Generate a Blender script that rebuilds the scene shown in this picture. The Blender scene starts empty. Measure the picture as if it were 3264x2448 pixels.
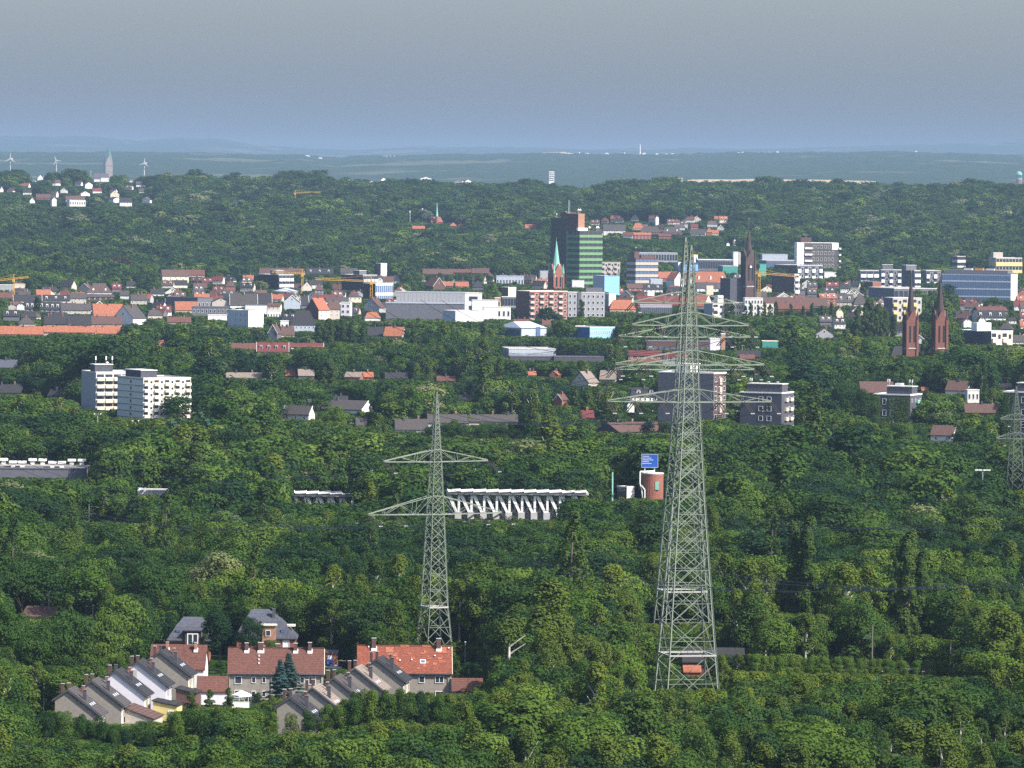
import bpy, math, random, bisect
import numpy as np
from mathutils import Matrix, Vector, Euler

# ------------------------------------------------------------------ camera
F, H, PX, PY = 18650.0, 117.0, 1632.0, 560.0      # focal length in photo pixels, eye height (m), horizon point
ROLL = math.radians(0.6)
sc = bpy.context.scene
col = sc.collection
cam = bpy.data.cameras.new('camera'); camo = bpy.data.objects.new('camera', cam); col.objects.link(camo)
cam.sensor_width = 36.0; cam.lens = F / 3264 * 36.0
cam.shift_y = -(1224 - PY) / 3264.0
cam.clip_start = 5.0; cam.clip_end = 120000.0
camo.matrix_world = Matrix.Translation((0, 0, H)) @ Matrix.Rotation(math.radians(90), 4, 'X') @ Matrix.Rotation(ROLL, 4, 'Z')
sc.camera = camo
# ------------------------------------------------------------------ sky, sun, exposure
SUN_EL, SUN_A = math.radians(44), math.radians(31)   # height, and how far towards the viewer from due right
world = bpy.data.worlds.new('World'); sc.world = world; world.use_nodes = True
wn = world.node_tree; wn.nodes.clear()
sky = wn.nodes.new('ShaderNodeTexSky'); sky.sky_type = 'NISHITA'; sky.sun_disc = False
sky.sun_elevation = SUN_EL; sky.sun_rotation = math.radians(90) + SUN_A
sky.altitude = 100; sky.air_density = 1.0; sky.dust_density = 3.0; sky.ozone_density = 2.0
bg = wn.nodes.new('ShaderNodeBackground'); bg.inputs['Strength'].default_value = 0.14
wo = wn.nodes.new('ShaderNodeOutputWorld')
tint = wn.nodes.new('ShaderNodeMix'); tint.data_type = 'RGBA'; tint.blend_type = 'MULTIPLY'; tint.inputs['Factor'].default_value = 1
tint.inputs['B'].default_value = (.86, .87, .93, 1)
wn.links.new(sky.outputs[0], tint.inputs['A']); wn.links.new(tint.outputs['Result'], bg.inputs[0]); wn.links.new(bg.outputs[0], wo.inputs[0])
sl = bpy.data.lights.new('sun', 'SUN'); sl.energy = 4.8; sl.angle = math.radians(0.5); sl.color = (1, .955, .88)
so = bpy.data.objects.new('sun', sl); col.objects.link(so)
sdir = Vector((math.cos(SUN_A) * math.cos(SUN_EL), -math.sin(SUN_A) * math.cos(SUN_EL), math.sin(SUN_EL)))
so.rotation_euler = sdir.to_track_quat('Z', 'Y').to_euler(); so.location = (600, 300, 700)
vs = sc.view_settings; vs.view_transform = 'Standard'; vs.look = 'None'; vs.exposure = 0.85; vs.gamma = 1.0
sc.render.engine = 'CYCLES'
cy = sc.cycles
cy.max_bounces = 5; cy.diffuse_bounces = 2; cy.glossy_bounces = 2; cy.transmission_bounces = 2; cy.volume_bounces = 0
cy.use_denoising = False
cy.sample_clamp_indirect = 4
HAZE_D = 2.8e-5

# ------------------------------------------------------------------ pixel <-> place
CR, SR = math.cos(ROLL), math.sin(ROLL)
def lv(px, py):                                   # photo pixel -> offset from the horizon point with the roll taken out
    dx, dy = px - PX, py - PY
    return dx * CR + dy * SR, -dx * SR + dy * CR
def at(px, py, Y):
    u, v = lv(px, py)
    return Vector((u * Y / F, Y, H - v * Y / F))

# ------------------------------------------------------------------ terrain
rng = np.random.default_rng(7)
random.seed(7)
_ng = rng.random((64, 64))
def vnoise(x, y, sc_):
    x = np.asarray(x, float) / sc_ + 1000; y = np.asarray(y, float) / sc_ + 1000
    xi = np.floor(x).astype(int); yi = np.floor(y).astype(int)
    fx = x - xi; fy = y - yi; fx = fx * fx * (3 - 2 * fx); fy = fy * fy * (3 - 2 * fy)
    g = lambda a, b: _ng[a % 64, b % 64]
    return (g(xi, yi) * (1 - fx) + g(xi + 1, yi) * fx) * (1 - fy) + (g(xi, yi + 1) * (1 - fx) + g(xi + 1, yi + 1) * fx) * fy
def prof(pts):                                    # skyline points (photo pixels) -> level u, v arrays
    uv = [lv(*p) for p in pts]
    return np.array([a for a, b in uv]), np.array([b for a, b in uv])
P_WOOD = prof([(-600, 560), (0, 551), (120, 547), (330, 552), (480, 556), (600, 560), (800, 572), (900, 560), (1000, 553), (1060, 566), (1120, 582), (1300, 583), (1500, 582), (1700, 577), (1830, 592), (1900, 600), (1980, 574), (2150, 582), (2300, 590), (2440, 579), (2600, 580), (2800, 592), (2900, 592), (3100, 582), (3264, 580), (3900, 584)])
P_FIELD = prof([(-600, 640), (2000, 640), (2120, 590), (2200, 574), (2450, 572), (2700, 576), (2800, 580), (2900, 596), (3100, 640), (3900, 640)])
P_R1 = prof([(-600, 488), (0, 489), (370, 490), (600, 492), (820, 498), (960, 498), (1080, 512), (1110, 506), (1200, 503), (1300, 500), (1640, 494), (1750, 492), (1900, 497), (2100, 495), (2460, 491), (2900, 489), (3264, 500), (3900, 500)])
P_R2 = prof([(-600, 440), (0, 435), (300, 438), (420, 452), (560, 443), (700, 446), (820, 464), (1000, 477), (1130, 481), (1250, 477), (1320, 471), (1640, 473), (1900, 481), (2100, 472), (2400, 477), (2700, 470), (2900, 464), (3264, 449), (3900, 446)])
YC, YF, Y1, Y2 = 9500.0, 12400.0, 32000.0, 56000.0
def sm(t): t = np.clip(t, 0, 1); return t * t * (3 - 2 * t)
def ground(X, Y):
    X = np.asarray(X, float); Y = np.asarray(Y, float)
    u = X / np.maximum(Y, 1) * F
    zc = H - np.interp(u, *P_WOOD) * YC / F - 22
    t = np.clip((Y - 6200) / (YC - 6200), 0, 1)
    up = (t * .85 + .15 * t * t)
    down = sm((Y - YC) / 1800)
    z = zc * up * (1 - down) + 25 * down
    bump = (vnoise(X, Y, 420) - .5) * 22 * np.sin(np.pi * np.clip(t, 0, 1)) ** 1.0
    z = z + bump * (Y < YC)
    zf = H - np.interp(u, *P_FIELD) * YF / F
    z = np.where(Y > 10300, np.maximum(z, 25 + (zf - 25) * np.exp(-((Y - YF) / 900.0) ** 2) - .01), z)
    z1 = H - np.interp(u, *P_R1) * Y1 / F
    w1 = sm((Y - 13500) / (Y1 - 13500)) * np.where(Y < Y1, 1, 1 - .7 * sm((Y - Y1) / 5000))
    rough = (vnoise(X, Y, 45) - .5) * 13 + (vnoise(X, Y, 120) - .5) * 13 + (vnoise(X, Y, 400) - .5) * 16
    z = np.where(Y > 13500, np.maximum(z, (z1 + rough) * w1), z)
    z2 = H - np.interp(u, *P_R2) * Y2 / F
    w2 = sm((Y - 39500) / (Y2 - 39500)) * np.where(Y < Y2, 1, 1 - .6 * sm((Y - Y2) / 8000))
    z = np.where(Y > 39500, np.maximum(z, (z2 + rough * 1.2) * w2), z)
    return np.where(Y < 6200, 0.0, z)
def hit(px, py):                                  # where the line of sight through a photo pixel meets the terrain
    u, v = lv(px, py)
    if v > 350: return H * F / v
    Ys = np.arange(2000, 30000, 10.0)
    zr = H - v * Ys / F
    g = ground(u * Ys / F, Ys)
    k = np.nonzero(g >= zr)[0]
    return float(Ys[k[0]]) if len(k) else 9400.0

# ------------------------------------------------------------------ materials
MATS = {}
def mat(key, rgb=None, rough=.85, var=.12, scale=.6, bump=.0, spec=.2, metal=0.0, second=None, mix_scale=.2):
    if key in MATS: return MATS[key]
    m = bpy.data.materials.new(key); m.use_nodes = True; MATS[key] = m
    nt = m.node_tree; b = nt.nodes['Principled BSDF']
    b.inputs['Roughness'].default_value = rough; b.inputs['Metallic'].default_value = metal
    b.inputs['Specular IOR Level'].default_value = spec
    tc = nt.nodes.new('ShaderNodeTexCoord')
    n = nt.nodes.new('ShaderNodeTexNoise'); n.inputs['Scale'].default_value = scale; n.inputs['Detail'].default_value = 5
    nt.links.new(tc.outputs['Object'], n.inputs['Vector'])
    r = nt.nodes.new('ShaderNodeValToRGB')
    a = tuple(c * (1 - var) for c in rgb) + (1,); d = tuple(min(1, c * (1 + var)) for c in rgb) + (1,)
    r.color_ramp.elements[0].position = .3; r.color_ramp.elements[1].position = .7
    r.color_ramp.elements[0].color = a; r.color_ramp.elements[1].color = d
    nt.links.new(n.outputs['Fac'], r.inputs[0])
    out = r.outputs[0]
    if second:
        n2 = nt.nodes.new('ShaderNodeTexNoise'); n2.inputs['Scale'].default_value = mix_scale; n2.inputs['Detail'].default_value = 3
        nt.links.new(tc.outputs['Object'], n2.inputs['Vector'])
        r2 = nt.nodes.new('ShaderNodeValToRGB'); r2.color_ramp.elements[0].position = .56; r2.color_ramp.elements[1].position = .62
        nt.links.new(n2.outputs['Fac'], r2.inputs[0])
        mx = nt.nodes.new('ShaderNodeMix'); mx.data_type = 'RGBA'
        nt.links.new(r2.outputs[0], mx.inputs['Factor']); nt.links.new(out, mx.inputs['A']); mx.inputs['B'].default_value = tuple(second) + (1,)
        out = mx.outputs['Result']
    nt.links.new(out, b.inputs['Base Color'])
    if bump:
        bp = nt.nodes.new('ShaderNodeBump'); bp.inputs['Strength'].default_value = bump; bp.inputs['Distance'].default_value = .1
        nt.links.new(n.outputs['Fac'], bp.inputs['Height']); nt.links.new(bp.outputs[0], b.inputs['Normal'])
    return m
def tile_mat(key, rgb, second=None):              # roof tiles: fine relief and tone per course, the tile itself is under 5 photo pixels
    if key in MATS: return MATS[key]
    m = mat(key, rgb, rough=.8, var=.22, scale=2.2, bump=0, second=second, mix_scale=.9)
    nt = m.node_tree; b = nt.nodes['Principled BSDF']
    tc = [n for n in nt.nodes if n.type == 'TEX_COORD'][0]
    br = nt.nodes.new('ShaderNodeTexBrick'); br.inputs['Scale'].default_value = 1.0
    br.inputs['Brick Width'].default_value = .3; br.inputs['Row Height'].default_value = .34; br.inputs['Mortar Size'].default_value = .035
    br.inputs['Color1'].default_value = (1, 1, 1, 1); br.inputs['Color2'].default_value = (.72, .72, .72, 1); br.inputs['Mortar'].default_value = (.35, .35, .35, 1)
    mp = nt.nodes.new('ShaderNodeMapping')
    sp = nt.nodes.new('ShaderNodeSeparateXYZ'); cb = nt.nodes.new('ShaderNodeCombineXYZ')
    nt.links.new(tc.outputs['Object'], sp.inputs[0])
    ad = nt.nodes.new('ShaderNodeMath'); ad.operation = 'ADD'
    nt.links.new(sp.outputs['X'], ad.inputs[0]); nt.links.new(sp.outputs['Y'], ad.inputs[1])
    nt.links.new(ad.outputs[0], cb.inputs[0]); nt.links.new(sp.outputs['Z'], cb.inputs[1])
    nt.links.new(cb.outputs[0], br.inputs['Vector'])
    old = b.inputs['Base Color'].links[0].from_socket
    mx = nt.nodes.new('ShaderNodeMix'); mx.data_type = 'RGBA'; mx.blend_type = 'MULTIPLY'; mx.inputs['Factor'].default_value = .8
    nt.links.new(old, mx.inputs['A']); nt.links.new(br.outputs['Color'], mx.inputs['B']); nt.links.new(mx.outputs['Result'], b.inputs['Base Color'])
    bp = nt.nodes.new('ShaderNodeBump'); bp.inputs['Strength'].default_value = .6; bp.inputs['Distance'].default_value = .05
    nt.links.new(br.outputs['Color'], bp.inputs['Height']); nt.links.new(bp.outputs[0], b.inputs['Normal'])
    return m
mat('white', (.76, .75, .72), var=.06); mat('offwhite', (.62, .60, .56), var=.08); mat('lilac', (.68, .64, .68), var=.05)
mat('cream', (.68, .60, .45), var=.06); mat('yellow', (.68, .55, .22), var=.06); mat('beige', (.46, .41, .35), var=.1, scale=1.2)
mat('render_grey', (.27, .24, .205), var=.14, scale=1.5); mat('grey', (.34, .34, .35), var=.1); mat('dgrey', (.13, .13, .15), var=.12)
mat('slate_wall', (.075, .075, .09), var=.15); mat('concrete', (.42, .41, .39), var=.15, scale=.4); mat('brick', (.26, .105, .075), var=.2, scale=1.5)
mat('dbrick', (.11, .062, .055), var=.2, scale=1.5); mat('tanbrick', (.36, .19, .125), var=.12); mat('blue', (.25, .48, .72), var=.04); mat('dblue', (.04, .13, .36), var=.05)
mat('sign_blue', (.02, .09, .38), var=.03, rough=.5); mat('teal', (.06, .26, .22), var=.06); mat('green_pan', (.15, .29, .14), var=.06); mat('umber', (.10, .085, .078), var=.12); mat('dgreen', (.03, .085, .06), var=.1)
mat('glass', (.035, .045, .06), rough=.15, var=.3, scale=.8, spec=.6); mat('glass_blue', (.09, .15, .26), rough=.2, var=.3, spec=.6)
mat('copper', (.22, .47, .38), var=.12, scale=.5); mat('lead', (.12, .12, .14), var=.15); mat('metal_roof', (.42, .46, .52), rough=.5, var=.08)
mat('gravel', (.30, .28, .26), var=.15); mat('bitumen', (.08, .08, .09), var=.2); mat('orange', (.70, .28, .05), var=.06); mat('crane', (.60, .34, .06), var=.05)
mat('steel', (.215, .25, .20), rough=.6, var=.15, scale=.3); mat('steel_dark', (.13, .16, .13), rough=.6, var=.2); mat('insul', (.055, .03, .028), rough=.35, var=.1, spec=.5)
mat('black', (.02, .02, .022), var=.1); mat('rubber', (.02, .02, .02), var=.1); mat('car_blue', (.05, .07, .30), rough=.25, var=.03, spec=.6)
mat('gold', (.9, .6, .15), rough=.25, var=.02, metal=1.0); mat('pole', (.35, .42, .38), var=.1); mat('bark', (.10, .08, .06), var=.3, scale=3); mat('birch_bark', (.45, .43, .38), var=.3, scale=3)
mat('far_white', (.75, .72, .68), var=.05); mat('asphalt', (.055, .055, .058), var=.2)
mat('ivy', (.05, .09, .02), var=.35, scale=1.2, bump=1.0)
tile_mat('r_red', (.15, .068, .052), second=(.175, .075, .055)); tile_mat('r_orange', (.38, .135, .075), second=(.46, .18, .10)); tile_mat('r_patch', (.26, .080, .048), second=(.30, .095, .055))
tile_mat('r_brown', (.13, .075, .062)); tile_mat('r_slate', (.042, .041, .044)); tile_mat('r_grey', (.085, .075, .072)); tile_mat('r_tan', (.27, .22, .18)); tile_mat('r_blue', (.10, .105, .13))
tile_mat('r_maroon', (.17, .045, .04))
M = MATS

# ------------------------------------------------------------------ mesh helpers
def mk(name, verts, faces, m, parent=None, loc=None, mats=None, fmat=None, smooth=False):
    me = bpy.data.meshes.new(name); me.from_pydata([tuple(v) for v in verts], [], faces)
    for mm in (mats or [m]): me.materials.append(MATS[mm] if isinstance(mm, str) else mm)
    if fmat: me.polygons.foreach_set('material_index', fmat)
    if smooth: me.polygons.foreach_set('use_smooth', [True] * len(me.polygons))
    o = bpy.data.objects.new(name, me); col.objects.link(o)
    if parent is not None: o.parent = parent
    if loc is not None: o.location = loc
    return o
BF = [(0, 3, 2, 1), (4, 5, 6, 7), (0, 1, 5, 4), (1, 2, 6, 5), (2, 3, 7, 6), (3, 0, 4, 7)]
def bv(x0, x1, y0, y1, z0, z1):
    return [(x0, y0, z0), (x1, y0, z0), (x1, y1, z0), (x0, y1, z0), (x0, y0, z1), (x1, y0, z1), (x1, y1, z1), (x0, y1, z1)]
def box(parent, name, m, x0, x1, y0, y1, z0, z1): return mk(name, bv(x0, x1, y0, y1, z0, z1), BF, m, parent)
def boxes(parent, name, m, lst):                  # several touching boxes of one piece
    V, Fc = [], []
    for b in lst:
        k = len(V); V += bv(*b); Fc += [tuple(i + k for i in f) for f in BF]
    return mk(name, V, Fc, m, parent)
def prism(parent, name, m, pts, axis, t0, t1):    # polygon (p, z) extruded along axis 'x' or 'y'
    n = len(pts); V = []
    for t in (t0, t1): V += [(t, p, z) if axis == 'x' else (p, t, z) for p, z in pts]
    a = [tuple(range(n)), tuple(range(2 * n - 1, n - 1, -1))] + [(i, i + n, (i + 1) % n + n, (i + 1) % n) for i in range(n)]
    if axis == 'x': a = [tuple(reversed(f)) for f in a]
    # make faces point outwards whatever the winding of pts
    area = sum(pts[i][0] * pts[(i + 1) % n][1] - pts[(i + 1) % n][0] * pts[i][1] for i in range(n))
    if (area > 0) == (axis == 'y'): pass
    if area < 0: a = [tuple(reversed(f)) for f in a]
    if axis == 'y': a = [tuple(reversed(f)) for f in a]; a = [tuple(reversed(f)) for f in a]
    return mk(name, V, a, m, parent)
def cyl(parent, name, m, cx, cy_, z0, z1, r0, r1=None, n=10, cap=True):
    r1 = r0 if r1 is None else r1
    V = [(cx + r * math.cos(2 * math.pi * i / n), cy_ + r * math.sin(2 * math.pi * i / n), z) for z, r in ((z0, r0), (z1, r1)) for i in range(n)]
    Fc = [(i, (i + 1) % n, (i + 1) % n + n, i + n) for i in range(n)]
    if cap: Fc += [tuple(range(n - 1, -1, -1)), tuple(range(n, 2 * n))]
    return mk(name, V, Fc, m, parent)
def lathe(parent, name, m, cx, cy_, prof_, n=8, rot=0, smooth=False):
    V = []; Fc = []
    for z, r in prof_: V += [(cx + r * math.cos(2 * math.pi * i / n + rot), cy_ + r * math.sin(2 * math.pi * i / n + rot), z) for i in range(n)]
    for k in range(len(prof_) - 1): Fc += [(k * n + i, k * n + (i + 1) % n, (k + 1) * n + (i + 1) % n, (k + 1) * n + i) for i in range(n)]
    Fc += [tuple(range(n - 1, -1, -1)), tuple(range((len(prof_) - 1) * n, len(prof_) * n))]
    return mk(name, V, Fc, m, parent, smooth=smooth)
def shared(me, name, parent, loc=(0, 0, 0), rz=0, scale=None, mw=None):
    o = bpy.data.objects.new(name, me); col.objects.link(o)
    if parent is not None: o.parent = parent
    if mw is not None: o.matrix_local = mw
    else:
        o.location = loc; o.rotation_euler = (0, 0, rz)
        if scale: o.scale = scale
    return o
def tag(o, label=None, cat=None, group=None, kind=None):
    if label: o['label'] = label
    if cat: o['category'] = cat
    if group: o['group'] = group
    if kind: o['kind'] = kind
    return o
def thing(name, label, cat, loc=(0, 0, 0), rz=0, group=None):
    o = bpy.data.objects.new(name, None); col.objects.link(o); o.location = loc; o.rotation_euler = (0, 0, rz); o.empty_display_size = 1
    return tag(o, label, cat, group)
_bar = {}
def barmesh(m, kind='L'):
    if (m, kind) in _bar: return _bar[m, kind]
    if kind == 'L':   # unit angle section along z
        p = [(-.5, -.5), (.5, -.5), (.5, -.3), (-.3, -.3), (-.3, .5), (-.5, .5)]
    else:
        p = [(-.5, -.5), (.5, -.5), (.5, .5), (-.5, .5)]
    n = len(p); V = [(x, y, z) for z in (0, 1) for x, y in p]
    Fc = [(i, (i + 1) % n, (i + 1) % n + n, i + n) for i in range(n)] + [tuple(range(n - 1, -1, -1)), tuple(range(n, 2 * n))]
    me = bpy.data.meshes.new('bar'); me.from_pydata(V, [], Fc); me.materials.append(MATS[m]); _bar[m, kind] = me
    return me
def bar(parent, name, m, p, q, w, kind='L', w2=None):
    p, q = Vector(p), Vector(q); d = q - p
    mw = Matrix.Translation(p) @ d.to_track_quat('Z', 'Y').to_matrix().to_4x4() @ Matrix.Diagonal((w, w2 or w, d.length, 1))
    return shared(barmesh(m, kind), name, parent, mw=mw)

PROT = []        # (u0, u1, v_top, v_vis, Y) : what must stay in sight above the trees in front of it
FOOT = []        # (X, Y, r) : ground taken by buildings
def protect(x0, x1, yt, yv, Y, pad=1.0):
    ym = (yt + yv) / 2
    PROT.append((lv(x0, ym)[0] - pad, lv(x1, ym)[0] + pad, lv((x0 + x1) / 2, yt)[1], lv((x0 + x1) / 2, yv)[1], Y))
# ------------------------------------------------------------------ ground, haze
def build_ground():
    ys = [-400, 0, 300, 600, 900, 1200, 1600, 2000, 2600, 3200, 4000, 5000, 5600, 6000, 6200]
    y = 6200.0
    while y < 9800: y += 45; ys.append(y)
    while y < 13500: y += 90; ys.append(y)
    while y < 17000: y += 220; ys.append(y)
    while y < 28000: y += 220; ys.append(y)
    while y < 32700: y += 50; ys.append(y)
    while y < 51000: y += 600; ys.append(y)
    while y < 56800: y += 140; ys.append(y)
    while y < 66000: y += 1000; ys.append(y)
    ys = np.array(ys); us = np.linspace(-.26, .26, 420)
    Y, U = np.meshgrid(ys, us, indexing='ij')
    X = U * np.maximum(Y + 1500, 1500)
    Z = ground(X, Y)
    n, k = Y.shape
    V = np.stack([X, Y, Z], -1).reshape(-1, 3)
    i = np.arange(n * k).reshape(n, k)
    Fq = np.stack([i[:-1, :-1], i[:-1, 1:], i[1:, 1:], i[1:, :-1]], -1).reshape(-1, 4)
    me = bpy.data.meshes.new('ground')
    me.vertices.add(len(V)); me.vertices.foreach_set('co', V.ravel().astype(np.float32))
    me.loops.add(Fq.size); me.loops.foreach_set('vertex_index', Fq.ravel().astype(np.int32))
    me.polygons.add(len(Fq)); me.polygons.foreach_set('loop_start', np.arange(0, Fq.size, 4, dtype=np.int32)); me.polygons.foreach_set('loop_total', np.full(len(Fq), 4, np.int32))
    me.update(); me.validate()
    m = bpy.data.materials.new('woodland_floor'); m.use_nodes = True; nt = m.node_tree; b = nt.nodes['Principled BSDF']
    b.inputs['Roughness'].default_value = 1; b.inputs['Specular IOR Level'].default_value = 0
    g = nt.nodes.new('ShaderNodeNewGeometry')
    def noise(s, d):
        q = nt.nodes.new('ShaderNodeTexNoise'); q.inputs['Scale'].default_value = s; q.inputs['Detail'].default_value = d
        nt.links.new(g.outputs['Position'], q.inputs['Vector']); return q
    n1 = noise(.02, 6); r = nt.nodes.new('ShaderNodeValToRGB')
    for e, (p, c) in zip(r.color_ramp.elements, [(.35, (.014, .030, .010, 1)), (.65, (.032, .056, .018, 1))]): e.position = p; e.color = c
    nt.links.new(n1.outputs['Fac'], r.inputs[0])
    n2 = noise(.0012, 4); r2 = nt.nodes.new('ShaderNodeValToRGB')
    for e, (p, c) in zip(r2.color_ramp.elements, [(.60, (0, 0, 0, 1)), (.64, (1, 1, 1, 1))]): e.position = p; e.color = c
    nt.links.new(n2.outputs['Fac'], r2.inputs[0])
    sp = nt.nodes.new('ShaderNodeSeparateXYZ'); nt.links.new(g.outputs['Position'], sp.inputs[0])
    gt = nt.nodes.new('ShaderNodeMath'); gt.operation = 'GREATER_THAN'; gt.inputs[1].default_value = 13500; nt.links.new(sp.outputs['Y'], gt.inputs[0])
    mu = nt.nodes.new('ShaderNodeMath'); mu.operation = 'MULTIPLY'; nt.links.new(gt.outputs[0], mu.inputs[0]); nt.links.new(r2.outputs[0], mu.inputs[1])
    mx = nt.nodes.new('ShaderNodeMix'); mx.data_type = 'RGBA'; nt.links.new(mu.outputs[0], mx.inputs['Factor']); nt.links.new(r.outputs[0], mx.inputs['A']); mx.inputs['B'].default_value = (.085, .095, .05, 1)
    nt.links.new(mx.outputs['Result'], b.inputs['Base Color'])
    me.materials.append(m)
    o = bpy.data.objects.new('ground', me); col.objects.link(o); tag(o, kind='structure')
    # pale stubble fields on the far rises, sheets laid over the ground
    def field(u0, u1, y0, y1, name='field'):
        nu, ny = 40, 10; V = []; Fc = []
        for j in range(ny + 1):
            for q in range(nu + 1):
                uu = u0 + (u1 - u0) * q / nu; yy = y0 + (y1 - y0) * j / ny + 60 * math.sin(q * .5)
                V.append((uu * yy / F, yy, 0))
        A = np.array(V); A[:, 2] = ground(A[:, 0], A[:, 1]) + 1.2
        for j in range(ny):
            for q in range(nu): a = j * (nu + 1) + q; Fc.append((a, a + 1, a + nu + 2, a + nu + 1))
        tag(mk(name, A.tolist(), Fc, 'stubble'), kind='structure')
    mat('stubble', (.40, .31, .20), var=.1, scale=.01)
    mat('rape', (.42, .40, .08), var=.1, scale=.01)
    field(560, 1160, 11750, 12380, 'wheat_field'); field(95, 195, 30200, 30800, 'wheat_field'); field(-410, -370, 30000, 30600, 'wheat_field'); 
    # air
    hz = mk('haze', bv(-26000, 26000, -800, 69000, -12, 470), BF, 'white'); hz.data.materials.clear()
    hm = bpy.data.materials.new('haze'); hm.use_nodes = True; nt = hm.node_tree; nt.nodes.clear()
    pv = nt.nodes.new('ShaderNodeVolumePrincipled'); pv.inputs['Density'].default_value = HAZE_D
    pv.inputs['Color'].default_value = (.31, .445, .62, 1); pv.inputs['Anisotropy'].default_value = 0.0
    ou = nt.nodes.new('ShaderNodeOutputMaterial'); nt.links.new(pv.outputs[0], ou.inputs['Volume'])
    hz.data.materials.append(hm); tag(hz, kind='stuff'); hm.cycles.homogeneous_volume = True
build_ground()
# ------------------------------------------------------------------ trees
def leaf_mat(key, tones, trans=.22, pale=0):
    m = bpy.data.materials.new(key); m.use_nodes = True; nt = m.node_tree; nt.nodes.clear(); MATS[key] = m
    oi = nt.nodes.new('ShaderNodeObjectInfo'); r = nt.nodes.new('ShaderNodeValToRGB')
    els = r.color_ramp.elements
    while len(els) < len(tones): els.new(.5)
    for k, (e, c) in enumerate(zip(els, tones)): e.position = k / (len(tones) - 1); e.color = tuple(c) + (1,)
    nt.links.new(oi.outputs['Random'], r.inputs[0])
    g = nt.nodes.new('ShaderNodeNewGeometry'); n = nt.nodes.new('ShaderNodeTexNoise'); n.inputs['Scale'].default_value = .7; n.inputs['Detail'].default_value = 3
    nt.links.new(g.outputs['Position'], n.inputs['Vector'])
    r2 = nt.nodes.new('ShaderNodeValToRGB'); r2.color_ramp.elements[0].position = .3; r2.color_ramp.elements[1].position = .75
    r2.color_ramp.elements[0].color = (.84, .86, .86, 1); r2.color_ramp.elements[1].color = (1.16, 1.13, 1.06, 1)
    nt.links.new(n.outputs['Fac'], r2.inputs[0])
    n3 = nt.nodes.new('ShaderNodeTexNoise'); n3.inputs['Scale'].default_value = .011; n3.inputs['Detail'].default_value = 2
    nt.links.new(g.outputs['Position'], n3.inputs['Vector'])
    r3 = nt.nodes.new('ShaderNodeValToRGB'); r3.color_ramp.elements[0].position = .35; r3.color_ramp.elements[1].position = .65
    r3.color_ramp.elements[0].color = (.68, .76, .84, 1); r3.color_ramp.elements[1].color = (1.34, 1.22, .95, 1)
    nt.links.new(n3.outputs['Fac'], r3.inputs[0])
    def mul(a, b):
        x = nt.nodes.new('ShaderNodeMix'); x.data_type = 'RGBA'; x.blend_type = 'MULTIPLY'; x.inputs['Factor'].default_value = 1
        nt.links.new(a, x.inputs['A']); nt.links.new(b, x.inputs['B']); return x.outputs['Result']
    c = mul(mul(r.outputs[0], r2.outputs[0]), r3.outputs[0])
    d = nt.nodes.new('ShaderNodeBsdfDiffuse'); t = nt.nodes.new('ShaderNodeBsdfTranslucent'); mxs = nt.nodes.new('ShaderNodeMixShader'); mxs.inputs[0].default_value = trans
    nt.links.new(c, d.inputs[0]); nt.links.new(c, t.inputs[0]); nt.links.new(d.outputs[0], mxs.inputs[1]); nt.links.new(t.outputs[0], mxs.inputs[2])
    o = nt.nodes.new('ShaderNodeOutputMaterial'); nt.links.new(mxs.outputs[0], o.inputs[0]); return m
leaf_mat('leaf_broad', [(.030, .066, .018), (.044, .090, .020), (.034, .074, .022), (.062, .110, .022), (.028, .058, .022), (.052, .098, .024)])
leaf_mat('leaf_birch', [(.068, .108, .022), (.082, .120, .024), (.060, .098, .024), (.092, .130, .024)])
leaf_mat('leaf_dark', [(.020, .048, .020), (.028, .058, .022), (.022, .052, .026)])
leaf_mat('leaf_pale', [(.120, .150, .070), (.150, .175, .095), (.110, .145, .060)])
leaf_mat('leaf_poplar', [(.044, .080, .026), (.056, .094, .028), (.048, .088, .024)])
leaf_mat('leaf_spruce', [(.050, .095, .085), (.042, .085, .072)], trans=.05)
leaf_mat('leaf_thuja', [(.045, .080, .025), (.060, .095, .025)], trans=.1)
leaf_mat('leaf_copper', [(.060, .035, .030), (.050, .030, .028)])
leaf_mat('leaf_linden', [(.070, .125, .025), (.095, .150, .030), (.062, .118, .022)])

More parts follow.
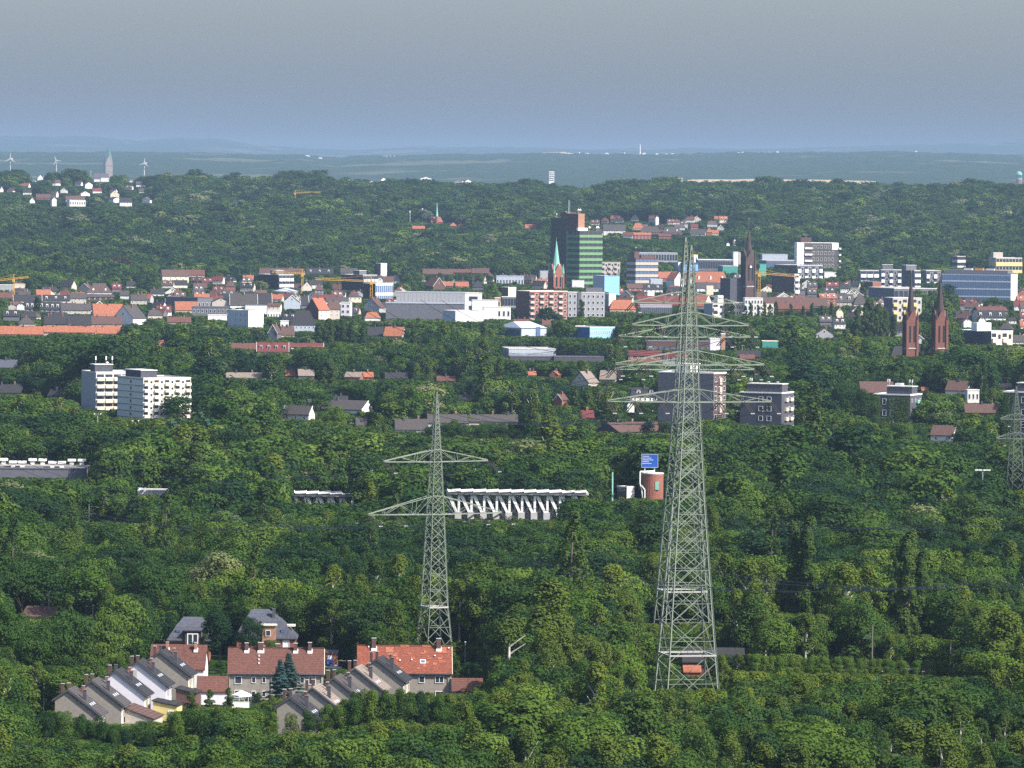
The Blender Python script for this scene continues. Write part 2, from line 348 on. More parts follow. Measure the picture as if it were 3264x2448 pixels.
def leaves_arrays(cent, nrm, size, R, jit=.34):
    n = len(cent)
    nn = nrm + R.normal(0, jit, (n, 3)); nn /= np.linalg.norm(nn, axis=1)[:, None] + 1e-9
    t = np.cross(nn, R.normal(0, 1, (n, 3))); t /= np.linalg.norm(t, axis=1)[:, None] + 1e-9
    b = np.cross(nn, t); s = (size * R.uniform(.6, 1.35, n))[:, None]
    asp = R.uniform(.55, 1, n)[:, None]
    V = np.stack([cent - t * s, cent + b * s * asp, cent + t * s, cent - b * s * asp], 1)   # a lozenge
    return V.reshape(-1, 3)
def crown_points(kind, n, R, low=False):
    # returns positions and outward directions for n leaf clusters of a crown about 12 m high (trunk foot at the origin)
    Hh = 12.0
    lobes = []
    if kind == 'round':
        for k in range(26):
            th = R.uniform(0, 2 * math.pi); z = R.uniform(.0, 1) ; zz = 4.2 + 6.0 * z
            rr = 3.6 * math.sqrt(max(.05, 1 - ((z - .40) / .72) ** 2)) * R.uniform(.35, .92)
            lobes.append((rr * math.cos(th), rr * math.sin(th), zz, R.uniform(1.0, 1.9), .8))
        lobes.append((0, 0, 7.2, 3.0, 1.0))
    elif kind == 'oval':
        for k in range(24):
            th = R.uniform(0, 2 * math.pi); z = R.uniform(0, 1); zz = 3.0 + 7.6 * z
            rr = 2.5 * math.sqrt(max(.04, 1 - ((z - .38) / .68) ** 2)) * R.uniform(.3, .95)
            lobes.append((rr * math.cos(th), rr * math.sin(th), zz, R.uniform(.8, 1.5), 1.0))
        lobes.append((0, 0, 7, 2.1, 1.7))
    elif kind == 'birch':
        for k in range(30):
            th = R.uniform(0, 2 * math.pi); z = R.uniform(0, 1); zz = 2.6 + 8.6 * z
            rr = 2.3 * (1 - z) ** .6 * R.uniform(.2, 1.0) + .15
            lobes.append((rr * math.cos(th), rr * math.sin(th), zz, R.uniform(.45, .95), 1.35))
    elif kind == 'wide':
        for k in range(34):
            th = R.uniform(0, 2 * math.pi); z = R.uniform(0, 1); zz = 4.0 + 5.6 * z
            rr = 5.0 * math.sqrt(max(.05, 1 - ((z - .25) / .85) ** 2)) * R.uniform(.3, .95)
            lobes.append((rr * math.cos(th), rr * math.sin(th), zz, R.uniform(1.1, 2.0), .7))
        lobes.append((0, 0, 6.3, 3.6, .75))
    elif kind == 'poplar':
        for k in range(60):
            z = R.uniform(0, 1); zz = .8 + 11.0 * z; th = R.uniform(0, 2 * math.pi)
            rr = 1.25 * (math.sin(math.pi * min(1, (z * .86 + .10))) ** .7) * R.uniform(.25, 1)
            lobes.append((rr * math.cos(th), rr * math.sin(th), zz, R.uniform(.28, .52), 2.0))
    elif kind == 'spruce':
        for k in range(70):
            z = (k / 70) ** .85; zz = .6 + 11 * z; th = k * 2.4
            rr = 2.5 * (1 - z) * R.uniform(.6, 1.05)
            lobes.append((rr * math.cos(th), rr * math.sin(th), zz - .25 * rr, R.uniform(.4, .7) * (1.1 - .6 * z), .45))
        lobes.append((0, 0, 5, 1.1, 3.6))
    elif kind == 'thuja':
        for k in range(30):
            z = R.uniform(0, 1); zz = .8 + 10.6 * z; th = R.uniform(0, 2 * math.pi); rr = 1.7 * (1 - z) ** .7 * R.uniform(.4, 1)
            lobes.append((rr * math.cos(th), rr * math.sin(th), zz, R.uniform(.5, .9), 1.4))
    if low:                                            # undergrowth at the foot of the tree
        for k in range(9):
            th = R.uniform(0, 2 * math.pi); rr = R.uniform(.4, 3.2 if kind in ('round', 'wide') else 1.9); lobes.append((rr * math.cos(th), rr * math.sin(th), R.uniform(.5, 2.6), R.uniform(.8, 1.4), .9))
    L = np.array(lobes); w = L[:, 3] ** 2 * (.5 + .5 * L[:, 4]); w /= w.sum()
    idx = R.choice(len(L), n, p=w)
    d = R.normal(0, 1, (n, 3)); d /= np.linalg.norm(d, axis=1)[:, None]
    d[:, 2] = np.where(d[:, 2] < -.45, -d[:, 2], d[:, 2])
    rad = L[idx, 3][:, None] * R.uniform(.72, 1.06, (n, 1))
    P = L[idx, :3] + d * rad * np.stack([np.ones(n), np.ones(n), L[idx, 4]], 1)
    out = d.copy(); out += .35 * (P - np.array([0, 0, 6.0])) / 4.0
    out /= np.linalg.norm(out, axis=1)[:, None]
    P[:, 2] = np.maximum(P[:, 2], .3)
    return P, out
def quads_mesh(name, V, m, extra=None):
    me = bpy.data.meshes.new(name); n = len(V) // 4
    Vx = V; nf = n; Fs = np.arange(4 * n).reshape(n, 4)
    mi = np.zeros(n, np.int32)
    if extra is not None:
        tv, tf = extra; Vx = np.concatenate([V, np.array(tv)]); Fs = np.concatenate([Fs, np.array(tf) + len(V)]); mi = np.concatenate([mi, np.ones(len(tf), np.int32)]); nf = len(Fs)
    me.vertices.add(len(Vx)); me.vertices.foreach_set('co', Vx.ravel().astype(np.float32))
    me.loops.add(nf * 4); me.loops.foreach_set('vertex_index', Fs.ravel().astype(np.int32))
    me.polygons.add(nf); me.polygons.foreach_set('loop_start', np.arange(0, nf * 4, 4, dtype=np.int32)); me.polygons.foreach_set('loop_total', np.full(nf, 4, np.int32))
    for x in m: me.materials.append(MATS[x])
    me.polygons.foreach_set('material_index', mi); me.update(); return me
def trunk_geo(kind, R):
    V = []; Fc = []
    def limb(p, q, r0, r1, n=5, seg=2):
        p = np.array(p, float); q = np.array(q, float); d = (q - p) / np.linalg.norm(q - p)
        a = np.cross(d, [.3, .9, .1]); a /= np.linalg.norm(a); b = np.cross(d, a)
        for s in range(seg + 1):
            t = s / seg; c = p + (q - p) * t + a * (.12 * math.sin(t * 3)) * np.linalg.norm(q - p) * .15; r = r0 + (r1 - r0) * t
            for i in range(n): V.append(tuple(c + r * (a * math.cos(2 * math.pi * i / n) + b * math.sin(2 * math.pi * i / n))))
        base = len(V) - n * (seg + 1)
        for s in range(seg):
            for i in range(n): Fc.append((base + s * n + i, base + s * n + (i + 1) % n, base + (s + 1) * n + (i + 1) % n, base + (s + 1) * n + i))
    top = {'round': 7, 'oval': 8.5, 'birch': 10.5, 'wide': 5.5, 'poplar': 11, 'spruce': 11, 'thuja': 8}[kind]
    limb((0, 0, -.3), (0, 0, top), .22, .06, 6, 4)
    if kind in ('round', 'oval', 'wide', 'birch'):
        for k in range(7):
            z = top * R.uniform(.35, .9); th = R.uniform(0, 6.28); rr = {'round': 2.6, 'oval': 1.8, 'birch': 1.3, 'wide': 4}[kind] * R.uniform(.6, 1)
            limb((0, 0, z), (rr * math.cos(th), rr * math.sin(th), z + R.uniform(1, 2.4)), .09, .03, 5, 2)
    return V, Fc
KINDS = {'round': ('leaf_broad', 'bark'), 'oval': ('leaf_broad', 'bark'), 'birch': ('leaf_birch', 'birch_bark'), 'wide': ('leaf_dark', 'bark'), 'poplar': ('leaf_poplar', 'bark'),
         'spruce': ('leaf_spruce', 'bark'), 'thuja': ('leaf_thuja', 'bark'), 'linden': ('leaf_linden', 'bark'), 'pale': ('leaf_pale', 'bark'), 'copper': ('leaf_copper', 'bark'), 'round2': ('leaf_broad', 'bark'), 'birch2': ('leaf_birch', 'birch_bark'), 'darkoval': ('leaf_dark', 'bark')}
SHAPE = {'linden': 'round', 'pale': 'round', 'copper': 'round', 'round2': 'round', 'birch2': 'birch', 'darkoval': 'oval'}
NEAR = {}
def near_proto(kind, n=9000, size=.15):
    if kind not in NEAR:
        R = np.random.default_rng(abs(sum(map(ord, kind))) + 5); sh = SHAPE.get(kind, kind)
        if sh in ('poplar', 'spruce'): n = int(n * 1.2)
        P, o = crown_points(sh, n, R); lm, bm = KINDS[kind]
        tv, tf = trunk_geo(sh, R)
        NEAR[kind] = (quads_mesh('crown', leaves_arrays(P, o, size if sh not in ('birch', 'poplar', 'spruce', 'thuja') else size * .8, R), [lm]), None, (tv, tf, bm))
        me = bpy.data.meshes.new('trunk'); me.from_pydata(tv, [], tf); me.materials.append(MATS[bm]); NEAR[kind] = (NEAR[kind][0], me)
    return NEAR[kind]
TREE_N = [0]
def tree(kind, name, label, X, Y, h, w=1.0, group=None, rz=None, z=None):
    cr, tr = near_proto(kind); s = h / 12.0
    z = float(ground(X, Y)) if z is None else z
    t = thing(name, label, 'tree', (X, Y, z), random.uniform(0, 6.28) if rz is None else rz, group)
    t.scale = (s * w, s * w, s)
    shared(cr, 'crown', t); shared(tr, 'trunk', t); TREE_N[0] += 1
    FOOT.append((X, Y, 1.5)); return t
def tree_px(kind, name, label, px, ytop, h, ybase, w=1.0, group=None):   # tree whose top shows at (px, ytop)
    Y = hit(px, ybase); u, v = lv(px, ytop); X = u * Y / F; z = float(ground(X, Y)); hh = H - v * Y / F - z
    rw = {'round': 3.6, 'round2': 3.6, 'linden': 3.6, 'pale': 3.6, 'wide': 5, 'poplar': 1.3, 'spruce': 2.2}.get(kind, 2.4) * hh / 12 * w * F / Y * .75
    PROT.append((u - rw, u + rw, v, v + hh * F / Y * (.8 if kind == 'poplar' and hh > 24 else .5), Y - 2))
    return tree(kind, name, label, X, Y, hh if h is None else h, w, group)
# ------------------------------------------------------------------ near settlement
def gable_shell(parent, name, m, a0, a1, axis, t0, t1, ze0, ze1, zr, pr, th=.28):
    """roof shell: profile from (a0, ze0) up to (pr, zr) down to (a1, ze1), thickness th, run along axis from t0 to t1"""
    pts = [(a0, ze0), (pr, zr), (a1, ze1), (a1, ze1 - th), (pr, zr - th * 1.15), (a0, ze0 - th)]
    return prism(parent, name, m, pts, axis, t0, t1)
_wm = {}
def window_mesh(w, h, frame='white', glass='glass', d=.14, fr=.1, bars=0):
    k = (round(w, 2), round(h, 2), frame, glass, bars)
    if k in _wm: return _wm[k]
    V = []; Fc = []; mi = []
    def add(b, m):
        n = len(V); V.extend(bv(*b)); Fc.extend([tuple(i + n for i in f) for f in BF]); mi.extend([m] * 6)
    add((0, fr, -d, 0, 0, h), 0); add((w - fr, w, -d, 0, 0, h), 0); add((fr, w - fr, -d, 0, 0, fr), 0); add((fr, w - fr, -d, 0, h - fr, h), 0)
    for i in range(bars): x = w * (i + 1) / (bars + 1); add((x - fr / 2, x + fr / 2, -d, 0, fr, h - fr), 0)
    add((fr, w - fr, -d * .35, -.01, fr, h - fr), 1)
    me = bpy.data.meshes.new('window'); me.from_pydata(V, [], Fc); me.materials.append(MATS[frame]); me.materials.append(MATS[glass]); me.polygons.foreach_set('material_index', mi)
    _wm[k] = me; return me
def win(parent, x, y, z, w, h, face='f', **k):    # face f: on a wall facing -y; r: wall facing +x; l: wall facing -x
    return shared(window_mesh(w, h, **k), 'window', parent, (x, y, z), {'f': 0, 'r': math.pi / 2, 'l': -math.pi / 2}[face])
def chimney(parent, x, y, z0, z1, w=.55, d=.7, m='dbrick', flash=True):
    c = box(parent, 'chimney', m, x - w / 2, x + w / 2, y - d / 2, y + d / 2, z0, z1 - .12)
    boxes(c, 'chimney_cap', 'concrete' if m != 'slate_wall' else 'lead', [(x - w / 2 - .07, x + w / 2 + .07, y - d / 2 - .07, y + d / 2 + .07, z1 - .12, z1)])
    if flash:
        boxes(c, 'flashing', 'white', [(x - w / 2 - .13, x + w / 2 + .16, y - d / 2 - .2, y - d / 2 - .002, z0 + .0, z0 + .62), (x + w / 2 + .002, x + w / 2 + .2, y - d / 2, y + d / 2, z0 + .2, z0 + 1.0)])
    return c

def stepped_house(px, py, label, wall, roof, lit, k, W=9.0, D=8.0, zl=8.9, zr=10.7, zR=5.8, ang=-6, vis=None, chim=True, strip=False):
    Y = hit(px, py); u, v = lv(px, py); X = u * Y / F; a = math.radians(ang)
    t = thing('gabled_house', label, 'house', (X, Y, 0), a, 'row of narrow gabled houses stepping down the slope' if k == 'L' else 'second row of narrow gabled houses below the red terraces')
    pr = -W + 2.7                                     # origin is the near right corner, the house runs to -x and +y
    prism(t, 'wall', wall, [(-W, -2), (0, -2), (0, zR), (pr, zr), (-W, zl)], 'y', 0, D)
    if strip: box(t, 'wall_panel', 'beige', -W + .02, -W + 2.6, -.03, -.002, 0, zl)
    box(t, 'front_wall', lit, .002, .06, .1, D - .1, -2, zR - .35)  # sunward wall has its own material, mostly paler: sunlight put into the colour
    gable_shell(t, 'roof', roof, -W - .55, .75, 'y', -.3, D + .3, zl - .22, zR - .22, zr + .16, pr)
    # dark verge board along the gable edge
    prism(t, 'verge_board', 'slate_wall', [(-W - .6, zl - .40), (pr, zr - .02), (.8, zR - .42), (.8, zR - .74), (pr, zr - .36), (-W - .6, zl - .72)], 'y', -.40, -.303)
    g = box(t, 'gutter', 'dgrey', .76, .88, -.3, D + .3, zR - .56, zR - .44)
    for yy in (.8, 2.8, 5.4):
        for zz in (3.0, .3): win(t, .06, yy, zz, 1.2, 1.5, 'r', frame='offwhite')
    for yy in (2.4, 7.2): box(t, 'drain_pipe', 'dbrick', .07, .17, yy, yy + .1, -1, zR - .5)
    if chim:
        chimney(t, -W + .8, 4.0, 8.6, 11.6, .6, .5, 'dbrick', False)
        chimney(t, pr + 3.2, 1.6, 7.4, 10.6, .7, .6, 'slate_wall', False)
        chimney(t, pr + 2.0, 6.6, 8.6, 11.0, .5, .5, 'brick' if k == 'L' else 'dbrick', False)
        chimney(t, -W + 1.6, 6.8, 9.0, 11.5, .6, .5, 'slate_wall' if px % 2 else 'dbrick', False)
    for i in range(3):
        yy = 1.8 + i * 1.9; xx = pr + 4.4; zz = zr + .16 - (xx - pr) * (zr - zR) / (0 - pr)
        sk = box(t, 'skylight', 'metal_roof', -.35, .35, -.4, .4, .0, .12); sk.location = (xx, yy, zz + .06); sk.rotation_euler = (0, math.atan2(zr - zR, -pr), 0)
    for q in range(3): FOOT.append((X - W / 2 * math.cos(a) - (2 + 4 * q) * math.sin(a), Y + 2 + 4 * q, 5.5))
    x_, y_ = px, py
    protect(px - 118, px + 28, py - 155, vis if vis else py - 14, Y)
    return t
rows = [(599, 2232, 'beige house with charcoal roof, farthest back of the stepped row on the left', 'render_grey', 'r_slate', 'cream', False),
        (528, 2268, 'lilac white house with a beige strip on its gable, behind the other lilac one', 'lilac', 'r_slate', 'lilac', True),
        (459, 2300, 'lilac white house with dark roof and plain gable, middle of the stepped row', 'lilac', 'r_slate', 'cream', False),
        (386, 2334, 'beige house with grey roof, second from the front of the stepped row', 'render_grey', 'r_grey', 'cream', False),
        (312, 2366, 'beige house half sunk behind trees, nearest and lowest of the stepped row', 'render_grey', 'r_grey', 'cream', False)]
viss = [2225, 2262, 2296, 2300, 2262]
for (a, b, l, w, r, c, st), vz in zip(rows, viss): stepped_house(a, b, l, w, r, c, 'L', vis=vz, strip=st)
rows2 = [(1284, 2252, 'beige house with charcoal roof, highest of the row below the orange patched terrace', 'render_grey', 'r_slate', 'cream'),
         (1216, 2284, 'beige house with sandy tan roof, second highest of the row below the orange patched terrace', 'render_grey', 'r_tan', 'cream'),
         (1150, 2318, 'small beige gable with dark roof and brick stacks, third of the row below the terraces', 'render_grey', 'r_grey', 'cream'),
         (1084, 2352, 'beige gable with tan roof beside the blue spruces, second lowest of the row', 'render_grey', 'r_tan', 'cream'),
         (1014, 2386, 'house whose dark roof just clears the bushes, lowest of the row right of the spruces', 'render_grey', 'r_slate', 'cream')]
viss2 = [2180, 2186, 2212, 2246, 2275]
for (a, b, l, w, r, c), vz in zip(rows2, viss2):
    t = stepped_house(a, b, l, w, r, c, 'R', vis=vz, W=8.6, D=8.6, zl=8.6, zr=10.4, ang=-8)
    bx = t
# low annexes between the stepped houses
def annex(px, py, label, wm, rm, W=6, D=7, h=3, th=-8, name='annex', slope=.9):
    Y = hit(px, py); u, v = lv(px, py)
    t = thing(name, label, 'annex', (u * Y / F, Y, 0), math.radians(th))
    prism(t, 'wall', wm, [(0, -1), (W, -1), (W, h - .1), (0, h + slope - .1)], 'y', 0, D)
    prism(t, 'roof', rm, [(-.25, h + slope + .22), (W + .3, h + .12), (W + .3, h - .08), (-.25, h + slope)], 'y', -.3, D + .3)
    FOOT.append((u * Y / F + W / 2, Y + D / 2, 5)); return t
a1 = annex(487, 2296, 'low yellow walled annex with dark roof between the two lilac white houses', 'yellow', 'r_slate', 5.2, 6, 3.2)
box(a1, 'door', 'white', 3.3, 4.5, -.06, -.002, 0, 2.2)
a2 = annex(398, 2330, 'low annex under a reddish brown roof in front of the middle stepped house', 'beige', 'r_brown', 6.0, 10, 2.6, slope=2.2)
a3 = annex(560, 2258, 'open lean-to with dark roof beside the lilac house and the farthest beige house', 'dbrick', 'r_slate', 4.4, 6, 3.4)

def terrace(px0, px1, pyb, yw, label, roofm, wallm, D=10, ze=6.2, zr=11.0, th=2.0, yvis=None, ytop=None):
    Y = hit(px0, pyb); s = F / Y; u0 = lv(px0, pyb)[0]; u1 = lv(px1, pyb)[0]; L = (u1 - u0) / s
    t = thing('terraced_house', label, 'house', (u0 / s, Y, 0), math.radians(th))
    prism(t, 'wall', wallm, [(0, -1), (D, -1), (D, ze), (D / 2, zr), (0, ze)], 'x', 0, L)
    gable_shell(t, 'roof', roofm, -.5, D + .5, 'x', -.35, L + .3, ze - .2, ze - .2, zr + .25, D / 2)
    boxes(t, 'gable_trim', 'cream', [(L + .002, L + .1, .05, D - .05, -1, ze - .5)])
    prism(t, 'verge', 'cream', [(-.45, ze - .35), (D / 2, zr + .1), (D / 2, zr - .25), (-.2, ze - .6)], 'x', L + .31, L + .42)
    box(t, 'gutter', 'lead', -.35, L + .3, -.66, -.505, ze - .42, ze - .24)
    box(t, 'ridge_cap', roofm, -.36, L + .31, D / 2 - .18, D / 2 + .18, zr + .2, zr + .36)
    for q in range(int(L / 4) + 1): FOOT.append((u0 / s + 4 * q, Y + D / 2 + .07 * q, 6))
    protect(px0 - 6, px1 + 12, ytop or pyb - 170, yvis or pyb - 12, Y)
    return t, L, D, ze, zr
t, L, D, ze, zr = terrace(729, 1028, 2231, 0, 'long grey rendered terrace with a dull red tiled roof behind the blue spruces', 'r_red', 'render_grey', yvis=2218)
k = F / hit(729, 2231)
for x0, x1 in ((747, 770), (801, 815), (834, 847), (983, 1006)):
    for z in (3.25, .15):
        w = (x1 - x0) / k; win(t, (x0 - 729) / k, 0, z + (.3 if w > 1.3 else .55), w, 1.75 if w > 1.3 else 1.35, frame='white', glass='glass', fr=.12)
for x0 in (905, 930, 955): win(t, (x0 - 729) / k, 0, 3.8, 1.0, 1.35)
for x0 in (730, 862.5, 1023):
    xx = (x0 - 729) / k; box(t, 'drain_pipe', 'pole', xx, xx + .12, -.2, -.08, -.5, ze - .4)
for x0, zz in ((784, 12.4), (829, 12.5), (940, 12.4), (986, 12.6)):
    chimney(t, (x0 - 729) / k, D / 2 - .6, zr - .9, zz, 1.15 if x0 == 829 else .8, .8, 'dbrick')
chimney(t, (883 - 729) / k, D / 2 + 1.2, zr - 1.4, 12.1, .9, .8, 'dbrick', False)
for i in range(3):
    z = ze + 1.6 + i * .75; y = (z - ze) / (zr - ze) * D / 2
    box(t, 'roof_vent', 'offwhite', (824 - 729) / k - .17, (824 - 729) / k + .17, y - .35, y + .1, z + .1, z + .5)
t, L, D, ze, zr = terrace(1142, 1436, 2231, 0, 'terrace with bright orange red roof and newer tile patches behind the lattice pylon base', 'r_patch', 'render_grey', D=10, ze=6.3, zr=11.5, yvis=2205)
k = F / hit(1142, 2231)
for x0, x1, z, b in ((1334, 1353, 3.9, 0), (1386, 1414, 3.9, 1), (1387, 1414, .5, 0), (1190, 1210, 3.9, 0), (1240, 1262, 3.9, 0), (1290, 1305, 3.9, 0)):
    win(t, (x0 - 1142) / k, 0, z, (x1 - x0) / k, 1.6, bars=b, fr=.12)
for x0 in (1144, 1300, 1427): xx = (x0 - 1142) / k; box(t, 'drain_pipe', 'pole', xx, xx + .12, -.2, -.08, -.5, ze - .4)
for x0 in (1191, 1398): chimney(t, (x0 - 1142) / k, D / 2 - .6, zr - .9, zr + 2.0, .95, .9, 'dbrick')
def on_roof(par, name, m, x, fr, w, h, t_=.08, lift=.34):   # plate lying on the front slope, fr = 0 eave .. 1 ridge
    sl = math.atan2(zr - ze, D / 2); y = fr * D / 2; z = ze + fr * (zr - ze)
    o = box(par, name, m, 0, w, 0, h, 0, t_); o.location = (x, y - lift * math.sin(sl) * .0, z + lift); o.rotation_euler = (sl, 0, 0); return o
sk = on_roof(t, 'skylight', 'white', (1338 - 1142) / k, .28, 1.3, 1.1); 
g_ = box(sk, 'pane', 'glass_blue', .18, 1.12, .18, .92, .081, .1)
for x, fr, w, h in ((6.0, .70, 1.8, 1.6), (17.6, .70, 2.0, 1.7), (13.0, .05, .5, .5)): on_roof(t, 'tile_patch', 'r_orange', x, fr, w, h, .05)
pr_ = random.Random(3)
for i in range(26): on_roof(t, 'tile_patch', 'r_orange', pr_.uniform(5, 19), pr_.uniform(.03, .75), pr_.choice([.35, .6, .9]), pr_.choice([.34, .34, .68]), .05)
for x, fr in ((2.1, .88), (16.9, .55), (11.7, .38), (9.1, .36), (20.0, .86)): on_roof(t, 'roof_vent', 'white', x, fr, .28, .3, .3)
for x, w in ((9.3, 2.0), (14.2, 2.2)): on_roof(t, 'ridge_patch', 'r_orange', x, .94, w, .5, .06)
# red roofed annex right of it
def lowroof(name, label, x0, x1, yr, ye, yb, wm, rm, th=2, D=7, ridge=True, cat='house', group=None, yv=None, over=.3):
    Y = hit(x0, yb); s = F / Y; u0 = lv(x0, yb)[0]; u1 = lv(x1, yb)[0]; L = (u1 - u0) / s
    ze = H - lv(x0, ye)[1] / s; zr = H - lv(x0, yr)[1] / (F / (Y + D / 2)) if ridge else ze + .5
    t = thing(name, label, cat, (u0 / s, Y, 0), math.radians(th), group)
    prism(t, 'wall', wm, [(0, -1), (D, -1), (D, ze), (D / 2, zr), (0, ze)], 'x', 0, L)
    gable_shell(t, 'roof', rm, -over, D + over, 'x', -over, L + over, ze - .1, ze - .1, zr + .25, D / 2)
    for q in range(int(L / 4) + 1): FOOT.append((u0 / s + 4 * q, Y + D / 2, 5))
    protect(x0 - 3, x1 + 3, yr, yv or yb - 3, Y); t['_L'] = L; return t, L, D, ze, zr, s
t, *_ = lowroof('annex', 'low annex with a red tiled roof at the right end of the orange patched terrace', 1443, 1536, 2164, 2200, 2238, 'render_grey', 'r_red', cat='annex', yv=2192)
t, L2, D2, ze2, zr2, s2 = lowroof('garage', 'white garage under a brown red roof between the stepped row and the terrace', 630, 722, 2158, 2202, 2246, 'lilac', 'r_red', cat='garage')
box(t, 'garage_door', 'white', .8, 3.6, -.05, -.002, 0, 2.1)
t, L2, D2, ze2, zr2, s2 = lowroof('red_roofed_house', 'house with brown red roof and white gable behind the farthest stepped house', 478, 650, 2056, 2130, 2190, 'white', 'r_red', D=9, th=-3, yv=2150)
for x in (3.5, 10.0): chimney(t, x, 3.3, zr2 - 1.4, zr2 + .9, .6, .6, 'tanbrick')
# grey villas behind
def villa(x0, x1, xr0, xr1, yr, ye, yb, label, side=None):
    Y = hit(x0, yb); s = F / Y; u0 = lv(x0, ye)[0]; L = (lv(x1, ye)[0] - u0) / s; D = 11.0
    ze = H - lv(x0, ye)[1] / s; zr = H - lv(x0, yr)[1] * (Y + D / 2) / F; a = (xr0 - x0) / s; b = (xr1 - x0) / s
    t = thing('grey_villa', label, 'house', (u0 / s, Y, 0), 0)
    box(t, 'wall', 'brick', .5, L - .5, .5, D - .5, -1, ze)
    zm = ze + (zr - ze) * .62; am, bm = a * .55, b + (L - b) * .45       # mansard like break in the hip
    V = [(0, 0, ze), (L, 0, ze), (L, D, ze), (0, D, ze), (am, 1.9, zm), (bm, 1.9, zm), (bm, D - 1.9, zm), (am, D - 1.9, zm), (a, D / 2, zr), (b, D / 2, zr)]
    V += [(0, 0, ze - .25), (L, 0, ze - .25), (L, D, ze - .25), (0, D, ze - .25)]
    Fc = [(0, 1, 5, 4), (1, 2, 6, 5), (2, 3, 7, 6), (3, 0, 4, 7), (4, 5, 9, 8), (5, 6, 9), (6, 7, 8, 9), (7, 4, 8), (10, 13, 12, 11), (10, 11, 1, 0), (11, 12, 2, 1), (12, 13, 3, 2), (13, 10, 0, 3)]
    mk('roof', V, Fc, 'r_blue', t)
    for q in range(int(L / 4) + 1): FOOT.append((u0 / s + 4 * q, Y + 5, 6))
    protect(x0 - 3, x1 + 3, yr, yb - 10, Y)
    return t, L, D, ze, zr, s
t, L2, D2, ze2, zr2, s2 = villa(531, 672, 580, 640, 1965, 2040, 2110, 'villa with grey hipped roof and white framed dormer bay, left of the two grey villas')
bay = box(t, 'dormer', 'dbrick', 4.4, 8.2, -.4, 3.5, -1, ze2 + 2.2); box(bay, 'dormer_roof', 'r_blue', 4.1, 8.5, -.8, 3.5, ze2 + 2.2, ze2 + 2.5)
win(bay, 4.9, -.4, ze2 - 1.2, 2.7, 2.9, bars=1, fr=.28); win(bay, 5.2, -.4, ze2 - 3.2, 1.7, 1.6, fr=.22)
box(t, 'skylight', 'glass_blue', 2.2, 3.2, .9, 1.2, ze2 + 1.9, ze2 + 2.5)
t, L2, D2, ze2, zr2, s2 = villa(748, 947, 800, 852, 1940, 2033, 2108, 'large villa with grey hipped roof, brick dormer and chimney, right of the two grey villas')
bay = box(t, 'dormer', 'tanbrick', 6.6, 9.9, -.3, 3.6, -1, ze2 + 3.0); box(bay, 'dormer_roof', 'cream', 6.3, 10.1, -.7, 3.6, ze2 + 3.0, ze2 + 3.35); win(bay, 7.4, -.3, ze2 + .5, 1.2, 1.4)
chimney(t, 9.2, 3.0, zr2 - 2.2, zr2 + .3, .75, .75, 'slate_wall', False)
sk = box(t, 'skylight', 'glass_blue', 11.1, 12.1, .5, .8, ze2 + 1.3, ze2 + 2.1); win(t, 11.5, .5, ze2 - 3.0, 1.6, 2.6, frame='white', glass='white')
box(t, 'side_dormer', 'cream', L2 - 2.6, L2 - .6, 3.0, 6, ze2 + 2.6, ze2 + 3.0)
# cream gabled house on the far left
t, L2, D2, ze2, zr2, s2 = lowroof('house', 'house with dark roof and sunlit cream gable behind the big trees at the left edge', 70, 170, 1934, 1962, 2010, 'cream', 'r_brown', D=9, th=-14, yv=1962)
chimney(t, 4, 4, zr2 - 1, zr2 + .8, .6, .6, 'slate_wall', False)
# brick shed, car, bins
t, L2, D2, ze2, zr2, s2 = lowroof('brick_shed', 'small flat roofed brick shed with a white door between the two red terraces', 1038, 1076, 2074, 2078, 2119, 'brick', 'lead', D=5, th=0, cat='shed', yv=2118, over=.15)
box(t, 'door', 'white', .45, 1.5, -.05, -.002, 0, 2.2)
def car(px, py, label, m, rz):
    Y = hit(px, py); u, v = lv(px, py); t = thing('parked_car', label, 'car', (u * Y / F, Y, 0.02), rz)
    prof_ = [(-2.1, .28), (2.1, .28), (2.15, .75), (1.3, .95), (.6, 1.42), (-1.0, 1.45), (-1.8, .98), (-2.15, .85)]
    b = prism(t, 'body', m, [(p, z) for p, z in prof_], 'x', -.85, .85)
    prism(t, 'window', 'glass', [(1.15, .98), (.55, 1.36), (-.95, 1.38), (-1.6, 1.0)], 'x', -.87, .87)
    for x in (-.8, .8):
        for y in (-1.35, 1.35):
            w = lathe(t, 'wheel', 'rubber', 0, 0, [(-.1, .2), (-.1, .32), (.1, .32), (.1, .2)], 12); w.location = (x, y, .32); w.rotation_euler = (0, math.pi / 2, 0)
            lathe(w, 'rim', 'metal_roof', 0, 0, [(-.115, .16), (.115, .16)], 8)
    for x in (-.6, .6): box(t, 'headlight', 'white', x - .15, x + .15, -2.17, -2.13, .6, .76)
    FOOT.append((u * Y / F, Y, 3)); return t
car(1047, 2121, 'dark blue car parked in front of the small brick shed', 'car_blue', .25)
protect(1036, 1076, 2080, 2126, hit(1047, 2120))
yd = hit(1047, 2124)
tag(mk('driveway', [at(1030, 2140, hit(1030, 2140)).to_tuple()[:2] + (.02,), at(1090, 2140, hit(1090, 2140)).to_tuple()[:2] + (.02,), at(1090, 2112, hit(1090, 2112)).to_tuple()[:2] + (.02,), at(1030, 2112, hit(1030, 2112)).to_tuple()[:2] + (.02,)], [(0, 1, 2, 3)], 'gravel'), kind='structure')
def bin_(px, py, label):
    Y = hit(px, py); u, v = lv(px, py); t = thing('waste_container', label, 'container', (u * Y / F, Y, 0), .2)
    box(t, 'body', 'glass', -.6, .6, -.5, .5, .05, 1.3); box(t, 'lid', 'yellow', -.62, .62, -.52, .52, 1.3, 1.45)
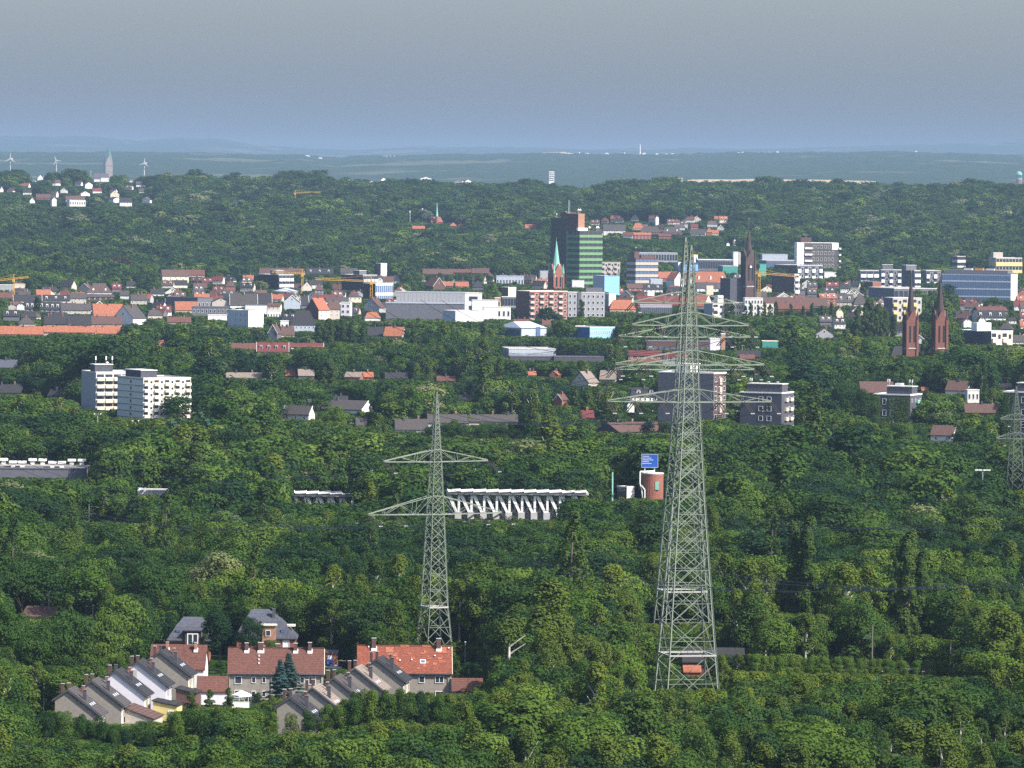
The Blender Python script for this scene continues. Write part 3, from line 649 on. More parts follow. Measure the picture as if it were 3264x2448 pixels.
bin_(1084, 2124, 'dark waste container with a yellow lid, left of the pair beside the brick shed'); bin_(1096, 2125, 'dark waste container with a yellow lid, right of the pair, in front of the bushes')
# garden pavilion
Y = hit(770, 2246); u = lv(770, 2246)[0]; t = thing('garden_pavilion', 'white canvas garden pavilion on the lawn in front of the long terrace', 'pavilion', (u * Y / F, Y, 0), .3)
lathe(t, 'canopy', 'white', 0, 0, [(1.9, 2.3), (2.2, 2.25), (3.1, .15)], 6)
for i in range(6):
    a = i * math.pi / 3; cyl(t, 'leg', 'white', 2.1 * math.cos(a), 2.1 * math.sin(a), 0, 2.0, .05, n=6)
FOOT.append((u * Y / F, Y, 3)); protect(744, 802, 2214, 2244, Y)
Y = hit(770, 2256); u = lv(739, 2256)[0]; t = thing('garden_wall', 'low white garden wall in front of the canvas pavilion', 'wall', (u * Y / F, Y, 0), .02)
box(t, 'wall', 'white', 0, 3.8, 0, .25, 0, 1.3); box(t, 'coping', 'concrete', -.05, 3.85, -.05, .3, 1.3, 1.38); 
protect(738, 792, 2238, 2252, Y)

# ------------------------------------------------------------------ street lamps and masts
def lamp(px, ytop, yb, label, side=1, arm=1.2, group='street lamps'):
    Y = hit(px, yb); u, v = lv(px, yb); s = F / Y; h = (yb - ytop) / s
    t = thing('street_lamp', label, 'street lamp', (u / s, Y, float(ground(u / s, Y))), 0, group)
    cyl(t, 'pole', 'pole', 0, 0, 0, h, .09, .06, 8)
    if arm: bar(t, 'arm', 'pole', (0, 0, h - .05), (side * arm, 0, h - .02), .08, 'S'); box(t, 'lamp_head', 'white', side * arm - (.1 if side > 0 else .9), side * arm + (.9 if side > 0 else .1), -.14, .14, h - .12, h + .06)
    else: lathe(t, 'lamp_head', 'white', 0, 0, [(h, .1), (h + .25, .28), (h + .4, .1)], 8)
    protect(px - 3, px + 14, ytop, ytop + (yb - ytop) * .8, Y); return t
lamp(139, 2168, 2285, 'grey street lamp with its head to the right, left of the stepped row')
lamp(1140, 2053, 2150, 'thin street lamp standing at the left end of the orange patched terrace', arm=0)
lamp(1482, 2050, 2120, 'thin street lamp among the bushes right of the pylon foot', arm=0)
def flood(px, ytop, yb, label, wpx):
    Y = hit(px, yb); u, v = lv(px, yb); s = F / Y; h = (yb - ytop) / s; w = wpx / s / 2
    t = thing('floodlight_mast', label, 'floodlight mast', (u / s, Y, 0), 0, 'floodlight masts standing above the trees')
    cyl(t, 'mast', 'pole', 0, 0, 0, h, .22, .12, 8)
    for q in (-1, 1):
        bar(t, 'arm', 'pole', (0, 0, h - .6), (q * w, 0, h), .14, 'S'); 
        for z in (.35, .95): box(t, 'floodlight', 'white', q * w * z - .6, q * w * z + .6, -.4, .4, h - .1, h + .25)
    protect(px - wpx / 2, px + wpx / 2, ytop - 3, ytop + 20, Y)
flood(3131, 1499, 1640, 'double-armed floodlight mast above the trees near the right edge', 40)
flood(310, 1320, 1440, 'floodlight mast below the left slab block, left of two', 16); flood(431, 1342, 1460, 'floodlight mast below the cream balcony block, right of two', 14)
mat('pole_dark', (.16, .15, .13), var=.2)
def catenary(px, ytop, yb, label, side=-1):
    Y = hit(px, yb); u, v = lv(px, yb); s = F / Y; h = (yb - ytop) / s
    t = thing('railway_mast', label, 'railway mast', (u / s, Y, 0), 0, 'overhead line masts of the railway')
    box(t, 'mast', 'pole_dark', -.13, .13, -.13, .13, 0, h)
    for z in (.6, 2.9): bar(t, 'arm', 'steel_dark', (0, 0, h - z), (side * 2.3, 0, h - z + (.0 if z < 1 else -.1)), .09, 'S')
    bar(t, 'stay', 'steel_dark', (0, 0, h - 1.6), (side * 2.1, 0, h - 2.9), .07, 'S')
    protect(px - 20, px + 4, ytop, ytop + 34, Y)
catenary(155, 1884, 2010, 'thin grey railway mast behind the cream gabled house at the left'); catenary(295, 1925, 2020, 'thin railway mast peeping over the big trees at the left')
catenary(2780, 1994, 2170, 'railway mast with two arms in front of the right poplar pair'); catenary(3029, 2044, 2180, 'short railway mast in the dark gap right of the poplars', 1)
catenary(353, 1622, 1720, 'slim railway mast in the dark wood at centre left', 1); catenary(283, 1608, 1720, 'slim railway mast left of its twin in the dark wood at centre left', 1)

# ------------------------------------------------------------------ special trees
for a in ((921, 2077, 2240, 1.85, 'tall blue spruce in front of the long terrace, right of the pair'), (893, 2098, 2243, 1.8, 'blue spruce in front of the long terrace, left and slightly shorter of the pair')):
    tree_px('spruce', 'spruce_tree', a[4], a[0], a[1], None, a[2], a[3])
for px, yt, yb, l, w in ((610, 2206, 2290, 'small cone shaped conifer in front of the lean-to', 2.0), (669, 2196, 2276, 'slim dark conifer in front of the white garage', 1.7), (729, 2190, 2262, 'bushy conifer at the left corner of the long terrace', 1.6), (712, 2122, 2180, 'small golden green conifer beside the red roofed house', 2.0)):
    tree_px('thuja', 'conifer', l, px, yt, None, yb, w)
for px, yt, yb, w, l in ((2580, 1662, 2025, 1.25, 'tall dark poplar, right stem of the left poplar pair'), (2530, 1676, 2020, 1.15, 'tall dark poplar, left stem of the left poplar pair'),
                         (2900, 1703, 2095, 1.2, 'tallest poplar of the right group beside the railway mast'), (2862, 1790, 2085, 1.2, 'shorter poplar left of the tallest in the right group'), (2940, 1765, 2085, 1.2, 'shorter poplar right of the tallest in the right group')):
    tree_px('poplar', 'poplar_tree', l, px, yt, None, yb, w)
for px, yt, yb, k, w, l in ((800, 1943, 2125, 'wide', .62, 'dark bushy tree between the two grey villas, right of the pair'), (700, 1938, 2120, 'darkoval', 1.35, 'dark oval tree between the two grey villas, left of the pair'), (868, 2035, 2130, 'linden', 1.1, 'bright green round tree in front of the right villa'),
                            (652, 2000, 2112, 'thuja', .8, 'small dark conifer before the dormer of the left villa'),
                            (225, 1930, 2225, 'round', .95, 'huge green tree with lit crown, tallest of the clump above the stepped row'), (335, 1944, 2210, 'linden', .85, 'big yellowish green tree, right of the clump above the stepped row'), (130, 1985, 2230, 'round2', .95, 'big green tree, left of the clump above the stepped row'),
                            (20, 1905, 2200, 'round', .8, 'huge tree cut off by the left edge of the picture'), (385, 1992, 2190, 'birch', 1.1, 'drooping birch between the tree clump and the stepped row'),
                            (820, 2205, 2246, 'round', 1.0, 'small round bush under the windows of the long terrace')):
    tree_px(k, {'birch': 'birch_tree', 'linden': 'linden_tree', 'thuja': 'conifer'}.get(k, 'broadleaf_tree'), l, px, yt, None, yb, w)

for i, (px, yt, k, w) in enumerate(((150, 2262, 'round', 1.0), (205, 2258, 'linden', 1.0), (262, 2264, 'round2', 1.0), (316, 2280, 'round', 1.0), (358, 2300, 'round2', .9), (405, 2322, 'darkoval', 1.2), (470, 2330, 'round', 1.0), (560, 2262, 'linden', .8))):
    tree_px(k, 'garden_tree', ('leafy garden tree at the foot of the stepped row, ' + ('leftmost', 'second from left', 'under the lowest house', 'before the lowest roof', 'before the brown annex', 'dark one before the brown annex', 'before the middle house', 'rightmost')[i]), px, yt, None, 2420, w * .8)['group'] = 'garden trees at the foot of the stepped row'
for i, (px, yt, k) in enumerate(((865, 2262, 'linden'), (930, 2262, 'pale'), (985, 2256, 'round'), (1040, 2236, 'linden'), (1085, 2212, 'round2'), (1130, 2194, 'round'), (1180, 2184, 'linden'), (1236, 2178, 'round2'), (1290, 2182, 'round'), (1345, 2196, 'darkoval'), (1400, 2206, 'round'))):
    tree_px(k, 'garden_tree', 'bushy tree hiding the lower row of gabled houses, ' + ('leftmost', 'pale one before the lowest gable', 'green one before the lowest gable', 'bright one before the tan roof', 'green one before the tan roof', 'before the third gable', 'bright one before the second gable', 'before the highest gable', 'right of the highest gable', 'dark one under the orange terrace', 'rightmost')[i], px, yt, None, 2400, .62)['group'] = 'bushy trees before the lower row'
# ------------------------------------------------------------------ lattice pylons
def interp(z, P): return float(np.interp(z, [a for a, b in P], [b for a, b in P]))
def pylon(px, pyb, label, th, P, arms, walk, m='steel', lw=.30, bw=.13, group=None, ratio=.82, detail=True):
    Y = hit(px, pyb); u, v = lv(px, pyb); X = u * Y / F; s = F / Y
    t = thing('lattice_pylon', label, 'pylon', (X, Y, 0), math.radians(th), group)
    zt = P[-1][0]
    C = lambda z, i: Vector(((-1, 1, 1, -1)[i] * interp(z, P) / 2, (-1, -1, 1, 1)[i] * interp(z, P) / 2, z))
    lv_ = [0.0]
    while lv_[-1] < zt - 1.2: lv_.append(lv_[-1] + max(1.25, ratio * interp(lv_[-1], P)))
    lv_[-1] = zt
    for i in range(4):
        lg = thing('leg', None, None); lg.parent = t
        for a, b in zip(P[:-1], P[1:]): bar(lg, 'leg_section', m, C(a[0], i), C(b[0], i), lw * (.62 + .38 * (1 - a[0] / zt)))
        box(lg, 'footing', 'concrete', C(0, i).x - .6, C(0, i).x + .6, C(0, i).y - .6, C(0, i).y + .6, -.5, .5)
    for k in range(len(lv_) - 1):
        z0, z1 = lv_[k], lv_[k + 1]
        for i in range(4):
            j = (i + 1) % 4
            bar(t, 'brace', m, C(z0, i), C(z1, j), bw * (1 if z0 < zt * .6 else .75)); bar(t, 'brace', m, C(z0, j), C(z1, i), bw * (1 if z0 < zt * .6 else .75))
            if detail and interp(z0, P) > 4.2:
                zm = (z0 * interp(z1, P) + z1 * interp(z0, P)) / (interp(z0, P) + interp(z1, P)) ; bar(t, 'horizontal', m, C(zm, i), C(zm, j), bw * .8)
    for z in walk:
        for i in range(4):
            j = (i + 1) % 4; bar(t, 'walkway', 'concrete', C(z, i), C(z, j), .34, 'S'); bar(t, 'handrail', m, C(z + 1.1, i), C(z + 1.1, j), .07, 'S')
    tips = []
    for z, hw, up, ins in arms:
        w = interp(z, P) / 2; wt = interp(z + up, P) / 2
        for i in range(4): bar(t, 'horizontal', m, C(z, i), C(z, (i + 1) % 4), .22); bar(t, 'horizontal', m, C(z + up, i), C(z + up, (i + 1) % 4), .16)
        for sd in (-1, 1):
            ca = thing('crossarm', None, None); ca.parent = t
            tip = Vector((sd * hw, 0, z + .1))
            for f in (-1, 1):
                b0 = Vector((sd * w, f * w, z)); t0 = Vector((sd * wt, f * wt, z + up)); tp = tip + Vector((0, f * .25, 0))
                bar(ca, 'chord', m, b0, tp, .21); bar(ca, 'chord', m, t0, tp + Vector((0, 0, .25)), .15)
                n = max(3, int(hw / 3.6)); 
                for q in range(n):
                    A = lambda r: b0.lerp(tp, r); B = lambda r: t0.lerp(tp + Vector((0, 0, .25)), r)
                    r0, r1 = q / n, (q + 1) / n
                    if q % 2 == 0: bar(ca, 'brace', m, B(r0), A(r1), .085)
                    else: bar(ca, 'brace', m, A(r0), B(r1), .085)
                    if q and q % 2: bar(ca, 'brace', m, A(r0 + .02), B(r0), .09)
            n = 5
            for q in range(n):
                r0, r1 = q / n, (q + 1) / n; f = 1 if q % 2 else -1
                bar(ca, 'brace', m, Vector((sd * w, f * w, z)).lerp(tip, r0), Vector((sd * w, -f * w, z)).lerp(tip, r1), .09)
            for fr in ins:
                pt = Vector((sd * hw * fr, 0, z - .05))
                for dr in (-1, 1):
                    e = pt + Vector((0, dr * 7.0, -2.2))
                    st = thing('insulator_string', None, None); st.parent = t
                    for o_ in (-.28, .28): bar(st, 'insulator', 'insul', pt + Vector((o_, 0, 0)), e + Vector((o_, 0, 0)), .16, 'S')
                    bar(st, 'clamp', 'pole', e + Vector((-.45, 0, 0)), e + Vector((.45, 0, 0)),   .2, 'S')
                    tips.append((e, dr, ('left' if sd < 0 else 'right') + (' end' if fr == 1 else ' outer part' if fr > .5 else ' inner part'), arms.index((z, hw, up, ins))))
                # jumper loop below the arm
    a = math.radians(th); Mw = Matrix.Translation((X, Y, 0)) @ Matrix.Rotation(a, 4, 'Z')
    for q in range(3):
        FOOT.append((X, Y, 5))
    return t, X, Y, Mw, tips
PB = [(0, 12.2), (17, 9.7), (45, 6.0), (67, 3.7), (84, 2.5), (97, 1.1), (102, .3)]
ARM = [(67.3, 18.6, 2.9, (1, .68, .36)), (75.5, 16.9, 3.2, (1, .62)), (84.2, 13.2, 3.0, (1, .56))]
PYL = []
PYL.append(pylon(2188, 2250, 'tallest grey-green lattice pylon, the nearer of the two almost in line at right', 12, PB, ARM, (11.5,), lw=.36, bw=.14, group='big lattice pylons standing almost in line'))
PYL.append(pylon(2172, 2047, 'grey-green lattice pylon directly behind the nearest big one, its tip rising above it', 13, PB, [(68.6, 18.2, 2.9, (1, .68)), (76.8, 17.1, 3.2, (1, .62)), (85.4, 13.4, 3.0, (1,))], (13.0,), lw=.36, bw=.14, group='big lattice pylons standing almost in line'))
PC = [(0, 7.2), (13.4, 4.9), (35.4, 3.2), (48, 2.1), (63, .5), (65, .15)]
PYL.append(pylon(1383, 2112, 'pale green lattice pylon with two pairs of arms behind the orange patched terrace', 25, PC, [(35.6, 17.4, 4.4, (1, .62)), (48.2, 13.6, 2.9, (1,))], (13.4,), lw=.30, bw=.13))
PYL.append(pylon(3235, 1610, 'dull distant lattice pylon at the right edge in front of the ivy tower', 20, [(0, 5.2), (20, 3.6), (34, 2.2), (43, .3)], [(24, 7.5, 2.2, (1,)), (31, 6, 2, (1,))], (), m='steel_dark', lw=.3, bw=.15, detail=False))
protect(2078, 2300, 1300, 2192, PYL[0][2]); protect(2074, 2282, 1300, 1985, PYL[1][2]); protect(1328, 1450, 1240, 2045, PYL[2][2]); protect(3215, 3256, 1275, 1556, PYL[3][2])
FOOT += [(PYL[0][1] + a, PYL[0][2] + b, 4) for a in (-6, 6) for b in (-6, 6)] + [(PYL[1][1] + a, PYL[1][2] + b, 4) for a in (-6, 6) for b in (-6, 6)]
def cable(p0, p1, sag, group):
    n = 24; V = []; Fc = []; r_ = .05
    for i in range(n + 1):
        r = i / n; p = p0.lerp(p1, r); p.z -= 4 * sag * r * (1 - r)
        V += [(p.x - r_, p.y, p.z - r_), (p.x + r_, p.y, p.z - r_), (p.x, p.y, p.z + r_)]
        if i: k = 3 * i; Fc += [(k - 3, k - 2, k + 1, k), (k - 2, k - 1, k + 2, k + 1), (k - 1, k - 3, k, k + 2)]
    o = mk('power_cable', V, Fc, 'lead')
    tag(o, group[0], 'cable', group[1])
for idx, dist, what in ((0, 330, ('hung from the arms of the nearest big pylon', 'cables of the big pylons')), (2, 300, ('hung from the arms of the pale green pylon', 'cables of the smaller pylon'))):
    t, X, Y, Mw, tips = PYL[idx]
    for e, dr, wh, lvl in tips:
        wh = 'cable from %s of %s arm, %s, running %s' % (wh, ('lowest', 'middle' if idx == 0 else 'upper', 'top')[lvl], 'nearest big pylon' if idx == 0 else 'small pale pylon', 'away' if dr > 0 else 'forward')
        if dr > 0: cable(Mw @ e, Mw @ (e + Vector((0, 340, 0))), 9, (wh, what[1]))
        elif idx == 2: cable(Mw @ e, Mw @ (e + Vector((0, -300, 8))), 8, (wh, what[1]))

# ------------------------------------------------------------------ generic block
def frame_at(x0, x1, xa, yt, yv, hid, th, name, label, cat, group=None, pad=1, prot=True, yb=None):
    """place a building: visible front x0..x1, outer end of its other visible face xa, top, visible bottom, hidden px below"""
    yb = yb or yv + hid; xm = (x0 + x1) / 2; Y = hit(xm, yb); s = F / Y; ymid = (yt + yv) / 2
    u0, u1, ua = lv(x0, ymid)[0], lv(x1, ymid)[0], lv(xa, ymid)[0]; a = math.radians(th)
    W = (u1 - u0) / s / max(.2, math.cos(a)); D = abs((ua - (u0 if th >= 0 else u1)) / s) / max(.05, abs(math.sin(a))) if xa not in (x0, x1) else 10.0
    D = min(D, 60)
    Yc = Y; gx = u0 * Yc / F
    if th < 0: # the right corner is the near one
        gx1 = u1 * Yc / F; gx = gx1 - W * math.cos(a); Yo = Yc - W * math.sin(a)
    else: Yo = Yc
    g = float(ground(xm * 0 + (u0 + u1) / 2 * Y / F, Y))
    z = H - lv(xm, yt)[1] * Y / F - g
    t = thing(name, label, cat, (gx, Yo, g), a, group)
    if prot: protect(min(x0, xa), max(x1, xa), yt, yv, Y, pad)
    n = int(max(W, 6) / 9) + 1
    for i in range(n):
        for j in (0, 1):
            p = Matrix.Rotation(a, 2) @ Vector((W * (i + .5) / n, D * (.25 + .5 * j))); FOOT.append((gx + p.x, Yo + p.y, max(4, min(D / 3, 9))))
    return t, W, D, z, s, Y
_pm = {}
def plate(w, h, d, m):
    k = (round(w, 1), round(h, 1), round(d, 2), m)
    if k not in _pm:
        me = bpy.data.meshes.new('plate'); me.from_pydata(bv(0, k[0], -k[2], 0, 0, k[1]), [], BF); me.materials.append(MATS[m]); _pm[k] = me
    return _pm[k]
def block(name, label, cat, x0, x1, xa, yt, yv, hid, th, wall, n=4, m=6, style='win', side=None, sm_=None, trim='offwhite', group=None, yb=None, roof='gravel', wf='offwhite', bal='white', sidewin=0, pad=1, glass='glass', base=3, pat=None):
    t, W, D, z, s, Y = frame_at(x0, x1, xa, yt, yv, hid, th, name, label, cat, group, pad, yb=yb)
    box(t, 'wall', wall, 0, W, 0, D, -4, z - .35)
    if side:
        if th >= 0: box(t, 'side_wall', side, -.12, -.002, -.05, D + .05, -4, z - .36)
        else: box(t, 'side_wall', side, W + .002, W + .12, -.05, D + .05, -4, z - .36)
    box(t, 'roof', roof, -.1 if not trim else .4, W + (.1 if not trim else -.4), .4, D - .4, z - .34, z - .1)
    if trim:
        for a in ((-.15, W + .15, -.15, .35), (-.15, W + .15, D - .35, D + .15), (-.15, .35, .36, D - .36), (W - .35, W + .15, .36, D - .36)): box(t, 'parapet', trim, a[0], a[1], a[2], a[3], z - .35 if trim != 'thick' else z, z + .25)
    zs = z - base if base < z * .4 else z
    fh = (z - .6) / n if n else 0
    if style == 'win':
        for r in range(n):
            for c in range(m):
                w = W / m * .52; h = fh * .52
                if pat and pat(r, c): continue
                shared(window_mesh(round(w, 1), round(h, 1), wf, glass, fr=.2 if s < 5 else .14), 'window', t, (W / m * (c + .24), 0, z - .6 - fh * (r + .80)))
    elif style == 'balc':       # alternating window bays and balconies
        for r in range(n):
            for c in range(m):
                x = W / m * (c + .08); w = W / m * .84; zz = z - .6 - fh * (r + 1)
                if c % 2 == 0 or pat == 'all':
                    b = shared(plate(w, fh * (.52 if bal == 'white' and s < 5 else .40), 1.3, bal), 'balcony', t, (x, -.002, zz + .05))
                    shared(plate(w, fh * .38, .06, glass), 'window', t, (x, -.002, zz + fh * .50))
                else: shared(window_mesh(round(w * .7, 1), round(fh * .5, 1), wf, glass, fr=.2), 'window', t, (x + w * .15, 0, zz + fh * .3))
    elif style == 'band':       # continuous parapet bands and glazing ribbons
        for r in range(n):
            zz = z - .6 - fh * (r + 1)
            shared(plate(W + .3, fh * .46, .5, bal), 'parapet_band', t, (-.15, -.002, zz + .02))
            for c in range(m): shared(plate(W / m * .86, fh * .42, .05, glass), 'window', t, (W / m * (c + .07), -.002, zz + fh * .52))
            if th > 0: 
                o = shared(plate(D, fh * .46, .5, bal), 'parapet_band', t, (-.002, D, zz + .02)); o.rotation_euler = (0, 0, -math.pi / 2)
    elif style == 'grid':
        for r in range(n):
            zz = z - .9 - fh * (r + 1)
            for c in range(m): shared(plate(W / m * .80, fh * .70, .04, glass), 'window', t, (W / m * (c + .1), -.002, zz + fh * .2))
            shared(plate(W, .35, .25, bal), 'ledge', t, (0, -.002, zz))
    if sidewin:
        for r in range(n):
            for c in range(sidewin):
                w = 1.3; zz = z - .6 - fh * (r + .75)
                if th >= 0: shared(window_mesh(w, 1.3, wf, glass, fr=.15), 'window', t, (-.12 if side else 0, D * (c + .5) / sidewin + .6, zz), -math.pi / 2)
                else: shared(window_mesh(w, 1.3, wf, glass, fr=.15), 'window', t, (W + (.12 if side else 0), D * (c + .5) / sidewin - .6, zz), math.pi / 2)
    t['_w'] = 0; del t['_w']
    return t, W, D, z, s, Y
def top_box(t, x0, x1, y0, y1, z, h, wall='slate_wall', trim='offwhite', name='penthouse'):
    p = box(t, name, wall, x0, x1, y0, y1, z - .1, z + h)
    if trim: box(p, 'roof_edge', trim, x0 - .25, x1 + .25, y0 - .25, y1 + .25, z + h, z + h + .35)
    return p
def antenna(t, x, y, z, h, dish=False):
    a = cyl(t, 'antenna', 'pole', x, y, z, z + h, .12, .08, 6); box(a, 'antenna_panel', 'white', x - .25, x + .25, y - .3, y + .1, z + h * .55, z + h)
    if dish: lathe(a, 'dish', 'white', x + .5, y - .5, [(z + .6, .2), (z + 1.0, .7), (z + 1.4, .2)], 8)

# ------------------------------------------------------------------ middle distance
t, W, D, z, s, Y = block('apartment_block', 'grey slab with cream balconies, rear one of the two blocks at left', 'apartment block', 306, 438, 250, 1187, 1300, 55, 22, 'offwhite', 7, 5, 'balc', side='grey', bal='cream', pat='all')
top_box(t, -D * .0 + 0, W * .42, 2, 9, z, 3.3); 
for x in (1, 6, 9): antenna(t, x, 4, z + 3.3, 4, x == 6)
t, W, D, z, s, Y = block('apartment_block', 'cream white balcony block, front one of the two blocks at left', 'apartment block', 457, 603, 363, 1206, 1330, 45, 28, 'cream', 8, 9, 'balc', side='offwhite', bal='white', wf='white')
for r in range(8): box(t, 'ledge', 'black', -.3, -.13, 0, D, z - .7 - (z - .6) / 8 * r, z - .55 - (z - .6) / 8 * r)
for r in range(7): shared(window_mesh(1.4, 1.2, 'dgrey', 'glass'), 'window', t, (-.12, D * .5, z - 2.6 - (z - .6) / 8 * r), -math.pi / 2)
top_box(t, -2 + 2, W * .34, 3, D * .7, z, 3.2)
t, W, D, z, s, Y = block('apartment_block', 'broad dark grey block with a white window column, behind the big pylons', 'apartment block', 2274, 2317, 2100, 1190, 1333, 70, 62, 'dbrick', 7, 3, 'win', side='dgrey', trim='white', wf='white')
for r in range(6): shared(plate(2.4, 3.0, .9, 'beige'), 'balcony', t, (W * .38, -.002, z - 5.2 - (z - .6) / 7 * r))
for r in range(6): shared(plate(2.2, 1.6, .08, 'glass_blue'), 'window', t, (-.12, D * .62, z - 4.0 - (z - .6) / 7 * r), -math.pi / 2)
top_box(t, 1, W * .8, 12, 19, z, 3.6, 'offwhite', 'white')
t, W, D, z, s, Y = block('apartment_block', 'dark brick block with white roof edge and cream balconies, right of the big pylons', 'apartment block', 2361, 2491, 2536, 1252, 1350, 60, -24, 'slate_wall', 5, 5, 'win', trim='white', wf='white', pat=lambda r, c: c not in (2, 3))
for r in range(5):
    for yy in (.25, .62): 
        o = shared(plate(2.6, 1.5, 1.0, 'cream'), 'balcony', t, (W + .002, D * yy, z - 3.9 - (z - .6) / 5 * r), math.pi / 2)
        shared(window_mesh(1.4, 1.5, 'white', 'glass'), 'window', t, (W, D * yy + 4.4, z - 3.4 - (z - .6) / 5 * r), math.pi / 2)
ph = top_box(t, W * .12, W * .95, 3, 10, z, 3.6, 'slate_wall', 'offwhite'); 
for x in (W * .16, W * .2): antenna(t, x, 4, z + 3.6, 2.6)
for x in (W * .58, W * .8): lathe(t, 'roof_fan', 'metal_roof', x, 5, [(z + 3.9, .3), (z + 4.5, .3), (z + 4.5, .8), (z + 4.8, .8)], 8)
t, W, D, z, s, Y = block('apartment_block', 'ivy covered block with white roof edge and pale green balconies at right', 'apartment block', 2787, 2901, 2945, 1258, 1345, 60, -24, 'slate_wall', 4, 5, 'win', trim='white', wf='white', pat=lambda r, c: c not in (1, 2))
iv = random.Random(5)
def ivy(t, x0, x1, z0, z1, y=-.01):
    V = []; Fc = []
    for i in range(700):
        x = iv.uniform(x0, x1); zz = z0 + (z1 - z0) * iv.random() ** .8; q = .38 * iv.uniform(.6, 1.2); k = len(V); dy = y - iv.uniform(.02, .3)
        V += [(x - q, dy, zz), (x, dy - .1, zz - q), (x + q, dy, zz), (x, dy + .08, zz + q)]; Fc.append((k, k + 1, k + 2, k + 3))
    tag(mk('ivy', V, Fc, 'leaf_linden', t), kind='stuff')
mat('leafy', (.06, .1, .025))
ivy(t, .3, W * .18, -2, z - 1); ivy(t, W * .42, W * .98, -2, z - 1.2); ivy(t, W * .18, W * .42, -2, z * .5)
for r in range(4):
    o = shared(plate(2.6, 1.5, 1.0, 'copper'), 'balcony', t, (W + .002, D * .5, z - 4.0 - (z - .6) / 4 * r), math.pi / 2)
    for yy in (.1, .4, .8): shared(window_mesh(1.3, 1.5, 'white', 'glass'), 'window', t, (W, D * yy, z - 3.4 - (z - .6) / 4 * r), math.pi / 2)
top_box(t, W * .30, W * .98, 3, 10, z, 3.4); box(t, 'roof_cabin', 'white', W * .5, W * .68, 4, 7, z + 3.7, z + 4.9)
for x in (W * .3, W * .35, W * .97, W * .9): antenna(t, x, 4, z + 3.7, 3)
t, W, D, z, s, Y = block('apartment_block', 'ivy edged dark block cut off by the right picture edge', 'apartment block', 3201, 3300, 3340, 1250, 1400, 50, -24, 'slate_wall', 5, 4, 'win', trim='white', wf='white')
ivy(t, .2, W * .2, -2, z - 1); ivy(t, W * .3, W * .45, -2, z - 1.5); top_box(t, W * .36, W * .95, 3, 10, z, 3.6)
# factory hall with rooftop ventilators
t, W, D, z, s, Y = block('factory_hall', 'flat roofed grey hall at the left edge carrying a double row of ventilators', 'hall', -120, 272, -120, 1492, 1518, 70, 0, 'dgrey', 0, 0, 'none', trim='lead', roof='gravel', yb=1560)
zroof = z
t.location.z += 0
vent = None
for i, (px, py) in enumerate([(12, 1470), (42, 1482), (71, 1487), (104, 1468), (136, 1472), (167, 1483), (197, 1487), (229, 1470), (261, 1475)]):
    Yv = (Y + 8) if i in (1, 2, 5, 6) else Y + 26; u = lv(px, py)[0]; x = u * Yv / F
    q = thing('roof_ventilator', 'white mushroom shaped ventilator on the hall roof, %s row' % ('front' if i in (1, 2, 5, 6) else 'back'), 'ventilator', (x, Yv, zroof - .1), 0, 'rooftop ventilators on the grey hall')
    box(q, 'shaft', 'offwhite', -.75, .75, -.75, .75, 0, 1.5); box(q, 'hood', 'white', -1.45, 1.45, -1.1, 1.1, 1.5, 2.35); protect(px - 16, px + 16, py - 14, py + 20, Yv)
box(t, 'deck', 'gravel', .4, W - .4, 9.8, 34, z - .5, z - .2); box(t, 'rear_wall', 'dgrey', 0, W, 10.2, 34, -4, z - .52)
protect(-20, 272, 1465, 1515, Y)
FOOT.extend([(lv(px, 1500)[0] * Y / F, Y + dy, 8) for px in range(-60, 280, 50) for dy in (4, 14, 24)])

# ------------------------------------------------------------------ concrete trestle with slanted struts
def trestle(px0, px1, yt, yb, label, nfr, cover, yvis):
    Y = hit(px0, yb); s = F / Y; u0, u1 = lv(px0, yt)[0], lv(px1, yt)[0]; W = (u1 - u0) / s; z = H - lv(px0, yt)[1] / s
    t = thing('concrete_trestle', label, 'trestle', (u0 / s, Y, 0), math.radians(1.5))
    D = 10.0
    box(t, 'deck', 'concrete', -.5, W + .5, -1.2, D + 1, z - 1.35, z - .62)
    sp = W / nfr
    for i in range(nfr):    # roof panels laid like low saw teeth
        x = sp * i; o = box(t, 'roof_panel', 'offwhite', 0, sp * 1.01, -1.7, D + 1.4, 0, .22); o.location = (x, 0, z - .60); o.rotation_euler = (0, -.07, 0)
        box(t, 'panel_joint', 'white', x - .12, x + .12, -1.9, D + 1.6, z - .36, z - .04)
    h = z - 1.35
    for i in range(nfr):
        for y, off, wd in ((0, .5, .9), (D - 1, 0.0, .8)):
            x = sp * (i + off) + 1.2; zb = h * .36 if y == 0 else h * .30
            if x > W - .6: continue
            box(t, 'column', 'white', x, x + wd * .85, y, y + .8, zb - .1, h - .002)
            dx = min(sp * .92, x + .4)
            prism(t, 'strut', 'white', [(x - dx, h - .01), (x - dx + 1.25, h - .01), (x + .1, zb + .3), (x - .85, zb + .3)], 'y', y + .06, y + .72)
            box(t, 'base_block', 'concrete', x - .95, x + 1.25, y - .25, y + 1.0, zb - 2.0, zb + .35)
            prism(t, 'raker', 'white', [(x - .4, zb - 2.01), (x + .7, zb - 2.01), (x - 1.9, -.5), (x - 2.8, -.5)], 'y', y + .1, y + .7)
            box(t, 'lower_column', 'white', x + .2, x + .95, y + .1, y + .7, -.5, zb - 2.01)
        box(t, 'tie_beam', 'concrete', sp * (i + .5), sp * (i + .5) + .6, 1.01, D - 1.01, h * .62, h * .62 + .5)
    for q in range(int(W / 5)): FOOT.append((u0 / s + 5 * q, Y + 4, 5))
    protect(px0, cover, yt, yvis, Y); return t, W, z, Y
t, W, z, Y = trestle(1428, 1872, 1562, 1668, 'long white concrete trestle with slanted struts under a flat roof deck', 11, 1760, 1652)
protect(1790, 1875, 1558, 1582, Y)
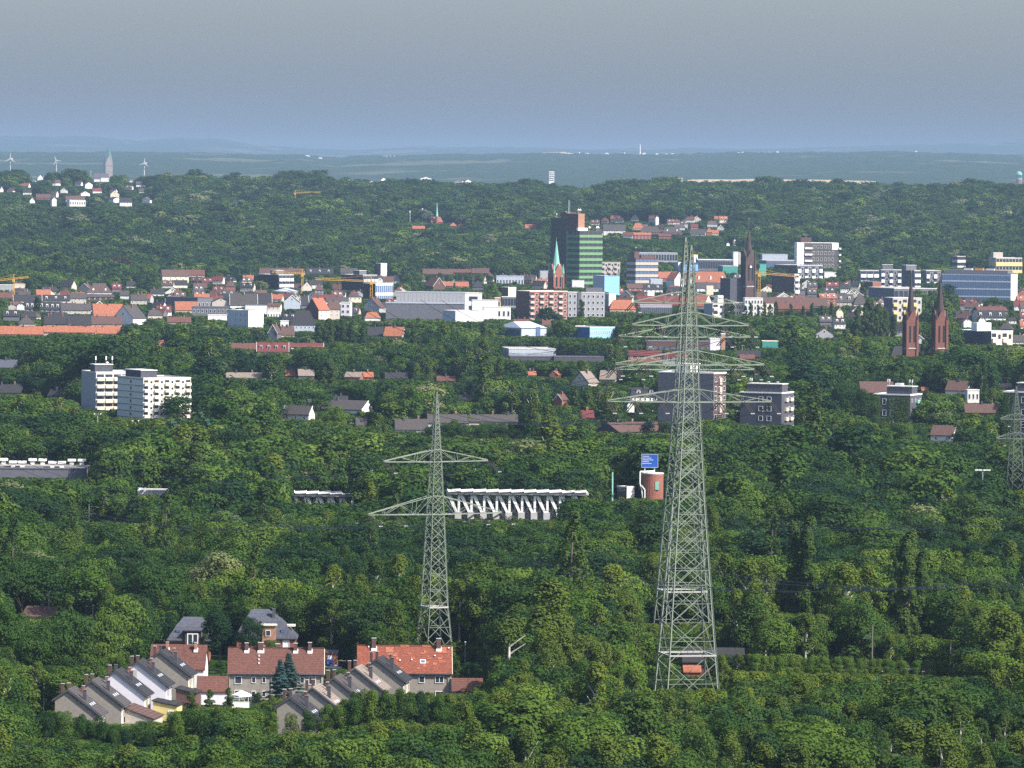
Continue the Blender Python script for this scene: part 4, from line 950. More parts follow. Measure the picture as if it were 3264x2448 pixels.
protect(1570, 1760, 1600, 1652, Y)
box(t, 'rear_wall', 'dbrick', W * .22, W * .78, 10.4, 10.8, 2.5, z * .58)
trestle(938, 1128, 1568, 1668, 'short end of white concrete trestle showing above the trees left of the smaller pylon', 5, 1128, 1596)
t, W, D, z, s, Y = block('flat_hall', 'low pale flat roof strip glimpsed between trees at left of centre', 'hall', 440, 530, 440, 1564, 1571, 60, 0, 'offwhite', 1, 9, 'win', trim='offwhite')
box(t, 'railing', 'blue', -8, W * .4, -.3, -.15, z + .8, z + 1.1)
# silo, cabin, pole, motorway sign
Y = hit(2080, 1640); s = F / Y; u, v = lv(2081, 1510); X = u / s; z = H - v / s
t = thing('brick_silo', 'round red brick silo wrapped by white pipes beside the big pylons', 'silo', (X, Y, 0))
R_ = 34 / s; cyl(t, 'wall', 'brick', 0, 0, 0, z, R_, n=24); cyl(t, 'roof_edge', 'offwhite', 0, 0, z, z + .35, R_ * 1.03, n=24); box(t, 'window', 'copper', .2 * R_, .55 * R_, -R_ * 1.02, -R_ * .8, z * .62, z * .82)
for dx in (-.75, -1.05): 
    a_ = [(R_ * dx * .9, -R_ * .9, z * .45), (R_ * dx * .98, -R_ * .9, z * .6), (R_ * dx * 1.15, -R_ * .9, z * .78), (R_ * dx * 1.15, -R_ * .9, z + .9), (R_ * .1, -R_ * .4, z + 1.0)] if dx < -1 else [(R_ * dx, -R_ * 1.0, 0), (R_ * dx, -R_ * 1.0, z * .62), (R_ * -1.05, -R_ * 1.0, z * .72)]
    pp = thing('pipe', None, None); pp.parent = t
    for p, q in zip(a_[:-1], a_[1:]): bar(pp, 'pipe_section', 'white', p, q, .42, 'S')
bar(t, 'pipe_foot', 'white', (R_ * -.95, -R_ * .9, 0), (R_ * -.95, -R_ * .9, z * .45), .42, 'S')
FOOT.append((X, Y, 6)); protect(2042, 2118, 1504, 1585, Y)
t, W, D, z, s, Y = block('plant_cabin', 'small white cabin with three dark windows left of the brick silo', 'cabin', 1998, 2023, 1968, 1553, 1582, 45, 45, 'white', 1, 0, 'none', side='dgrey', trim='offwhite')
for i in range(3): shared(window_mesh(.9, .8, 'white', 'glass'), 'window', t, (-.12, D * (.25 + .28 * i) + .5, z - 1.5), -math.pi / 2)
Y = hit(1952, 1640); s = F / Y; u, v = lv(1952, 1505); t = thing('steel_mast', 'plain pale green mast left of the small white cabin', 'mast', (u / s, Y, 0)); cyl(t, 'mast', 'copper', 0, 0, 0, H - v / s, .38, .3, 8); protect(1948, 1956, 1505, 1590, Y)
box(t, 'base', 'concrete', -.7, .7, -.7, .7, -.2, .5)
Y = hit(2070, 1640); s = F / Y; u0, v = lv(2046, 1448); u1 = lv(2097, 1448)[0]; zt = H - v / s; zb = H - lv(2046, 1489)[1] / s; W = (u1 - u0) / s
t = thing('motorway_sign', 'blue motorway direction sign with white lines standing above the trees', 'sign', (u0 / s, Y, 0))
box(t, 'board', 'sign_blue', 0, W, 0, .25, zb, zt); 
for a in ((0, W, zb - .1, zb), (0, W, zt, zt + .1), (-.1, 0, zb - .1, zt + .1), (W, W + .1, zb - .1, zt + .1)): box(t, 'border', 'offwhite', a[0], a[1], 0, .2, a[2], a[3])
for x in (W * .2, W * .8): box(t, 'post', 'pole', x - .2, x + .2, .26, .6, 0, zt)
sg = random.Random(4)
for i in range(5):      # illegible lines of lettering
    x = .25; zz = zt - .55 - i * .62
    while x < W * (.45 + .12 * (i % 3)): w = sg.uniform(.12, .3); box(t, 'lettering', 'offwhite', x, x + w, -.03, -.002, zz - .26, zz); x += w + .1
protect(2042, 2100, 1446, 1480, Y); protect(2042, 2068, 1446, 1487, Y)
# red hut and dark roof under the big pylon, roofs in the hedge strip
t, *_ = lowroof('hut', 'small red roofed hut seen through the legs of the nearest big pylon', 2182, 2232, 2123, 2139, 2166, 'brick', 'r_orange', D=5, cat='hut', yv=2150)
t, *_ = lowroof('dark_roofed_house', 'long dark roof seen through the legs of the nearest big pylon', 2178, 2372, 2066, 2108, 2150, 'dbrick', 'r_slate', D=9, th=1, yv=2078)
for x0, x1, yr, l in ((2680, 2760, 2128, 'low grey roof glimpsed in the wood below the right poplars, leftmost'), (2790, 2870, 2132, 'low grey roof with pale edge glimpsed below the right poplars, middle'), (2890, 2965, 2132, 'low pale roof glimpsed below the right poplars, rightmost')):
    t, *_ = lowroof('garage_row', l, x0, x1, yr, yr + 8, yr + 50, 'beige', 'r_grey', D=6, cat='garage', yv=yr + 7)

for i in range(15):
    px = 2405 + i * 43; tree_px('linden', 'linden_tree', 'pale topped tree of the clipped row in front of the right poplars', px, 2076 + i * 1.5 + (i * 5) % 7, None, 2196, .85)['group'] = 'clipped tree row in front of the right poplars'
# ------------------------------------------------------------------ town houses
def hs(label, kd, x0, x1, xa, yr, ye, yv, hid, th, wall, roof, nw=0, chim=1, dorm=0, verge=None, name='house', side=None, cat='house', group=None, wf='white'):
    """kd G: ridge along the front, roof slope faces us; E: gable faces us; H: hipped"""
    t, W, D, z, s, Y = frame_at(x0, x1, xa, yr, yv, hid, th, name, label, cat, group)
    if xa in (x0, x1): D = min(10, max(7, W))
    D = max(6.0, min(D, 16))
    ze = max(2.2, z - (ye - yr) / s)
    if kd == 'G':
        prism(t, 'wall', wall, [(0, -3), (D, -3), (D, ze), (D / 2, z - .25), (0, ze)], 'x', 0, W)
        gable_shell(t, 'roof', roof, -.5, D + .5, 'x', -.3, W + .3, ze - .2, ze - .2, z, D / 2)
        sl = (z - ze) / (D / 2)
        if verge:
            for xx in (-.5, W + .302): prism(t, 'verge', verge, [(-.5, ze - .15), (D / 2, z + .1), (D / 2, z - .4), (-.2, ze - .6)], 'x', xx, xx + .2)
        for q in range(dorm):
            xx = W * (q + .5) / dorm; dm = box(t, 'dormer', wf, xx - .9, xx + .9, D * .12, D * .34, ze + .3, ze + sl * D * .30 + .5)
            box(dm, 'window', 'glass', xx - .55, xx + .55, D * .12 - .05, D * .12 - .002, ze + .8, ze + sl * D * .28)
        for q in range(chim):
            xx = W * (q + .6) / (chim + .2); chimney(t, min(xx, W - .6), D / 2 - .4 + .8 * (q % 2), z - .9, z + 1.3, .8, .7, 'brick' if (q + int(x0)) % 2 else 'slate_wall', False)
    elif kd == 'E':
        prism(t, 'wall', wall, [(0, -3), (W, -3), (W, ze), (W / 2, z - .25), (0, ze)], 'y', 0, D)
        gable_shell(t, 'roof', roof, -.45, W + .45, 'y', -.25, D + .3, ze - .2, ze - .2, z, W / 2)
        if verge: prism(t, 'verge', verge, [(-.5, ze - .25), (W / 2, z + .05), (W + .5, ze - .25), (W + .5, ze - .75), (W / 2, z - .5), (-.5, ze - .75)], 'y', -.42, -.252)
        if chim: chimney(t, W * .62, D * .5, z - 1.4, z + 1.0, .8, .7, 'brick', False)
        shared(window_mesh(1.2, 1.4, wf if wf != wall else 'grey', 'glass', fr=.15), 'window', t, (W / 2 - .6, 0, ze + (z - ze) * .25))
    else:
        r = min(W, D) * .42
        V = [(-.5, -.5, ze), (W + .5, -.5, ze), (W + .5, D + .5, ze), (-.5, D + .5, ze), (r, D / 2, z), (max(r + .1, W - r), D / 2, z)]
        mk('roof', V, [(0, 1, 5, 4), (1, 2, 5), (2, 3, 4, 5), (3, 0, 4), (3, 2, 1, 0)], roof, t); box(t, 'wall', wall, 0, W, 0, D, -3, ze - .01)
        for q in range(dorm):
            xx = W * (q + .5) / dorm; box(t, 'dormer', wf, xx - .8, xx + .8, D * .12, D * .34, ze + .3, ze + (z - ze) * .6)
        if chim: chimney(t, W * .5, D / 2 + .3, z - .8, z + 1.2, .9, .8, 'brick', False)
    if side and kd == 'G': 
        if th >= 0: prism(t, 'side_wall', side, [(.02, -3), (D - .02, -3), (D - .02, ze), (D / 2, z - .3), (.02, ze)], 'x', -.1, -.002)
        else: prism(t, 'side_wall', side, [(.02, -3), (D - .02, -3), (D - .02, ze), (D / 2, z - .3), (.02, ze)], 'x', W + .002, W + .1)
    if nw:
        rows_ = max(1, int((yv - ye) / s / 2.9 + .4))
        for r in range(rows_):
            for q in range(nw): shared(window_mesh(1.1, 1.5, wf, 'glass', fr=.18), 'window', t, (W * (q + .5) / nw - .55, 0, ze - 2.4 - 2.9 * r))
    return t, W, D, z, ze, s
def H_(*rows):
    for r in rows: hs(*r[:13], **(r[13] if len(r) > 13 else {}))
V_ = dict(verge='white')
H_(
 # --- left of the town
 ('house with brown roof and cream gable at the back left, left of a joined pair', 'G', 518, 600, 508, 860, 880, 892, 20, 20, 'cream', 'r_brown', 5),
 ('orange red roofed house joined to the brown roofed one at the back left', 'G', 601, 652, 601, 860, 876, 880, 26, 6, 'beige', 'r_red', 3, dict(chim=2)),
 ('slate roofed house with tan gable standing alone before the left wood', 'G', 185, 228, 243, 893, 912, 918, 25, -32, 'beige', 'r_slate', 0, dict(chim=0)),
 ('broad brown hipped house above the dark roofs at left', 'H', 278, 356, 278, 911, 932, 938, 25, 5, 'offwhite', 'r_brown', 4, dict(dorm=2)),
 ('orange roofed house among dark roofs at far left', 'G', 117, 161, 117, 923, 941, 944, 25, 10, 'beige', 'r_orange', 0),
 ('low orange roof touching the left picture edge, upper one', 'G', -20, 43, -20, 932, 948, 950, 25, 4, 'beige', 'r_red', 0, dict(chim=3)),
 ('slate roofed row, upper left of the dark roofs', 'G', 44, 132, 44, 940, 958, 962, 25, 8, 'beige', 'r_slate', 4, V_),
 ('slate roofed row, right continuation of the dark roofs at left', 'G', 134, 222, 134, 940, 957, 962, 25, 6, 'offwhite', 'r_slate', 4, dict(dorm=3)),
 ('pink gabled house below the slate row at left', 'E', 54, 78, 54, 964, 974, 985, 20, 10, 'lilac', 'r_brown', 0),
 ('beige gabled house left of the pink gable', 'E', 26, 52, 26, 966, 976, 986, 20, 5, 'beige', 'r_slate', 0),
 ('dark mansard row with small dormers, left of the columnar tree', 'G', 80, 140, 80, 960, 984, 990, 20, 6, 'dgrey', 'r_slate', 4, dict(dorm=4)),
 ('dark mansard row right of the columnar tree', 'G', 142, 192, 142, 962, 986, 992, 20, 6, 'dgrey', 'r_slate', 3, dict(dorm=3)),
 ('brown stone block with a dark flat top behind the big orange roof', 'G', 219, 274, 219, 934, 950, 966, 20, 10, 'beige', 'r_grey', 4),
 ('wide maroon flat topped house left of the green garden trees', 'G', 276, 363, 276, 938, 946, 952, 20, 8, 'dbrick', 'r_grey', 5, dict(chim=0)),
 ('jumbled grey brown roofs just above the big orange roof', 'G', 196, 288, 196, 968, 988, 998, 20, 12, 'beige', 'r_grey', 5, dict(chim=3)),
 ('big orange roofed house, the largest bright roof at left', 'G', 300, 392, 289, 969, 1008, 1010, 30, 16, 'beige', 'r_orange', 0, dict(chim=1)),
 ('tall lilac gable with a grey tan roof slope beside the big orange roof', 'E', 358, 424, 462, 974, 1014, 1030, 30, -34, 'lilac', 'r_grey', 0, dict(chim=1)),
 ('small grey domed roof house at left above the long orange roof', 'H', 59, 111, 59, 1012, 1032, 1036, 25, 8, 'beige', 'r_grey', 0),
 ('dark slate roof, leftmost of three above the long orange roof', 'G', 141, 214, 141, 1006, 1032, 1036, 30, 6, 'beige', 'r_slate', 0, dict(chim=3)),
 ('dark slate roof, middle of three above the long orange roof', 'G', 216, 290, 216, 1006, 1034, 1038, 30, 6, 'beige', 'r_slate', 0, dict(chim=2)),
 ('dark brown roof, rightmost of three above the long orange roof', 'G', 292, 388, 292, 1008, 1032, 1037, 30, 6, 'beige', 'r_brown', 0, dict(chim=3)),
 ('long orange roof, left section at the picture edge', 'G', -30, 136, -30, 1040, 1064, 1066, 35, 2, 'beige', 'r_orange', 0, dict(chim=4)),
 ('long orange roof, middle section between trees', 'G', 138, 304, 138, 1040, 1058, 1060, 40, 2, 'beige', 'r_orange', 0, dict(chim=3)),
 ('long orange roof, right section ending at the dark trees', 'G', 306, 382, 306, 1040, 1062, 1064, 35, 2, 'beige', 'r_orange', 0, dict(chim=2)),
 ('tiny bright orange roof alone between trees at left', 'E', 508, 530, 508, 1084, 1094, 1102, 25, 20, 'tanbrick', 'r_orange', 0, dict(chim=0)),
 ('house with a wide orange slope below a black flat roof', 'G', 560, 630, 556, 961, 988, 992, 25, 14, 'beige', 'r_orange', 0, dict(chim=0)),
 ('tan gabled hall beside the black flat roof', 'E', 676, 732, 676, 949, 962, 980, 20, 8, 'beige', 'r_slate', 0),
 ('low orange roof with skylights above the wood at left', 'G', 534, 608, 534, 1010, 1026, 1030, 25, 6, 'beige', 'r_red', 0, dict(chim=2)),
 ('broad dark roof with a white verge behind the blue white block', 'G', 734, 820, 730, 937, 972, 976, 25, 8, 'white', 'r_grey', 0, V_),
 ('bright orange roof behind the black flat roof', 'G', 620, 667, 620, 936, 948, 952, 20, 4, 'beige', 'r_orange', 0),
 # --- middle
 ('long brown roof at the back behind the black and white block', 'G', 826, 968, 826, 855, 872, 872, 26, -4, 'beige', 'r_brown', 8, dict(chim=4)),
 ('house with dark roof and tan gable right of the black and white block', 'E', 962, 994, 950, 897, 916, 926, 15, 25, 'beige', 'r_slate', 0),
 ('slate roofed row behind the long crane jib', 'G', 976, 1062, 976, 855, 872, 872, 26, 4, 'dgrey', 'r_slate', 0, dict(chim=3, dorm=3)),
 ('grey brown roof behind the second black and white block', 'G', 1086, 1140, 1086, 855, 869, 869, 26, 4, 'beige', 'r_grey', 4),
 ('house with blue grey gable facing us and steep dark roof', 'E', 905, 957, 905, 940, 962, 982, 20, 4, 'metal_roof', 'r_slate', 0, V_),
 ('slate roof with a bright white verge left of the blue grey gable', 'G', 782, 866, 782, 934, 968, 973, 25, 8, 'lilac', 'r_slate', 0, V_),
 ('small orange roof tucked left of the blue grey gable', 'G', 862, 898, 862, 938, 953, 957, 20, -10, 'beige', 'r_orange', 0),
 ('greenish house with a red roof under the small orange roof', 'G', 852, 893, 852, 966, 974, 994, 15, -6, 'cream', 'r_red', 3),
 ('slate roofed corner house right of the blue grey gable', 'G', 960, 984, 957, 942, 972, 980, 20, 20, 'dgrey', 'r_slate', 0, V_),
 ('house with steep bright orange roof, dark side wall and cream front', 'G', 1016, 1049, 968, 950, 988, 1016, 15, 42, 'cream', 'r_orange', 2, dict(side='dbrick', chim=1)),
 ('brown roofed house joined right of the steep orange roof', 'G', 1050, 1083, 1044, 958, 985, 1014, 15, 20, 'beige', 'r_brown', 2, dict(chim=1)),
 ('long maroon roof above the steep orange roof', 'G', 1000, 1080, 1000, 939, 950, 953, 20, 4, 'brick', 'r_maroon', 0, dict(chim=3)),
 ('grey flat pitched houses right above the brown roofed house', 'G', 1040, 1110, 1036, 947, 960, 968, 20, 8, 'offwhite', 'r_grey', 5),
 ('house with a broad pale grey gable facing us', 'E', 1155, 1209, 1226, 947, 980, 988, 20, -28, 'grey', 'r_brown', 0),
 ('small cream house between the pale gable and the orange roof', 'H', 1112, 1152, 1112, 936, 946, 962, 15, 6, 'cream', 'r_grey', 3),
 ('dark pyramid roofed hall with blue white walls', 'H', 927, 1006, 927, 990, 1036, 1054, 15, 4, 'metal_roof', 'r_slate', 6, dict(chim=0)),
 ('narrow black gabled house with a wavy white verge', 'E', 854, 884, 854, 1034, 1062, 1078, 20, -20, 'dgrey', 'r_brown', 0, V_),
 ('brown roofed house below the dark pyramid roof', 'G', 898, 938, 894, 1040, 1066, 1070, 25, 12, 'cream', 'r_brown', 0),
 ('brick red roofed row behind the trees, left section', 'G', 736, 818, 736, 1094, 1112, 1108, 34, 4, 'beige', 'r_red', 0, dict(chim=1, verge='offwhite')),
 ('brick red roofed row behind the trees, middle section with roof windows', 'G', 820, 919, 820, 1092, 1120, 1122, 30, 4, 'beige', 'r_maroon', 0, dict(chim=1, dorm=4, verge='offwhite', wf='grey')),
 ('brick red roofed row behind the trees, right section with a grey ridge', 'G', 920, 1030, 920, 1094, 1104, 1103, 44, 3, 'white', 'r_maroon', 0, dict(chim=2, verge='white')),
 ('grey roof touching a bright orange roof right of the poplar group', 'G', 1172, 1222, 1172, 1042, 1068, 1070, 25, 4, 'grey', 'r_slate', 0),
 ('bright orange roof right of the poplar group', 'G', 1223, 1282, 1223, 1042, 1070, 1072, 25, -14, 'lilac', 'r_orange', 0),
 ('long maroon brown roof below the wood, back row centre', 'G', 1348, 1444, 1348, 857, 873, 873, 26, 2, 'brick', 'r_brown', 0, dict(chim=3)),
 ('orange roof peeping through trees, back row centre', 'G', 1446, 1502, 1446, 858, 868, 868, 26, 2, 'brick', 'r_red', 0, dict(chim=2)),
 ('brown roof ending the back row right of centre', 'G', 1504, 1558, 1504, 855, 870, 870, 26, -6, 'dbrick', 'r_brown', 0, dict(chim=2)),
 ('red roofed house with a brick gable striped by cream bands', 'E', 1381, 1418, 1336, 884, 912, 922, 15, 30, 'dbrick', 'r_red', 0, dict(verge='cream')),
 ('small orange wing right of the striped brick gable', 'G', 1412, 1444, 1412, 897, 910, 914, 15, 4, 'brick', 'r_orange', 0),
 ('orange roofed house with white front, second right of the striped gable', 'G', 1453, 1494, 1453, 898, 912, 914, 15, 4, 'white', 'r_orange', 0, dict(chim=2)),
 ('slate hipped house beside the trees behind the white store', 'H', 1506, 1542, 1506, 899, 916, 922, 15, 6, 'dgrey', 'r_slate', 0),
 ('red roof under the brick balcony block, left one', 'G', 1640, 1688, 1640, 1017, 1032, 1034, 25, 6, 'white', 'r_red', 0, dict(chim=2)),
 ('red roof under the brick balcony block, right one', 'G', 1730, 1756, 1730, 1020, 1034, 1036, 25, 6, 'white', 'r_red', 0),
 ('small orange roof between trees, left of two near the centre', 'G', 1685, 1709, 1685, 1183, 1194, 1196, 30, 6, 'white', 'r_orange', 0, dict(chim=2)),
 ('small orange roof between trees, right of two near the centre', 'E', 1752, 1778, 1752, 1182, 1194, 1200, 30, -14, 'brick', 'r_orange', 0),
 ('house with tan roof and broad beige gable left of the big pylons', 'E', 1822, 1876, 1908, 1184, 1218, 1226, 30, -36, 'beige', 'r_tan', 0, dict(verge='slate_wall')),
 ('second tan roof right behind the broad beige gable', 'G', 1912, 1962, 1912, 1181, 1208, 1212, 30, -8, 'beige', 'r_tan', 0),
 ('small brick gable with dark roof among round trees', 'E', 1766, 1791, 1806, 1256, 1274, 1290, 30, -30, 'brick', 'r_brown', 0, dict(verge='offwhite')),
 ('maroon roof slope between round trees left of the big pylons', 'G', 1853, 1893, 1853, 1308, 1330, 1332, 30, 6, 'brick', 'r_maroon', 0),
 ('bungalow with long brown roof and dark gable left of the big pylons', 'G', 1972, 2136, 1896, 1350, 1376, 1378, 30, 38, 'beige', 'r_brown', 0, dict(side='slate_wall', chim=3)),
 ('long grey roof with dark stacks behind the smaller pylon, left section', 'G', 1262, 1364, 1257, 1336, 1368, 1372, 25, 8, 'offwhite', 'r_grey', 0, dict(chim=2)),
 ('bit of grey roof left of the long roof behind the smaller pylon', 'G', 1137, 1170, 1137, 1333, 1354, 1357, 25, 8, 'beige', 'r_grey', 0, dict(chim=0)),
 ('long grey roof behind the tip of the smaller pylon, middle section', 'G', 1366, 1490, 1366, 1322, 1346, 1350, 35, 6, 'offwhite', 'r_grey', 0, dict(chim=2)),
 ('long grey roof right of the smaller pylon, right section', 'G', 1494, 1650, 1494, 1322, 1342, 1346, 35, 2, 'beige', 'r_grey', 0, dict(chim=3)),
 ('long grey roofed house with a bright white gable at its right end', 'G', 958, 1152, 1190, 1277, 1304, 1306, 45, -26, 'white', 'r_grey', 0, dict(chim=1, dorm=0, verge='white')),
 ('grey roofed house with small white gable, in front of the long white gabled one', 'G', 900, 984, 1000, 1294, 1320, 1334, 35, -26, 'offwhite', 'r_grey', 3, dict(chim=0, verge='white')),
 ('orange end of a row roof glimpsed behind the columnar tree', 'G', 910, 950, 910, 1178, 1196, 1200, 30, 6, 'dgrey', 'r_orange', 0, dict(chim=2)),
 ('grey tan roof joined to the orange row end', 'G', 952, 1001, 952, 1177, 1196, 1204, 30, 6, 'dgrey', 'r_tan', 0),
 ('low tan roof line left of the orange row end', 'G', 722, 834, 722, 1188, 1202, 1204, 35, 2, 'offwhite', 'r_tan', 0, dict(chim=2)),
 ('small tan roof with brick front right of the columnar tree', 'G', 1099, 1148, 1099, 1186, 1200, 1208, 30, -10, 'brick', 'r_tan', 0),
 ('orange roof right of the small tan roof', 'G', 1157, 1190, 1157, 1186, 1200, 1206, 30, 6, 'brick', 'r_orange', 0),
 ('slate roof with an orange dormer, right of the orange roofs', 'G', 1228, 1300, 1228, 1188, 1204, 1206, 30, 2, 'dgrey', 'r_slate', 0, dict(chim=1)),
 ('dark roof behind the long white gabled house', 'G', 1066, 1108, 1066, 1262, 1277, 1279, 35, 2, 'brick', 'r_slate', 0),
 ('flat red roof between trees above the smaller pylon', 'G', 1394, 1452, 1394, 1199, 1212, 1214, 30, 4, 'beige', 'r_red', 0),
 ('dark low roof right of the smaller pylon tip', 'G', 1450, 1500, 1450, 1260, 1272, 1274, 30, -16, 'cream', 'r_slate', 0),
 ('slate roof at the left edge below the wood', 'G', -20, 70, -20, 1226, 1250, 1252, 35, 2, 'beige', 'r_slate', 0, dict(chim=2)),
 ('dark roof with a small orange gable near the left blocks', 'G', 150, 188, 202, 1242, 1262, 1264, 35, -30, 'tanbrick', 'r_slate', 0),
 ('bluish roof cut by the left edge above the dark trees', 'G', -20, 54, -20, 1147, 1170, 1172, 35, 2, 'grey', 'r_blue', 0),
 # --- around and right of the big pylons
 ('slate roofed house with white walls left of the broad dark block', 'G', 2016, 2098, 2010, 1236, 1262, 1274, 35, 10, 'white', 'r_slate', 5, dict(dorm=2)),
 ('white gable under the arm of the nearest big pylon', 'E', 2000, 2022, 2000, 1276, 1290, 1312, 35, 8, 'white', 'r_slate', 0),
 ('pinkish brown roof in front of the broad dark block', 'G', 2108, 2222, 2108, 1288, 1312, 1316, 35, 4, 'beige', 'r_brown', 0, dict(chim=0)),
 ('low brick row behind the arms of the big pylons', 'G', 2002, 2110, 2002, 1118, 1132, 1152, 20, 2, 'brick', 'r_maroon', 5, dict(chim=2)),
 ('slate roof right of the big pylons in front of the wood', 'G', 2350, 2423, 2350, 1118, 1136, 1138, 30, -4, 'brick', 'r_slate', 0),
 ('orange roof bit just below the slate roof right of the big pylons', 'G', 2360, 2406, 2360, 1130, 1142, 1144, 30, 4, 'brick', 'r_red', 0),
 ('brown roof behind the ivy covered block', 'G', 2744, 2850, 2744, 1217, 1250, 1253, 30, 4, 'brick', 'r_brown', 0, dict(chim=0)),
 ('brown roofed house with a brick stack right of the ivy block', 'G', 3016, 3082, 3016, 1215, 1244, 1252, 30, -24, 'white', 'r_brown', 0),
 ('long maroon roof left of the block at the right edge', 'G', 3078, 3188, 3078, 1288, 1314, 1317, 30, 2, 'brick', 'r_brown', 0, dict(chim=1)),
 ('brown roof falling to a white wall below the ivy covered block', 'G', 2968, 3036, 2968, 1357, 1386, 1403, 25, -20, 'white', 'r_brown', 2, dict(chim=0)),
 ('tiny orange roof between trees right of the ivy block', 'G', 2939, 2961, 2939, 1234, 1243, 1245, 30, 4, 'brick', 'r_orange', 0, dict(chim=0)),
 ('low roof with brick stacks left of the block at the right edge', 'G', 3186, 3226, 3186, 1222, 1234, 1237, 30, 4, 'brick', 'r_tan', 0, dict(chim=2)),
 # --- right town
 ('red roofed old hall with white gable, left of the two red roofs behind the pylons', 'E', 2150, 2180, 2100, 868, 892, 912, 15, 30, 'lilac', 'r_orange', 0, dict(verge='white')),
 ('bright red roofed row left of the old hall behind the pylons', 'G', 2100, 2158, 2100, 866, 886, 896, 15, 8, 'brick', 'r_orange', 0, dict(chim=2)),
 ('large red hipped roof right of the big pylons with white gabled dormers', 'H', 2210, 2322, 2210, 866, 902, 918, 15, 6, 'dgrey', 'r_orange', 5, dict(dorm=3)),
 ('grey roofed house below the large red hipped roof', 'G', 2222, 2290, 2222, 900, 918, 928, 15, 8, 'lilac', 'r_grey', 4),
 ('small brown roofed house below the octagonal block, left one', 'G', 2000, 2050, 1994, 904, 918, 926, 15, 12, 'brick', 'r_brown', 3),
 ('small slate roofed house below the octagonal block, right one', 'G', 2054, 2112, 2050, 906, 922, 930, 15, 8, 'white', 'r_slate', 4, dict(dorm=2)),
 ('red hipped school roof left of the big pylons', 'H', 1944, 2028, 1938, 956, 986, 992, 20, 10, 'tanbrick', 'r_orange', 5, dict(chim=0)),
 ('long maroon school roof running behind the big pylons', 'G', 2034, 2200, 2030, 944, 972, 974, 30, 4, 'brick', 'r_maroon', 0, dict(chim=0)),
 ('orange red roof slope just right of the big pylons', 'G', 2210, 2244, 2206, 940, 976, 982, 25, -30, 'white', 'r_orange', 0, dict(chim=0)),
 ('long dark brown roof above the columnar tree row', 'G', 2432, 2640, 2428, 948, 974, 976, 30, 4, 'beige', 'r_brown', 0, dict(chim=5)),
 ('low brick red roof before the long dark brown roof', 'G', 2482, 2580, 2478, 964, 984, 988, 30, 4, 'brick', 'r_red', 0, dict(chim=2)),
 ('orange roof with three white arched dormers', 'G', 2614, 2668, 2610, 936, 950, 976, 20, 4, 'brick', 'r_orange', 3, dict(dorm=3)),
 ('grey roof right of the orange dormered roof', 'G', 2668, 2722, 2664, 938, 962, 972, 20, 4, 'beige', 'r_grey', 4, dict(dorm=2)),
 ('hipped grey brown house left of the grey slab terrace', 'H', 2722, 2766, 2718, 938, 970, 976, 20, 6, 'beige', 'r_grey', 0),
 ('cream gabled house in front of the columnar trees', 'E', 2666, 2688, 2666, 980, 994, 1012, 20, 8, 'cream', 'r_grey', 0),
 ('orange roofed terrace with dark front right of the twin spires', 'G', 3118, 3214, 3100, 978, 990, 996, 25, 12, 'dgrey', 'r_red', 0, dict(chim=3)),
 ('dark steep roof with a round white gable window and white dormer', 'G', 3112, 3208, 3100, 990, 1012, 1018, 20, 12, 'white', 'r_slate', 5, dict(dorm=3)),
 ('cluster of small white houses right of the twin spires, left one', 'E', 3072, 3098, 3066, 1014, 1024, 1042, 15, 8, 'white', 'r_brown', 0),
 ('cluster of small white houses right of the twin spires, middle one', 'E', 3120, 3142, 3114, 1008, 1020, 1038, 15, 8, 'white', 'r_brown', 0),
 ('cluster of small white houses right of the twin spires, right one', 'G', 3216, 3240, 3212, 1012, 1020, 1030, 15, 8, 'cream', 'r_slate', 2),
 # --- in the woods behind
 ('slate roofed villa on the slope right behind the green tower', 'G', 1924, 1994, 1924, 716, 734, 740, 15, 4, 'offwhite', 'r_grey', 3, dict(chim=2)),
 ('orange roofed villa on the slope right of the green tower', 'H', 2016, 2052, 2016, 711, 729, 731, 15, 4, 'beige', 'r_orange', 0),
 ('grey hipped villa on the slope, left of a pair', 'H', 2042, 2106, 2042, 722, 740, 743, 15, 4, 'brick', 'r_grey', 0),
 ('grey hipped villa on the slope, right of a pair', 'H', 2112, 2174, 2112, 724, 742, 744, 15, 4, 'brick', 'r_grey', 0, dict(dorm=2)),
 ('brick row with orange roof below the grey hipped villas', 'G', 2020, 2076, 2020, 741, 748, 760, 12, 4, 'brick', 'r_orange', 5, dict(chim=3)),
 ('brick row continuing right below the grey hipped villas', 'G', 2100, 2140, 2100, 744, 752, 758, 12, 4, 'brick', 'r_red', 0),
 ('bright orange roofed house on the slope above the old church', 'H', 2252, 2270, 2252, 726, 740, 747, 12, 4, 'brick', 'r_orange', 0),
 ('grey roof left of the bright orange one on the slope', 'G', 2200, 2248, 2200, 730, 746, 748, 12, -6, 'lilac', 'r_grey', 0),
 ('orange roof in the woods left of the green tower', 'G', 1674, 1710, 1674, 715, 727, 729, 12, 4, 'brick', 'r_orange', 0, dict(chim=2)),
 ('narrow white villa high in the woods right of the green tower', 'E', 2090, 2100, 2090, 686, 694, 716, 10, 10, 'white', 'r_red', 0, dict(chim=0)),
 ('narrow cream house in the woods above the long school', 'E', 2339, 2347, 2339, 760, 766, 782, 10, 10, 'cream', 'r_grey', 0, dict(chim=0)),
 ('small white house in the woods left of the narrow cream one', 'E', 2316, 2326, 2316, 772, 776, 782, 10, 10, 'white', 'r_grey', 0, dict(chim=0)),
 ('orange roof in the woods left of the small spired church', 'G', 1315, 1354, 1315, 720, 728, 729, 14, 2, 'brick', 'r_orange', 0, dict(chim=0)),
 ('orange roof in the woods right of the small spired church, left of two', 'H', 1434, 1456, 1434, 710, 720, 721, 14, 2, 'brick', 'r_orange', 0, dict(chim=0)),
